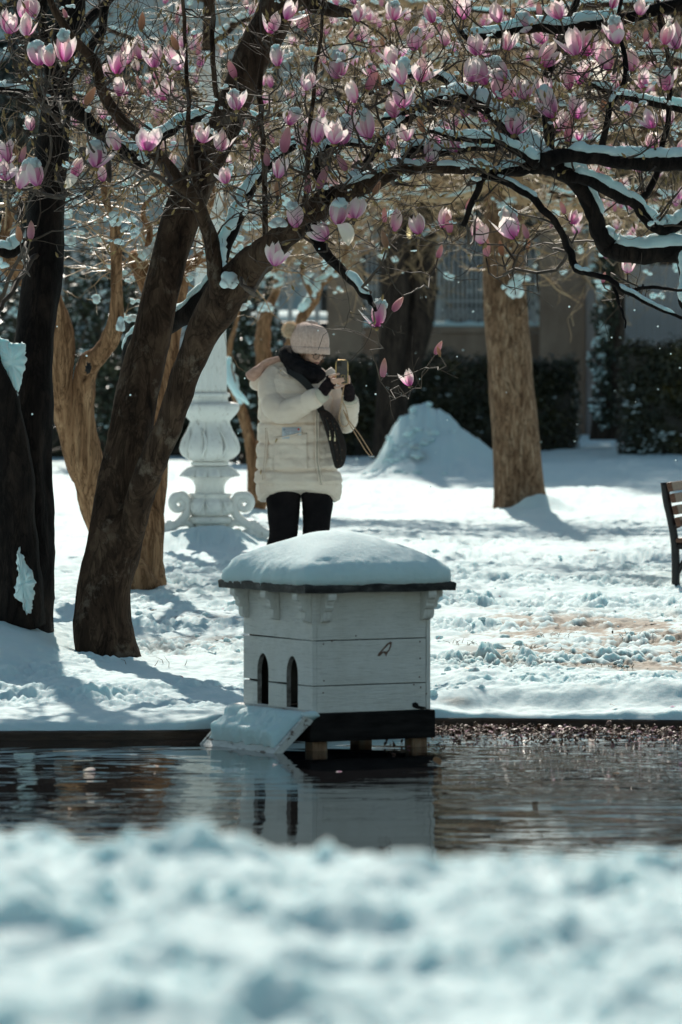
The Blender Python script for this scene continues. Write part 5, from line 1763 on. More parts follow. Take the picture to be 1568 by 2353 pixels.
for pts in ([(-1.0, 0.95), (-0.55, 1.33), (0.15, 1.37), (0.15, 0.95)], [(0.23, 0.95), (0.23, 1.37), (0.9, 1.36), (1.40, 1.18), (1.5, 0.97)]):
    q = MB(); q.prism(pts, 0.02, (V((0, 0.068, 0)), V((1, 0, 0)), V((0, 0, 1)), V((0, 1, 0)))); q.obj('side_window', M['glass'], car, smooth=False)
for x in (-1.32, 1.32):
    q = MB(); q.tube([V((x, -0.02, 0.31)), V((x, 0.2, 0.31))], 0.31, 20)
    wh = q.obj('wheel', M['tyre'], car)
    q = MB(); q.tube([V((x, -0.035, 0.31)), V((x, -0.015, 0.31))], 0.19, 14); q.obj('rim', M['chrome'], wh)
q = MB(); q.ball((0.35, 0.84, 1.44), 1.0, (0.95, 0.66, 0.16), 18, 10, 0.06, 3); q.obj('roof_snow', M['snow'], car)
q = MB(); q.ball((-1.6, 0.84, 0.86), 1.0, (0.5, 0.66, 0.12), 18, 10, 0.06, 3); q.obj('bonnet_snow', M['snow'], car)

# ================================================================== THE PERSON
PD, PV = 37.5, 1362
S_ = FOC / PD
person = empty('person', P(690, PV, PD), label='person in a cream padded coat and beige pom-pom hat, photographing with a phone', cat='person')
PB = V(person.location)


def L(u, v, y=0.0): return V(((u - 690) / S_, y, (PV - v) / S_))


M['skin'] = mk('skin', (0.70, 0.40, 0.29), (0.76, 0.46, 0.34), 14, 0.5, 120, 0.0006)
M['coat'] = mk('cream_padded_nylon', (0.80, 0.63, 0.51), (0.86, 0.71, 0.59), 5, 0.42, 34, 0.004, (1, 1, 1.4), spec=0.4)
M['rib'] = mk('cream_ribbed_cuff', (0.58, 0.51, 0.41), (0.66, 0.59, 0.48), 30, 0.8, 90, 0.002, (6, 6, 1))
M['fur'] = mk('pink_fleece', (0.55, 0.30, 0.22), (0.72, 0.44, 0.34), 26, 0.95, 90, 0.006, sheen=0.4)
M['pom'] = mk('cream_faux_fur', (0.82, 0.63, 0.45), (0.92, 0.78, 0.62), 30, 0.9)
M['scarf'] = mk('black_knit', (0.006, 0.005, 0.006), (0.022, 0.019, 0.021), 30, 0.95, 60, 0.008, (1, 1, 1), spec=0.1)
M['glove'] = mk('black_wool_glove', (0.008, 0.006, 0.007), (0.025, 0.016, 0.018), 40, 0.95, 120, 0.002, spec=0.1)
M['trouser'] = mk('black_trousers', (0.006, 0.005, 0.006), (0.014, 0.011, 0.012), 8, 0.9, 20, 0.004, spec=0.1)
M['boot'] = mk('black_boot', (0.010, 0.009, 0.009), None, 10, 0.5)
M['hair'] = mk('brown_hair', (0.10, 0.05, 0.028), (0.26, 0.15, 0.085), 40, 0.5)
M['gold'] = mk('gold_metal', (0.62, 0.42, 0.20), None, 10, 0.3, metal=1.0)
M['bagm'] = mk('dark_printed_leather', (0.018, 0.012, 0.011), (0.030, 0.020, 0.017), 20, 0.6, 60, 0.001, spec=0.2)
M['print'] = mk('tan_print', (0.16, 0.095, 0.06), None, 10, 0.6)
M['eyew'] = mk('eye_white', (0.6, 0.55, 0.52), None, 5, 0.3)
M['iris'] = mk('dark_iris', (0.03, 0.015, 0.01), None, 5, 0.2)
M['lip'] = mk('lips', (0.42, 0.15, 0.13), None, 5, 0.5)


def knit_mat(name, c1, c2, n, axis_scale):
    m, t, b = nodes(name)
    vec = coords(t, (1, 1, 1))
    w = N(t, 'ShaderNodeTexNoise'); w.inputs['Scale'].default_value = 60
    t.links.new(vec, w.inputs['Vector'])
    t.links.new(ramp(t, w.outputs['Fac'], [(0.35, c1), (0.65, c2)]), b.inputs['Base Color'])
    b.inputs['Roughness'].default_value = 0.95
    b.inputs['Sheen Weight'].default_value = 0.3
    bump(t, b, ntex(t, vec, 140, 3), 0.002)
    return m


M['hat'] = knit_mat('beige_knit', (0.64, 0.43, 0.35), (0.78, 0.56, 0.47), 40, 1)


def remesh(q, voxel, name, mat, parent, smooth=3):
    o = q.obj(name, mat, parent)
    m = o.modifiers.new('r', 'REMESH')
    m.mode = 'VOXEL'
    m.voxel_size = voxel
    s = o.modifiers.new('s', 'SMOOTH')
    s.iterations = smooth
    s.factor = 0.5
    dg = bpy.context.evaluated_depsgraph_get()
    me = bpy.data.meshes.new_from_object(o.evaluated_get(dg))
    o.modifiers.clear()
    o.data = me
    me.polygons.foreach_set('use_smooth', [True] * len(me.polygons))
    return o


# the body under the clothes, one continuous surface: head, neck, trunk, arms, hands with fingers, legs
HC = L(715, 803, -0.02)
hf = V((0.60, -0.72, -0.40)).normalized()         # where the face points
hr = hf.cross(V((0, 0, 1))).normalized()          # to viewer's left/right across the face
hu = hr.cross(hf).normalized()
def HP(a, b, c): return HC + hr * a + hu * b + hf * c    # across, up, forward
hrot = Matrix((hr, hf, hu)).transposed()


def hball(q, a, b, c, r, sq=(1, 1, 1), seg=16, rings=12, mi=0):
    q.ball(HP(a, b, c), r, sq, seg, rings, rot=hrot, mi=mi)


bq = MB()
hball(bq, 0, 0.018, -0.012, 0.097, (0.82, 1.0, 1.05), 24, 18)
hball(bq, 0, -0.035, 0.025, 0.070, (0.86, 0.95, 1.15), 20, 16)
hball(bq, 0, -0.088, 0.052, 0.026, (1.1, 1, 0.9))
for s in (-1, 1):
    hball(bq, s * 0.036, -0.030, 0.062, 0.024, (1, 0.8, 0.9))
    hball(bq, s * 0.028, 0.030, 0.082, 0.016, (1.4, 0.6, 0.6))
    hball(bq, s * 0.078, -0.010, -0.010, 0.026, (0.35, 0.8, 1.2))
bq.tube([HP(0, 0.018, 0.086), HP(0, -0.004, 0.098), HP(0, -0.022, 0.108), HP(0, -0.030, 0.100)], [0.009, 0.0105, 0.014, 0.010], 10)
hball(bq, 0, -0.056, 0.084, 0.016, (1.3, 0.7, 0.6))
bq.tube([L(700, 880, 0.05), L(704, 850, 0.03), L(712, 815, 0.0)], [0.062, 0.055, 0.055], 16)
def oval(u0, u1, v, b, y=0.0, n=24, e=2.2):
    cu, a = (u0 + u1) / 2, (u1 - u0) / 2 / S_
    out = []
    for k in range(n):
        th = 2 * math.pi * k / n
        c, s = math.cos(th), math.sin(th)
        out.append(L(cu, v, y) + V((a * abs(c) ** (2 / e) * (1 if c > 0 else -1), b * abs(s) ** (2 / e) * (1 if s > 0 else -1), 0)))
    return out
bq.loft([oval(650, 740, 868, 0.07, 0.03), oval(625, 752, 885, 0.095, 0.03), oval(622, 752, 930, 0.115, 0.02), oval(630, 748, 990, 0.10, 0.02), oval(620, 760, 1060, 0.125, 0.03), oval(620, 765, 1100, 0.12, 0.03)])
armR = [L(634, 872, 0.02), L(630, 905, -0.04), L(650, 948, -0.13), L(690, 930, -0.22), L(738, 904, -0.32)]
armL = [L(748, 876, 0.03), L(770, 915, 0.02), L(789, 972, -0.05), L(800, 940, -0.17), L(801, 905, -0.27)]
bq.tube(armR, [0.050, 0.046, 0.040, 0.036, 0.026], 14)
bq.tube(armL, [0.050, 0.046, 0.040, 0.035, 0.026], 14)
YP = -0.375
# right hand reaches across the back of the phone, left hand holds its lower edge
bq.tube([L(738, 904, -0.32), L(750, 890, -0.345), L(762, 876, -0.372), L(768, 872, -0.382)], [0.026, 0.033, 0.034, 0.022], 12)
bq.tube([L(801, 905, -0.27), L(799, 893, -0.31), L(795, 884, -0.345), L(792, 880, -0.352)], [0.026, 0.033, 0.032, 0.020], 12)
FINR = [[L(755, 866, -0.380), L(766, 861, -0.396), L(779, 858, -0.392)], [L(761, 873, -0.384), L(775, 870.5, -0.402), L(788.5, 869, -0.393)],
        [L(765, 880, -0.384), L(778, 876, -0.402), L(790, 874, -0.393)], [L(768, 889, -0.380), L(778, 889, -0.398), L(787, 886, -0.392)]]
for k, f in enumerate(FINR):
    r = (0.0092, 0.0095, 0.0090, 0.0080)[k]
    pp = [V(x) for x in catmull(f, 3)]
    bq.tube(pp, [r * (1.08 - 0.22 * i / (len(pp) - 1)) for i in range(len(pp))], 10)
    bq.ball(pp[-1], r * 0.88, (1, 1, 1), 8, 6)
thR = [L(752, 880, -0.36), L(762, 868, -0.352), L(772, 862, -0.355)]
bq.tube(thR, [0.013, 0.0105, 0.0085], 10)
FINL = [[L(800, 885, -0.345), L(803, 873, -0.368), L(801.5, 863, -0.378)], [L(797, 884, -0.335), L(797, 872, -0.350), L(790, 866, -0.352)], [L(794, 886, -0.335), L(788, 876, -0.350), L(782, 872, -0.352)],
        [L(790, 890, -0.34), L(783, 882, -0.352), L(778, 880, -0.354)], [L(792, 884, -0.36), L(787, 884, -0.386), L(781, 880, -0.392)]]
for k, f in enumerate(FINL):
    pp = [V(x) for x in catmull(f, 3)]
    bq.tube(pp, [0.0092 * (1.08 - 0.22 * i / (len(pp) - 1)) for i in range(len(pp))], 10)
    bq.ball(pp[-1], 0.0078, (1, 1, 1), 8, 6)
LEG = [((655, 1080, 0.02), (655, 1180, 0.0), (650, 1240, 0.0), (646, 1335, 0.02), (640, 1352, -0.06)), ((728, 1080, 0.02), (730, 1180, -0.01), (728, 1240, -0.02), (724, 1335, 0.0), (730, 1352, -0.09))]
for pts in LEG:
    bq.tube([L(*p) for p in pts], [0.085, 0.062, 0.050, 0.036, 0.036], 14)
remesh(bq, 0.0045, 'body', M['skin'], person, 3)

# face details
q = MB()
for s in (-1, 1):
    hball(q, s * 0.030, 0.010, 0.0835, 0.0115)
q.obj('eyes', M['eyew'], person)
q = MB()
for s in (-1, 1):
    hball(q, s * 0.030, 0.005, 0.0925, 0.0052)
q.obj('irises', M['iris'], person)
q = MB()
for s in (-1, 1):
    q.tube([HP(s * 0.012, 0.028, 0.099), HP(s * 0.030, 0.034, 0.096), HP(s * 0.048, 0.028, 0.082)], [0.003, 0.004, 0.002], 6)
    q.tube([HP(s * 0.018, 0.017, 0.093), HP(s * 0.030, 0.0205, 0.0955), HP(s * 0.042, 0.016, 0.087)], [0.0018, 0.0028, 0.0018], 5)
q.obj('eyebrows', M['hair'], person)
q = MB()
q.tube([HP(-0.022, -0.058, 0.088), HP(-0.008, -0.054, 0.097), HP(0.008, -0.054, 0.097), HP(0.022, -0.058, 0.088)], [0.002, 0.005, 0.005, 0.002], 8)
q.obj('lips', M['lip'], person)
# hair at the temples
q = MB()
hrg = random.Random(3)
for s in (-1, 1):
    for k in range(26 if s < 0 else 5):
        b0 = 0.052 - 0.02 * hrg.random()
        c0 = 0.040 - 0.09 * hrg.random()
        a0 = s * (0.048 + 0.03 * hrg.random())
        x = a0 * 1.12
        q.tube([HP(a0, b0, c0), HP(x * 1.05, b0 - 0.035, c0 + 0.004), HP(x * 1.08 + hrg.gauss(0, .004), b0 - 0.075, c0 + 0.012 + hrg.gauss(0, .008)), HP(x * 0.98 + hrg.gauss(0, .008), b0 - 0.12 - 0.03 * hrg.random(), c0 + 0.02 + hrg.gauss(0, .012))], [0.0022, 0.0026, 0.002, 0.0008], 4, cap=False)
q.obj('hair', M['hair'], person, normals=False)
# glasses
gl = empty('glasses'); gl.parent = person
q = MB()
for s in (-1, 1):
    ring_ = []
    for k in range(24):
        a = 2 * math.pi * k / 24
        ring_.append(HP(s * 0.032 + 0.0235 * math.cos(a), -0.004 + 0.0205 * math.sin(a), 0.107 - 0.006 * abs(math.cos(a)) * (1 if s * math.cos(a) > 0 else 0)))
    q.tube(ring_ + [ring_[0]], 0.0019, 6)
    q.tube([HP(s * 0.055, 0.004, 0.101), HP(s * 0.074, 0.008, 0.07), HP(s * 0.080, 0.006, -0.01)], 0.0021, 6)
q.tube([HP(-0.0095, 0.002, 0.108), HP(0, 0.006, 0.110), HP(0.0095, 0.002, 0.108)], 0.0018, 6)
q.obj('rims', mk('black_acetate', (0.008, 0.008, 0.010), None, 5, 0.25), gl)
lm, t, b = nodes('spectacle_lens')
b.inputs['Base Color'].default_value = (0.9, 0.93, 0.95, 1); b.inputs['Roughness'].default_value = 0.02
b.inputs['Transmission Weight'].default_value = 1.0; b.inputs['IOR'].default_value = 1.15
for s in (-1, 1):
    q = MB()
    q.ball(HP(s * 0.032, -0.004, 0.1065), 0.022, (1, 0.05, 0.9), 20, 8, rot=hrot)
    q.obj('lens', lm, gl)

# coat: quilted body of the coat
TOR = [(833, 664, 722, .075, .03), (845, 640, 740, .10, .03), (858, 618, 754, .125, .03), (872, 605, 762, .145, .02), (892, 598, 767, .158, .015), (915, 595, 768, .165, .01), (950, 593, 768, .168, .01), (990, 592, 769, .168, .01), (1030, 591, 772, .172, .015), (1065, 589, 777, .178, .02), (1090, 586, 783, .186, .02), (1104, 585, 787, .190, .02), (1112, 588, 786, .186, .02), (1115, 594, 780, .176, .02)]
SEAM = [(905, .5), (970, 1.0), (1016, .8), (1050, 0.4), (1080, 1.3), (1113, .6)]
NS = 120


def tor_row(v):
    vs = [r[0] for r in TOR]
    return tuple(np.interp(v, vs, [r[k] for r in TOR]) for k in (1, 2, 3, 4))


def puff(u, v, th):
    h = 0
    for vs, k in SEAM:
        vv = v - vs - 4 * noise.noise(V((th * 1.4, vs * 0.1, 0)))
        h -= 0.017 * k * math.exp(-(vv / 3.8) ** 2)
    for us in (614, 628, 709, 751):
        if math.sin(th) < 0.1: h -= 0.006 * math.exp(-((u - us) / 2.2) ** 2) * (1 if v > 930 else 0.3)
    p = V((th * 3.2, v * 0.05, 1.0))
    h += 0.009 * noise.fractal(p, 0.9, 2.2, 4)
    # fine pulls running out from the seams
    near = min(abs(v - vs) for vs, _ in SEAM)
    h += 0.006 * noise.noise(V((th * 17, v * 0.03, 4))) * math.exp(-near / 10)
    return h


def tor_pt(th, v, extra=0.0):
    u0, u1, b, y = tor_row(v)
    cu, a = (u0 + u1) / 2, (u1 - u0) / 2 / S_
    c, s = math.cos(th), math.sin(th)
    e = 2.5
    ca = abs(c) ** (2 / e) * (1 if c > 0 else -1)
    sa = abs(s) ** (2 / e) * (1 if s > 0 else -1)
    u = cu + a * ca * S_
    k = puff(u, v, th) + extra
    return L(cu, v, y) + V(((a + k) * ca, (b + k) * sa, 0))


def tor_front(u, v, off=0.004):
    """point on the coat's front above photo position (u, v)"""
    u0, u1, b, y = tor_row(v)
    cu, a = (u0 + u1) / 2, (u1 - u0) / 2
    x = max(-0.97, min(0.97, (u - cu) / a))
    e = 2.5
    sa = (1 - abs(x) ** e) ** (1 / e)
    th = -math.acos(max(-1, min(1, abs(x) ** (e / 2) * (1 if x > 0 else -1))))
    k = puff(u, v, th)
    return L(u, v, y - (b + k) * sa - off)


q = MB()
rows = np.linspace(833, 1115, 130)
q.loft([[tor_pt(2 * math.pi * k / NS, v) for k in range(NS)] for v in rows])
q.obj('coat', M['coat'], person)
# lower tier of the coat, its hem dropping at the sides and back
q = MB()
rings = []
for j in range(22):
    t_ = j / 21
    ring_ = []
    for k in range(NS):
        th = 2 * math.pi * k / NS
        c, s = math.cos(th), math.sin(th)
        front = max(0, -s) ** 1.5
        drop = 1128 + 26 * (1 - front) ** 1.3 + 3.5 * noise.noise(V((th * 2.4, 0, 3)))
        v = 1096 + (drop - 1096) * t_
        a = (0.272 + 0.010 * math.sin(math.pi * min(1, t_ * 1.25)) - (0.03 * max(0, (t_ - 0.9) / 0.1)))
        bb = 0.168 + 0.012 * math.sin(math.pi * min(1, t_ * 1.25)) - (0.03 * max(0, (t_ - 0.9) / 0.1))
        k2 = 0.010 * noise.fractal(V((th * 3.4, v * 0.04, 7)), 0.9, 2, 3) + 0.004 * noise.noise(V((th * 14, v * 0.02, 2)))
        e = 2.4
        ca = abs(c) ** (2 / e) * (1 if c > 0 else -1); sa = abs(s) ** (2 / e) * (1 if s > 0 else -1)
        ring_.append(L(687, v, 0.02) + V(((a + k2) * ca, (bb + k2) * sa, 0)))
    rings.append(ring_)
q.loft(rings)
q.obj('coat_hem', M['coat'], person)


def sleeve(path, name):
    q = MB()
    pp = catmull([(*L(u, v, y), r) for u, v, y, r in path], 9)
    n = len(pp)
    pts = [V(p[:3]) for p in pp]
    rad = []
    for i, p in enumerate(pp):
        t_ = i / (n - 1)
        pf_ = 0.0
        for s in (0.30, 0.50, 0.72, 0.90):
            pf_ -= 0.008 * math.exp(-((t_ - s) / 0.022) ** 2)
        rad.append(p[3] + pf_)
    q.tube(pts, rad, 40, rough=0.0)
    for i, v_ in enumerate(q.v):
        r_, k_ = divmod(i, 40)
        c = pts[min(r_, n - 1)]
        o = V(v_) - c
        p = V(v_)
        bend = math.exp(-((r_ / n - 0.50) / 0.14) ** 2)
        w = 0.055 * noise.fractal(p * 9, 0.9, 2.1, 4) + 0.10 * bend * noise.noise(V((p.x * 10, p.y * 10, p.z * 34)))
        q.v[i] = tuple(c + o * (1 + w))
    return q.obj(name, M['coat'], person)


sleeve([(640, 852, 0.02, .066), (627, 876, 0.0, .086), (625, 905, -0.05, .090), (635, 935, -0.11, .089), (657, 947, -0.17, .082), (686, 934, -0.23, .074), (712, 920, -0.28, .069), (731, 911, -0.312, .062), (735, 909, -0.318, .052)], 'sleeve')
sleeve([(744, 856, 0.03, .064), (760, 880, 0.03, .078), (775, 920, 0.02, .082), (786, 958, -0.03, .080), (795, 968, -0.09, .076), (801, 948, -0.16, .068), (804, 926, -0.215, .062), (804, 918, -0.235, .056)], 'sleeve')
for a, b_, r in (((732, 911, -0.312), (747, 902, -0.338), 0.050), ((804, 924, -0.22), (803, 913, -0.25), 0.052)):
    q = MB()
    A_, B_ = L(*a), L(*b_)
    q.tube([A_.lerp(B_, k / 5) for k in range(6)], [r, r * 1.06, r * 1.04, r * 1.0, r * 0.98, r * 0.86], 32)
    q.obj('cuff', M['rib'], person)
# hood with its pink fleece lining
q = MB()
q.tube([V(p) for p in catmull([L(580, 886, 0.13), L(592, 880, 0.10), L(610, 864, 0.08), L(632, 848, 0.06), L(655, 838, 0.05), L(680, 836, 0.10)], 5)], [0.028, 0.034, 0.042, 0.05, 0.055, 0.058, 0.06, 0.062, 0.062, 0.062, 0.06, 0.058, 0.056, 0.054, 0.052, 0.05, 0.048, 0.046, 0.044, 0.042, 0.04, 0.038, 0.036, 0.034, 0.03, 0.03][:26], 24, rough=0.12, rscale=8)
q.obj('hood', M['coat'], person)
q = MB()
q.tube([V(p) for p in catmull([L(574, 872, 0.06), L(582, 862, 0.05), L(596, 850, 0.04), L(608, 838, 0.04), L(626, 829, 0.03), L(648, 824, 0.03), L(668, 824, 0.05)], 4)], [0.020, 0.034, 0.040, 0.041, 0.040, 0.040, 0.040, 0.038, 0.036, 0.034, 0.032, 0.030, 0.028, 0.026, 0.025, 0.024, 0.023, 0.022, 0.021, 0.020, 0.02, 0.02, 0.02, 0.02, 0.02], 20, rough=0.22, rscale=18)
q.obj('hood_lining', M['fur'], person)
q = MB()
q.loft([[tor_front(u, v, o) for u, v in ((642, 842), (652, 850), (664, 862), (666, 868), (655, 866), (642, 858), (634, 850))] for o in (0.002, 0.012)])
q.obj('collar_tab', M['coat'], person, smooth=False)
q = MB(); q.ball(tor_front(646, 851, 0.015), 0.005, (1, 0.6, 1), 8, 6); q.obj('snap', M['gold'], person)
# pocket, zips
def patch(name, fn, nu_, nv_, mat, th=0.004):
    q = MB()
    g = [[fn(i / nu_, j / nv_) for i in range(nu_ + 1)] for j in range(nv_ + 1)]
    vs = [p for r in g for p in r]
    back = [p + V((0, th + 0.004, 0)) for p in vs]
    n = len(vs); w = nu_ + 1
    fs = []
    for j in range(nv_):
        for i in range(nu_):
            a = j * w + i
            fs.append((a, a + 1, a + w + 1, a + w))
    rim = [i for i in range(w)] + [j * w + nu_ for j in range(1, nv_ + 1)] + [nv_ * w + i for i in range(nu_ - 1, -1, -1)] + [j * w for j in range(nv_ - 1, 0, -1)]
    fs += [(rim[k], rim[(k + 1) % len(rim)], rim[(k + 1) % len(rim)] + n, rim[k] + n) for k in range(len(rim))]
    q.add(vs + back, fs)
    return q.obj(name, mat, person)
patch('pocket', lambda a, b_: tor_front(630 + 77 * a, (1003 - 9 * a) * (1 - b_) + 1079 * b_, 0.009 + 0.004 * noise.fractal(V((a * 3, b_ * 3, 2)), 0.9, 2, 3)), 24, 24, M['coat'])
q = MB(); q.tube([tor_front(638 + 59 * k / 12, 1006 - 13 * k / 12, 0.014) for k in range(13)], 0.0045, 8); q.obj('pocket_welt', M['coat'], person)
for us in (726.5, 732.5):
    q = MB(); q.tube([tor_front(us + 9 * max(0, (v - 1060) / 50), v, 0.006) for v in np.linspace(890, 1112, 44)], 0.0065, 8); q.obj('placket_edge', M['coat'], person)
q = MB(); q.tube([tor_front(729.5 + 9 * max(0, (v - 1060) / 50), v, 0.006) for v in np.linspace(890, 1112, 44)], 0.0028, 6); q.obj('front_zip', M['rib'], person)
for us in (610.5, 614.5):
    q = MB(); q.tube([tor_front(us - 7 * max(0, (v - 1010) / 90), v, 0.005) for v in np.linspace(982, 1102, 30)], 0.005, 8); q.obj('side_zip_edge', M['coat'], person)
for (u, v, dx) in ((637, 1011, -3), (600, 1084, 0)):
    q = MB(); q.tube([tor_front(u + 1, v - 4, 0.016), tor_front(u + dx * 0.5, v, 0.02), tor_front(u + dx, v + 5, 0.018)], [0.004, 0.005, 0.003], 8); q.obj('zip_pull', M['gold'], person)
# trousers, boots
def trou(rows, y0):
    q = MB()
    rings = []
    pp = catmull(rows, 6)
    for i, (v, u0, u1) in enumerate(pp):
        ring_ = []
        for p in oval(u0, u1, v, max(0.055, (u1 - u0) / 2 / S_ * 0.95), y0, 28, 2.1):
            o = p - L((u0 + u1) / 2, v, y0)
            w = 0.05 * noise.fractal(V((p.x * 7, p.y * 7, p.z * 12)), 0.9, 2, 3)
            ring_.append(p + o * w)
        rings.append(ring_)
    q.loft(rings)
    q.obj('trouser_leg', M['trouser'], person)
trou([(1085, 606, 695), (1120, 606, 693), (1160, 613, 690.5), (1195, 616, 687.5), (1225, 618, 684), (1240, 616, 680), (1252, 613, 676), (1290, 618, 672), (1330, 622, 668), (1344, 624, 666)], 0.0)
trou([(1085, 684, 770), (1120, 688, 769), (1160, 694, 766), (1195, 695.5, 761), (1225, 696, 757), (1250, 697, 754), (1290, 700, 750), (1330, 703, 746), (1344, 704, 744)], 0.0)
for u, y in ((642, -0.01), (727, -0.03)):
    q = MB()
    q.tube([L(u, 1325, y + 0.02), L(u, 1345, y + 0.01), L(u + 1, 1351, y - 0.06), L(u + 3, 1355, y - 0.14), L(u + 3, 1357, y - 0.18)], [0.060, 0.062, 0.050, 0.042, 0.022], 16)
    q.box(L(u + 1, 1362, y - 0.06), (0.10, 0.27, 0.03))
    q.obj('boot', M['boot'], person)
# scarf: two thick knitted coils
def coil(name, cu, cv, ru, ry, tilt, r, seed, yc=0.0):
    q = MB()
    n = 48
    pts = []
    for k in range(n + 1):
        a = 2 * math.pi * k / n
        pts.append(L(cu + ru * math.cos(a), cv + tilt * math.cos(a) + 5 * math.sin(a) - 3 * math.sin(2 * a + seed), yc - ry * math.sin(a)))
    rad = [r * (1 + 0.16 * noise.noise(V((math.cos(2 * math.pi * k / n) * 1.5, math.sin(2 * math.pi * k / n) * 1.5, seed)))) for k in range(n + 1)]
    q.tube(pts, rad, 28, cap=False)
    for i, v_ in enumerate(q.v):
        r_, k_ = divmod(i, 28)
        c = pts[r_]
        rib = 1 + 0.05 * math.cos(k_ / 28 * 2 * math.pi * 9 + r_ * 0.22) + 0.05 * noise.noise(V(v_) * 40)
        q.v[i] = tuple(c + (V(v_) - c) * rib)
    return q.obj(name, M['scarf'], person)
coil('scarf', 692, 836, 32, 0.10, 20, 0.054, 1)
coil('scarf_coil', 700, 851, 30, 0.125, 16, 0.050, 4, -0.01)
q = MB()
q.ball(L(722, 862, -0.10), 0.075, (1.0, 0.8, 0.72), 18, 12, 0.12, 8)
q.ball(L(690, 850, -0.07), 0.090, (1.0, 0.8, 0.70), 18, 12, 0.12, 8)
q.ball(L(664, 822, 0.0), 0.055, (1.0, 1.0, 0.9), 18, 12, 0.12, 8)
q.obj('scarf_fold', M['scarf'], person)
# hat: ribbed dome slouching back to the pom-pom, turned-up brim
hx = V((0.05, 0.0, 1)).normalized()
q = MB()
NSH = 216
def hatpt(th, cu, cv, a, b, k, slope):
    c, s = math.cos(th), math.sin(th)
    rb = 1 + k * (0.5 + 0.5 * math.cos(th * 36)) ** 0.5
    return L(cu, cv, -0.005) + V((a * c * rb, b * s * rb, slope * c * 0.5))
prof_h = [(803, 713.5, 41.0, .118), (796, 713, 42.2, .121), (786, 712.5, 43.0, .123), (776, 712.5, 42.6, .121), (767, 712.5, 40.6, .115), (759, 713, 37.0, .104), (752, 713.5, 31.5, .088), (747, 713, 25, .068), (743.5, 712, 17, .045), (742, 711, 8, .022), (741.5, 711, 1, .004)]
pp = catmull(prof_h, 4)
q.loft([[hatpt(2 * math.pi * k / NSH, cu, v, a / S_, b, 0.042, -0.012) for k in range(NSH)] for v, cu, a, b in pp])
q.obj('hat', M['hat'], person)
q = MB()
q.loft([[hatpt(2 * math.pi * k / NSH, cu, v, a / S_, b, 0.03, -0.012) for k in range(NSH)] for v, cu, a, b in ((811, 714, 40.0, .113), (813, 714, 42.6, .122), (809, 714, 43.6, .125), (801, 713.5, 43.6, .125), (796.5, 713.5, 42.6, .122), (797, 713.5, 41.0, .118))])
q.obj('hat_brim', M['hat'], person)
q = MB()
q.tube([V(p) for p in catmull([L(676, 760, 0.0), L(684, 752, -0.01), L(700, 745, -0.015), L(716, 741.5, -0.01), L(730, 744, 0.0)], 4)], [0.013] * 4 + [0.017] * 5 + [0.013] * 4 + [0.01] * 4, 12, rough=0.1, rscale=30)
q.obj('hat_fold', M['hat'], person)
q = MB()
pc = L(667, 757, 0.0)
q.ball(pc, 0.040, (1, 1, 1), 16, 12, 0.1, 20)
prg = random.Random(8)
for k in range(2600):
    o = V((prg.gauss(0, 1), prg.gauss(0, 1), prg.gauss(0, 1))).normalized()
    tip = pc + o * prg.uniform(0.050, 0.068) + V((prg.gauss(0, .004), prg.gauss(0, .004), prg.gauss(0, .004) - 0.003))
    w = o.cross(V((prg.gauss(0, 1), prg.gauss(0, 1), prg.gauss(0, 1)))).normalized() * 0.0016
    r_ = pc + o * 0.036
    q.add([r_ - w, r_ + w, tip], [(0, 1, 2)])
q.obj('pompom', M['pom'], person, normals=False)
# fingerless gloves
for pts, rad in (([L(735, 909, -0.315), L(745, 896, -0.335), L(754, 884, -0.355), L(762, 876, -0.372), L(766, 873, -0.382)], [0.040, 0.039, 0.040, 0.040, 0.030]),
                 ([L(803, 914, -0.25), L(802, 902, -0.285), L(799, 892, -0.315), L(795, 884, -0.345), L(794, 881, -0.350)], [0.038, 0.038, 0.039, 0.037, 0.026])):
    q = MB(); q.tube([V(p) for p in catmull(pts, 3)], list(np.interp(np.linspace(0, 4, 13), range(5), rad)), 20, rough=0.10, rscale=22)
    gv = q
    fin = FINR if rad[0] == 0.040 else FINL
    for f in fin[:4]:
        d_ = (f[1] - f[0])
        gv.tube([f[0] - d_ * 0.3, f[0] + d_ * 0.15], [0.0135, 0.0125], 10)
    gv.obj('glove', M['glove'], person)

# ------------------------------------------------------------------ what the person carries
phone = empty('phone', PB + L(786, 854, YP + 0.0), R(6), label='phone in a clear gold-edged case held up in gloved hands', cat='phone')
q = MB(); q.box((0, 0, 0), (0.074, 0.009, 0.150)); bevel(q.obj('back', mk('smoky_phone_back', (0.045, 0.036, 0.032), (0.09, 0.072, 0.062), 20, 0.35), phone, smooth=False), 0.004, 3)
q = MB()
rr_ = []
for k in range(40):
    a = 2 * math.pi * k / 40
    c, s = math.cos(a), math.sin(a)
    e = 7
    rad_ = (abs(c) ** e + abs(s) ** e) ** (-1 / e)
    rr_.append(V((0.0385 * rad_ * c, 0, 0.0765 * rad_ * s)))
q.tube(rr_ + [rr_[0]], 0.0042, 8); q.obj('case_rim', M['gold'], phone)
q = MB(); q.box((-0.018, -0.0065, 0.053), (0.029, 0.004, 0.031)); bevel(q.obj('camera_plate', mk('black_glass', (0.01, 0.01, 0.012), None, 5, 0.1), phone, smooth=False), 0.003, 2)
q = MB()
for z in (0.060, 0.046): q.tube([V((-0.024, -0.0085, z)), V((-0.024, -0.011, z))], 0.0058, 14)
q.obj('camera_lens', M['iris'], phone)
q = MB()
q.tube([V((0.006 + 0.0115 * math.cos(a), -0.010, -0.030 + 0.0115 * math.sin(a))) for a in np.linspace(0, 6.2832, 25)], 0.0019, 8)
q.obj('ring_grip', M['gold'], phone)
q = MB()
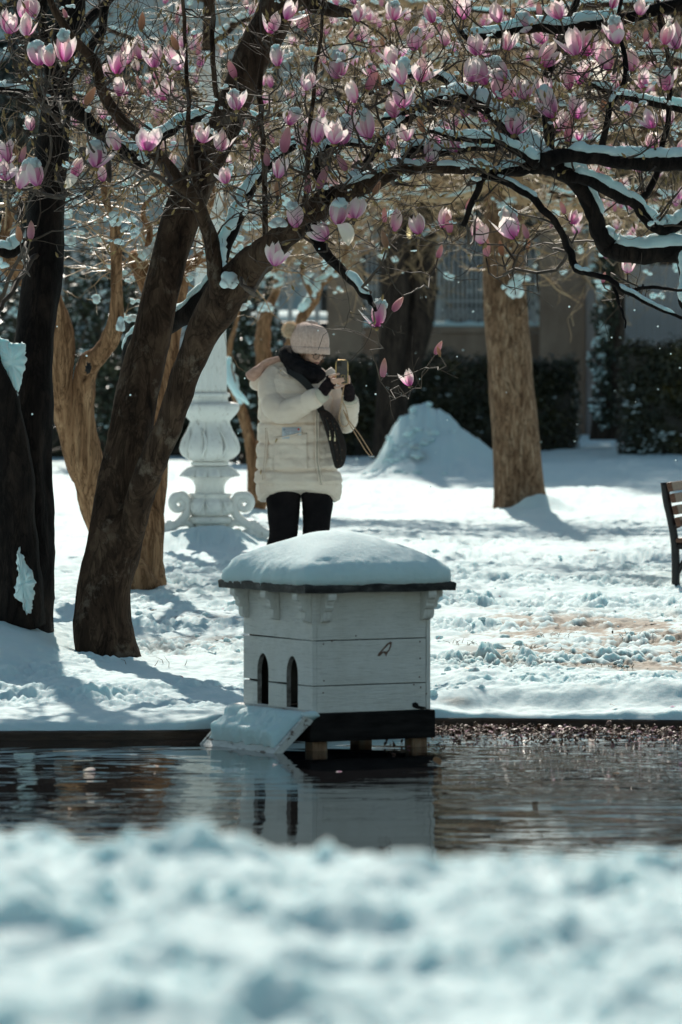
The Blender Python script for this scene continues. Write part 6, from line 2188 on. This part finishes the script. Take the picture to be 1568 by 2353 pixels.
for k in range(60):
    z = -0.074 + abs(prg.gauss(0, 0.028))
    q.box((prg.uniform(-0.033, 0.033), -0.0052, min(z, 0.03)), (prg.uniform(.001, .003), 0.001, prg.uniform(.001, .003)))
q.obj('gold_flakes', M['gold'], phone, smooth=False, kind='stuff')
q = MB()
C0 = PB
cord = mk('tan_cord', (0.46, 0.27, 0.15), (0.56, 0.35, 0.21), 30, 0.7)
PL = V(phone.location)
def cordp(pts): return [PB + V(p) - PL for p in catmull(pts, 8)]
iv = Matrix.Rotation(-R(6), 3, 'Z')
for pts in ([L(791, 884, -0.375), L(783, 935, -0.36), L(780, 960, -0.355), L(787, 978, -0.35), L(799, 974, -0.35), L(801, 962, -0.355), L(794, 935, -0.36), L(786, 915, -0.365), L(791, 884, -0.37)],
            [L(789, 940, -0.36), L(801, 968, -0.362), L(820, 1000, -0.36), L(838, 1030, -0.36), L(849, 1044, -0.36)],
            [L(792, 945, -0.355), L(803, 966, -0.355), L(826, 996, -0.355), L(845, 1026, -0.355), L(856, 1044, -0.355)]):
    q = MB(); q.tube([iv @ p for p in cordp(pts)], 0.0036, 7); q.obj('wrist_cord', cord, phone)
q = MB(); q.tube([iv @ (PB + L(847, 1046, -0.358) - PL), iv @ (PB + L(860, 1046, -0.358) - PL)], 0.006, 10); q.obj('cord_clip', mk('steel', (0.5, 0.5, 0.5), None, 5, 0.25, metal=1), phone)

bag = empty('shoulder_bag', PB + L(770, 1010, -0.20), 0, label='dark half-moon shoulder bag on a black strap against the cream coat', cat='bag')
BL = L(770, 1010, -0.20)
out_b = [(733, 940), (747, 940), (762, 950), (776, 970), (785, 990), (792, 1008), (796, 1026), (795, 1048), (790, 1066), (783, 1073), (773, 1074), (768, 1064), (762, 1040), (755, 1010), (746, 980), (738, 958)]
pp = catmull(out_b + [out_b[0]], 3)[:-1]
cx_, cy_ = 770, 1010
rings = []
for k, y in ((0.90, -0.055), (0.985, -0.040), (1.0, -0.02), (1.0, 0.035), (0.96, 0.055)):
    rings.append([L(cx_ + (u - cx_) * k, cy_ + (v - cy_) * k, -0.20 + y) - BL for u, v in pp])
q = MB(); q.loft(rings); q.obj('bag_body', M['bagm'], bag)
q = MB(); q.tube([L(cx_ + (u - cx_) * 0.985, cy_ + (v - cy_) * 0.985, -0.20 - 0.042) - BL for u, v in pp + [pp[0]]], 0.0035, 6, cap=False); q.obj('piping', M['boot'], bag)
for pts in ([(748, 958), (756, 985), (764, 1020), (770, 1050), (774, 1068)], [(762, 962), (772, 990), (780, 1020), (784, 1050), (783, 1066)]):
    q = MB(); q.tube([L(u, v, -0.258) - BL for u, v in catmull(pts, 4)], 0.0038, 6); q.obj('zip', M['boot'], bag)
for u, v in ((759, 1000), (770, 1002)):
    q = MB()
    q.tube([L(u - 1, v - 12, -0.262) - BL, L(u, v, -0.266) - BL], 0.0022, 6)
    q.box(L(u, v + 6, -0.266) - BL, (0.011, 0.004, 0.026)); q.box(L(u, v - 3, -0.266) - BL, (0.007, 0.005, 0.010))
    bevel(q.obj('zip_pull', mk('pale_gold', (0.66, 0.55, 0.40), None, 5, 0.3, metal=1), bag, smooth=False), 0.001)
q = MB()
for j, v in enumerate(range(960, 1070, 12)):
    for i, u in enumerate(range(742, 798, 11)):
        uu = u + (6 if j % 2 else 0)
        cu = np.interp(v, [958, 1000, 1040, 1066], [740, 756, 766, 772]) + 4
        cu1 = np.interp(v, [950, 970, 1008, 1048, 1066], [758, 772, 788, 791, 786]) - 2
        if not (cu < uu < cu1): continue
        c = L(uu, v, -0.2585) - BL
        r = 0.0062
        if (i + j) % 2:
            vs = [c + V((r * (1 if k % 2 == 0 else 0.35) * math.cos(k * math.pi / 4), 0, r * (1 if k % 2 == 0 else 0.35) * math.sin(k * math.pi / 4))) for k in range(8)]
        else:
            vs = [c + V((r * 0.75 * (0.7 + 0.3 * math.cos(4 * k * math.pi / 8)) * math.cos(k * math.pi / 8), 0, r * 0.75 * (0.7 + 0.3 * math.cos(4 * k * math.pi / 8)) * math.sin(k * math.pi / 8))) for k in range(16)]
        n = len(vs)
        q.add([c] + vs, [(0, 1 + k, 1 + (k + 1) % n) for k in range(n)])
q.obj('printed_pattern', M['print'], bag, smooth=False, kind='stuff')
q = MB()
pts = [L(664, 850, -0.12), L(690, 868, -0.175), L(712, 890, -0.19), L(728, 915, -0.20), L(740, 945, -0.21)]
pp_ = [V(p) for p in catmull(pts, 5)]
rings = []
for i, p in enumerate(pp_):
    t_ = (pp_[min(i + 1, len(pp_) - 1)] - pp_[max(0, i - 1)]).normalized()
    sd = t_.cross(V((0, -1, 0))).normalized() * 0.024
    nn_ = V((0, -1, 0)) * 0.004
    rings.append([p - BL + sd + nn_, p - BL - sd + nn_, p - BL - sd - nn_, p - BL + sd - nn_])
q.loft(rings); q.obj('strap', M['boot'], bag, smooth=False)

# printed card in the pocket
cf = tor_front(671, 994, 0.0125)
card = empty('paper_card', PB + cf, 0, label='printed grey-white card sticking out of the coat pocket', cat='card')
q = MB(); q.box((0, 0, 0), (44 / S_, 0.0012, 26 / S_)); q.obj('paper', mk('card_paper', (0.62, 0.64, 0.68), None, 5, 0.6), card, smooth=False)
q = MB(); q.box((0, -0.0010, 0.0235), (43.6 / S_, 0.0006, 10 / S_)); q.obj('header_band', mk('card_header', (0.48, 0.50, 0.55), None, 5, 0.6), card, smooth=False)
def disc(name, x, z, r, mat):
    q = MB(); q.tube([V((x, -0.0012, z)), V((x, -0.0018, z))], r, 18); q.obj(name, mat, card)
disc('red_emblem', 0.0455, 0.0245, 0.0075, mk('red_ink', (0.60, 0.08, 0.06), None, 5, 0.6))
disc('grey_seal', -0.0480, 0.0225, 0.0080, mk('grey_ink', (0.25, 0.28, 0.33), None, 5, 0.6))
ink = mk('dark_ink', (0.06, 0.06, 0.09), None, 5, 0.7)
rink = mk('red_print_ink', (0.35, 0.08, 0.08), None, 5, 0.7)
def text(body, x, z, size, mat, name='lettering'):
    cu = bpy.data.curves.new(name, 'FONT')
    cu.body = body; cu.size = size; cu.align_x = 'CENTER'; cu.align_y = 'CENTER'; cu.extrude = 0.0002
    cu.materials.append(mat)
    t_ = bpy.data.objects.new('t', cu); COL.objects.link(t_)
    me = bpy.data.meshes.new_from_object(t_.evaluated_get(bpy.context.evaluated_depsgraph_get()))
    bpy.data.objects.remove(t_); bpy.data.curves.remove(cu)
    o = link(name, me, card, kind='stuff')
    o.location = (x, -0.0019, z); o.rotation_euler = (R(90), 0, 0)
text('T.C. CUMHURBAŞKANLIĞI', -0.001, 0.0315, 0.0068, ink)
text('MİLLÎ SARAYLAR BAŞKANLIĞI', -0.001, 0.0195, 0.0056, rink)
q = MB()
for k in range(4):
    q.box((-0.030, -0.0012, 0.009 - 0.0065 * k), (0.040 - 0.004 * k, 0.0006, 0.0016)); q.box((0.026, -0.0012, 0.009 - 0.0065 * k), (0.042, 0.0006, 0.0016))
q.box((0.0, -0.0012, 0.0), (0.0012, 0.0006, 0.026))
q.obj('text_lines', ink, card, smooth=False, kind='stuff')

# ================================================================== WHITE LAMP PEDESTAL, BENCH
M['marble'] = mk('weathered_white_iron', (0.78, 0.76, 0.72), (0.86, 0.84, 0.80), 6, 0.5, 30, 0.004, (1, 1, 0.5))
mm = M['marble']; t = mm.node_tree; b = t.nodes['Principled BSDF']
old = b.inputs['Base Color'].links[0].from_socket
k1 = ramp(t, ntex(t, coords(t, (1, 1, 0.35)), 26, 8, 0.75, 0.5), [(0.57, (0, 0, 0)), (0.70, (1, 1, 1))])
t.links.new(mixc(t, k1, old, (0.30, 0.24, 0.19)), b.inputs['Base Color'])
LD = 42.7
LS = FOC / LD
lamp_o = P(482.6, 1236, LD)
lamp = empty('lamp_pedestal', lamp_o, R(12), label='ornate white lamp post on a scrolled foot standing in the snow', cat='lamp post')
def yz(y): return (1850 - y) * 0.2015 / LS
def rx(x): return x * 0.2015 / LS
def seg_lathe(name, rows, lobes=0, amp=0.0, pw=1.0, seg=96, ph=0.0, zvar=None):
    q = MB()
    pp = catmull([(x, y) for y, x in rows], 5)
    prof = [(rx(x), yz(y)) for x, y in pp]
    prof = [(max(0.002, r), z) for r, z in prof]
    zs_ = [z for _, z in prof]
    z0, z1 = min(zs_), max(zs_)
    def fn(th, z, r):
        if not lobes: return r
        w = abs(math.cos(th * lobes / 2 + ph)) ** pw
        k = amp if zvar is None else amp * zvar((z - z0) / max(1e-6, z1 - z0))
        return r * (1 + k * (w - 0.6)) + 0.0015 * noise.noise(V((math.cos(th) * 9, math.sin(th) * 9, z * 30)))
    q.lathe(prof, seg, fn=fn)
    return q.obj(name, mm, lamp)
seg_lathe('foot_drum', [(1905, 200), (1850, 200), (1790, 190), (1730, 192), (1692, 196)], 8, 0.16, 0.6)
seg_lathe('torus_ring', [(1692, 196), (1680, 240), (1650, 262), (1618, 256), (1600, 215)])
seg_lathe('lobed_bowl', [(1600, 190), (1585, 225), (1540, 262), (1480, 270), (1430, 258), (1390, 225), (1372, 232), (1350, 246), (1340, 200)], 8, 0.30, 0.7, zvar=lambda t_: math.sin(math.pi * min(1, t_ * 1.1)) ** 0.5 if t_ < 0.9 else 0.6)
seg_lathe('waisted_stem', [(1342, 170), (1300, 164), (1250, 168), (1200, 194), (1165, 240), (1152, 285)], 16, 0.05, 0.8)
seg_lathe('flared_leaf_skirt', [(1150, 240), (1148, 300), (1140, 318), (1110, 306), (1078, 285), (1050, 250), (1034, 205), (1030, 180)], 12, 0.24, 0.6, zvar=lambda t_: 1.2 - t_)
seg_lathe('collar_ring', [(1030, 180), (1022, 208), (1004, 216), (988, 210), (978, 190)])
seg_lathe('acanthus_vase', [(975, 190), (960, 225), (925, 280), (880, 312), (830, 318), (770, 306), (700, 280), (640, 252), (580, 232), (540, 222), (515, 222)], 8, 0.20, 0.5, zvar=lambda t_: 0.4 + math.sin(math.pi * t_))
seg_lathe('leaf_capital', [(520, 218), (490, 240), (455, 268), (410, 298), (365, 308), (330, 300), (310, 270), (300, 220)], 4, 0.20, 0.7, ph=0.4, zvar=lambda t_: 0.5 + t_)
seg_lathe('column_base', [(302, 215), (280, 208), (250, 206), (240, 226), (215, 232), (198, 222), (190, 200)], 0)
# leaf relief on the vase and the bowl
q = MB()
for k in range(8):
    a = k * math.pi / 4 + 0.2
    for s in (-1, 0, 1):
        pts = []
        for j in range(9):
            y = 960 - 47 * j
            r = np.interp(y, [515, 580, 700, 830, 925, 960], [222, 232, 282, 320, 282, 226])
            an = a + s * 0.26 * math.sin(math.pi * j / 8) * (1 if s else 0)
            pts.append(V((rx(r * 1.02) * math.cos(an), rx(r * 1.02) * math.sin(an), yz(y))))
        q.tube(pts, [0.004, 0.008, 0.011, 0.012, 0.012, 0.011, 0.009, 0.007, 0.004], 7)
q.obj('leaf_relief', mm, lamp, kind='stuff')
q = MB()
for k in range(8):
    a = k * math.pi / 4
    for s in (-1, 1):
        q.tube([V((rx(276 - 3 * j) * math.cos(a + s * (0.10 + 0.05 * j) ), rx(276 - 3 * j) * math.sin(a + s * (0.10 + 0.05 * j)), yz(1560 - 26 * j))) for j in range(6)], [0.012, 0.016, 0.016, 0.014, 0.011, 0.006], 7)
q.obj('bowl_relief', mm, lamp, kind='stuff')
# fluted shaft
q = MB()
prof = [(rx(198), yz(190)), (rx(194), yz(-200)), (rx(178), yz(-900)), (rx(160), yz(-1700)), (rx(140), yz(-2800)), (rx(120), yz(-3700))]
pp = catmull(prof, 6)
q.lathe(pp, 128, fn=lambda th, z, r: r * (1 - 0.075 * abs(math.sin(th * 8)) ** 1.5))
q.obj('fluted_shaft', mm, lamp)
# three scrolled feet
def foot(an, name='scroll_foot'):
    o = V((math.cos(an), math.sin(an), 0))
    ft = empty(name); ft.parent = lamp
    def F(r, z): return o * (r / LS) + V((0, 0, z / LS))
    def spiral(c, r0, r1, a0, a1, n=30):
        return [(c[0] + (r0 + (r1 - r0) * k / n) * math.cos(a0 + (a1 - a0) * k / n), c[1] + (r0 + (r1 - r0) * k / n) * math.sin(a0 + (a1 - a0) * k / n)) for k in range(n + 1)]
    arm = [(104, 24), (92, 30), (80, 36), (68, 46), (60, 58), (57, 70), (58, 82)] + spiral((80, 80), 22, 4, math.pi * 0.9, -math.pi * 1.9, 34)[2:]
    pp = catmull(arm, 2)
    n = len(pp)
    q = MB(); q.tube([F(*p) for p in pp], [(10.5 - 5.5 * (i / n) ** 2) / LS for i in range(n)], 14); q.obj('upper_scroll', mm, ft)
    low_ = [(118, 20), (104, 30), (90, 34), (74, 34)] + spiral((62, 12), 24, 4, math.pi * 0.45, math.pi * 2.7, 34)[1:]
    pp = catmull(low_, 2); n = len(pp)
    q = MB(); q.tube([F(*p) for p in pp], [(8.5 - 4.0 * (i / n)) / LS for i in range(n)], 12); q.obj('lower_scroll', mm, ft)
    toe = [(96, 26), (110, 20), (122, 18), (134, 12)] + spiral((136, 0), 13, 3, math.pi * 0.5, -math.pi * 1.6, 26)[1:]
    pp = catmull(toe, 2); n = len(pp)
    q = MB(); q.tube([F(*p) for p in pp], [(10 - 5 * (i / n)) / LS for i in range(n)], 12); q.obj('toe_scroll', mm, ft)
    q = MB()
    for r, z, s in ((98, 12, 15), (84, 8, 13), (110, 6, 13), (104, 34, 9), (112, 30, 8), (120, 26, 6), (122, 4, 10)):
        q.ball(F(r, z), s / LS, (1, 0.8, 1), 10, 8, 0.15, 14)
    q.obj('leaf_boss', mm, ft)
for an in (R(196), R(-12 - 12), R(83)):
    foot(an)

# bench at the right edge
M['bench_iron'] = mk('black_bench_iron', (0.010, 0.008, 0.009), (0.022, 0.018, 0.019), 8, 0.5)
M['bench_wood'] = mk('reddish_bench_slat', (0.10, 0.042, 0.024), (0.18, 0.075, 0.042), 7, 0.5, 24, 0.003, (0.4, 6, 6))
BD = 38.2
bench = empty('park_bench', P(1555, 1335, BD), R(-14), label='park bench with black iron ends and reddish wooden slats at the right edge', cat='bench')
bs = FOC / BD
def bend_frame(y):
    q = MB()
    back = [(1527, 1109, 20), (1532, 1150, 22), (1540, 1185, 24), (1547, 1220, 24), (1551, 1250, 24), (1553, 1290, 22), (1553, 1335, 20), (1552, 1352, 20)]
    pts = [V(((u - 1555) / bs, y, (1335 - v) / bs)) for u, v, w in catmull(back, 5)]
    q.tube(pts, 0.028, 10)
    q.tube([V((0.0, y, 0.235)), V((0.20, y, 0.24)), V((0.40, y, 0.25)), V((0.47, y, 0.24))], 0.024, 10)
    q.tube([V(p) for p in catmull([V((0.46, y, 0.24)), V((0.42, y, 0.12)), V((0.44, y, 0.0)), V((0.47, y, -0.05))], 5)], 0.022, 10)
    q.tube([V(p) for p in catmull([V((0.0, y, 0.04)), V((0.06, y, 0.14)), V((0.18, y, 0.20)), V((0.3, y, 0.22))], 5)], 0.018, 8)
    q.tube([V(p) for p in catmull([V((-0.03, y, 0.36)), V((0.08, y, 0.40)), V((0.30, y, 0.41)), V((0.44, y, 0.37)), V((0.45, y, 0.26))], 5)], 0.020, 8)
    q.obj('end_frame', M['bench_iron'], bench)
for y in (0.0, 1.45): bend_frame(y)
for k, (u, v) in enumerate(((1533, 1118), (1540, 1144), (1546, 1171), (1552, 1198))):
    q = MB()
    q.box(((u - 1555) / bs + 0.035, 0.72, (1335 - v) / bs), (0.035, 1.62, 0.062), Matrix.Rotation(R(-14), 3, 'Y'))
    bevel(q.obj('slat', M['bench_wood'], bench, smooth=False), 0.006)
for k in range(5):
    q = MB(); q.box((0.05 + 0.095 * k, 0.72, 0.275), (0.075, 1.62, 0.03)); bevel(q.obj('slat', M['bench_wood'], bench, smooth=False), 0.006)
q = MB(); q.ball((0.24, 0.72, 0.29), 1.0, (0.22, 0.74, 0.05), 18, 8, 0.1, 4); q.obj('seat_snow', M['snow'], bench)

# ================================================================== PETALS, LEAVES, GRASS, SNOWFLAKES
fpet = petal_mesh('fallen_petal', M['petal'], 0.34, [0.10, 0.30, 0.52, 0.72, 0.86], [0.02, 0.05, 0.10, 0.10, 0.04])
fwhite = petal_mesh('pale_petal', M['white_petal'], 0.34, [0.10, 0.30, 0.52, 0.72, 0.86], [0.02, 0.05, 0.10, 0.10, 0.04])
M['dry'] = mk('dry_leaf', (0.16, 0.07, 0.025), (0.36, 0.17, 0.06), 30, 0.7)
fdry = petal_mesh('dry_leaf', M['dry'], 0.30, [0.06, 0.30, 0.50, 0.70, 0.90], [0.02, 0.08, 0.06, 0.14, 0.10])
sr = random.Random(77)
def lay(name, me, u, v, size, label, cat, water=False, rot=None, up=0.0, group=None):
    # walk along the sight line to where it meets the ground
    if water:
        d = FOC * CAM_H / (v - HOR); p = P(u, v, d); p.z = 0.004
    else:
        lo, hi = 27.8, 62.0
        for k in range(700):
            d = lo + (hi - lo) * k / 700
            p = P(u, v, d)
            if p.z <= gz(p.x, p.y): break
        p.z = gz(p.x, p.y) + 0.004
    o = link(name, me, None, p, rot or (sr.gauss(0, .25), sr.gauss(0, .25), sr.uniform(0, 6.28)), size, label=label, cat=cat, group=group)
    o.location.z += up
    return o
lay('fallen_petal', fpet, 281, 1543, 0.085, 'magenta petal standing upright in the snow below the leaning trunk', 'petal', rot=(R(80), 0, R(20)))
lay('fallen_petal', fpet, 1257, 1546 - 6, 0.065, 'dark pink petal on the snow near the right kerb bank', 'petal')
lay('fallen_petal', fpet, 1545, 1627, 0.055, 'pink petal on the kerb snow at the right edge', 'petal')
lay('fallen_petal', fwhite, 478, 1498, 0.075, 'long pale curled petal on the snow left of the duck house', 'petal')
lay('fallen_petal', fwhite, 1080, 1540, 0.05, 'pale petal on the trampled snow just right of the duck house', 'petal')
lay('fallen_petal', fpet, 510, 1399, 0.045, 'small pink petal on the snow left of the duck house eaves', 'petal')
lay('fallen_leaf', fdry, 362, 1405, 0.06, 'brown curled leaf on the snow right of the leaning trunk', 'leaf')
lay('fallen_leaf', fdry, 493, 1474, 0.05, 'dark orange leaf left of the duck house wall', 'leaf')
lay('fallen_leaf', fdry, 1352, 1268, 0.07, 'orange leaf on the sunlit snow below the tan trunk', 'leaf')
lay('fallen_leaf', fdry, 1480, 1438, 0.09, 'large brown leaf on the muddy path at the right', 'leaf')
lay('fallen_leaf', fdry, 1420, 1628, 0.05, 'brown leaf on the kerb snow at the right', 'leaf')
lay('floating_petal', fpet, 783, 1773, 0.060, 'magenta petal floating in front of the duck house posts', 'petal', True)
lay('floating_petal', fwhite, 222, 1772, 0.085, 'pale brown petal floating near the left bank', 'petal', True)
lay('floating_petal', fpet, 628, 1757, 0.05, 'small pink petal floating beneath the landing ramp', 'petal', True)
lay('floating_leaf', fdry, 1408, 1779, 0.055, 'dark leaf floating near the right edge of the pond', 'leaf', True)
lay('floating_leaf', fdry, 1012, 1760, 0.08, 'thin brown leaf floating right of the duck house posts', 'leaf', True)
lay('floating_leaf', fdry, 160, 1858, 0.05, 'dark leaf floating near the left foreground snow', 'leaf', True)
lay('floating_leaf', fdry, 1238, 1845, 0.04, 'small reddish leaf floating on the dark water at the right', 'leaf', True)
lay('floating_leaf', fdry, 352, 1760, 0.04, 'tiny dark leaf floating left of the landing ramp', 'leaf', True)
# drift of petals and litter along the right bank, past counting
src = [fpet, fwhite, fdry]
q = MB()
M['wet_petal'] = mk('wet_brown_petal', (0.10, 0.045, 0.035), (0.40, 0.25, 0.20), 30, 0.6, spec=0.3)
M['wet_pink'] = mk('wet_pink_petal', (0.34, 0.13, 0.18), (0.62, 0.36, 0.40), 30, 0.6, spec=0.3)
M['wet_leaf'] = mk('wet_dead_leaf', (0.03, 0.015, 0.010), (0.20, 0.10, 0.045), 30, 0.5, spec=0.3)
dm = [M['wet_pink'], M['wet_petal'], M['wet_leaf'], M['calyx']]
uvs = []
vs_, fs_, mi_ = [], [], []
for k in range(2000):
    x = sr.uniform(0.20, 2.6)
    o = abs(sr.gauss(0, 0.55)) + 0.02
    y = float(bank_y(np.array([x]))[0]) - o - 0.02
    if x < 0.52 and o < 1.0 and y < 27.9: continue
    j = sr.choices((0, 1, 2), (2, 4, 9))[0]
    me = src[j]
    s = sr.uniform(0.012, 0.040) * (1.5 if sr.random() < 0.1 else 1)
    rot = Matrix.Rotation(sr.uniform(0, 6.28), 3, 'Z') @ Matrix.Rotation(sr.gauss(0, 0.5), 3, 'X') @ Matrix.Rotation(sr.gauss(0, 0.35), 3, 'Y')
    q.add([rot @ (v.co * s) + V((x, y, 0.005 + sr.random() * 0.006)) for v in me.vertices], [tuple(p.vertices) for p in me.polygons], j)
    ul = me.uv_layers[0].data
    for p in me.polygons:
        for li in p.loop_indices: uvs.append(tuple(ul[li].uv))
me = q.mesh('floating_litter', dm, normals=False)
ul = me.uv_layers.new(name='UVMap'); ul.data.foreach_set('uv', np.array(uvs).ravel())
link('floating_litter', me, kind='stuff')
# small litter over the path snow
q = MB(); uvs = []
for k in range(150):
    x, y = sr.uniform(-1.1, 2.4), sr.uniform(29.5, 41)
    me = src[sr.choices((0, 1, 2), (2, 1, 5))[0]]
    s = sr.uniform(0.012, 0.032)
    rot = Matrix.Rotation(sr.uniform(0, 6.28), 3, 'Z') @ Matrix.Rotation(sr.gauss(0, 0.4), 3, 'X')
    p0 = V((x, y, gz(x, y) + 0.003))
    q.add([rot @ (v.co * s) + p0 for v in me.vertices], [tuple(p.vertices) for p in me.polygons], src.index(me))
    ul = me.uv_layers[0].data
    for p in me.polygons:
        for li in p.loop_indices: uvs.append(tuple(ul[li].uv))
me = q.mesh('snow_litter', dm, normals=False)
ul = me.uv_layers.new(name='UVMap'); ul.data.foreach_set('uv', np.array(uvs).ravel())
link('snow_litter', me, kind='stuff')
# stray grass blades
M['grass'] = mk('winter_grass', (0.04, 0.035, 0.015), (0.12, 0.10, 0.04), 10, 0.7)
q = MB()
for cx_, cy_, n, s in ((-1.02, 31.2, 5, .07), (1.05, 32.6, 26, .05), (1.5, 31.3, 26, .05), (1.7, 33.3, 24, .05), (0.75, 32.9, 14, .05), (2.0, 32.1, 30, .06), (1.25, 33.4, 14, .05)):
    for k in range(n):
        x, y = cx_ + sr.gauss(0, 0.07), cy_ + sr.gauss(0, 0.07)
        p = V((x, y, gz(x, y) - 0.01))
        dd = V((sr.gauss(0, 0.5), sr.gauss(0, 0.5), 1)).normalized()
        q.tube([p, p + dd * s * 0.5, p + dd * s * sr.uniform(0.7, 1.2) + V((sr.gauss(0, .02), 0, -0.01))], [0.0022, 0.0018, 0.0006], 3, cap=False)
q.obj('grass', M['grass'], normals=False, kind='stuff')
# clods of shovelled snow lying about
q = MB()
for k in range(380):
    x = sr.uniform(-1.3, 2.6)
    y = 28.9 + abs(sr.gauss(0, 4.5))
    if x < -0.5 and y < 32: continue
    r = min(0.034, 0.006 * math.exp(abs(sr.gauss(0, 0.8))))
    q.ball((x, y, gz(x, y) + r * 0.15), r, (1.2, 1.2, 0.8), 9, 7, 0.7, 0.8 / r)
for k in range(70):
    x = sr.gauss(0.74, 0.20); y = 60.3 + sr.gauss(-0.5, 0.5)
    r = sr.uniform(0.015, 0.045)
    q.ball((x, y, gz(x, y) + r * 0.1), r, (1.3, 1.2, 0.8), 10, 8, 0.6, 0.8 / r)
q.obj('snow_clods', M['snow'], normals=False, kind='stuff')
# flakes dropping from the boughs
q = MB()
for k in range(110):
    d = sr.uniform(29, 60)
    q.ball(P(sr.uniform(0, 1568), sr.uniform(560, 1150), d), sr.uniform(0.0025, 0.0065), (1, 1, 1), 6, 4)
q.obj('falling_snow', M['snow'], normals=False, kind='stuff')
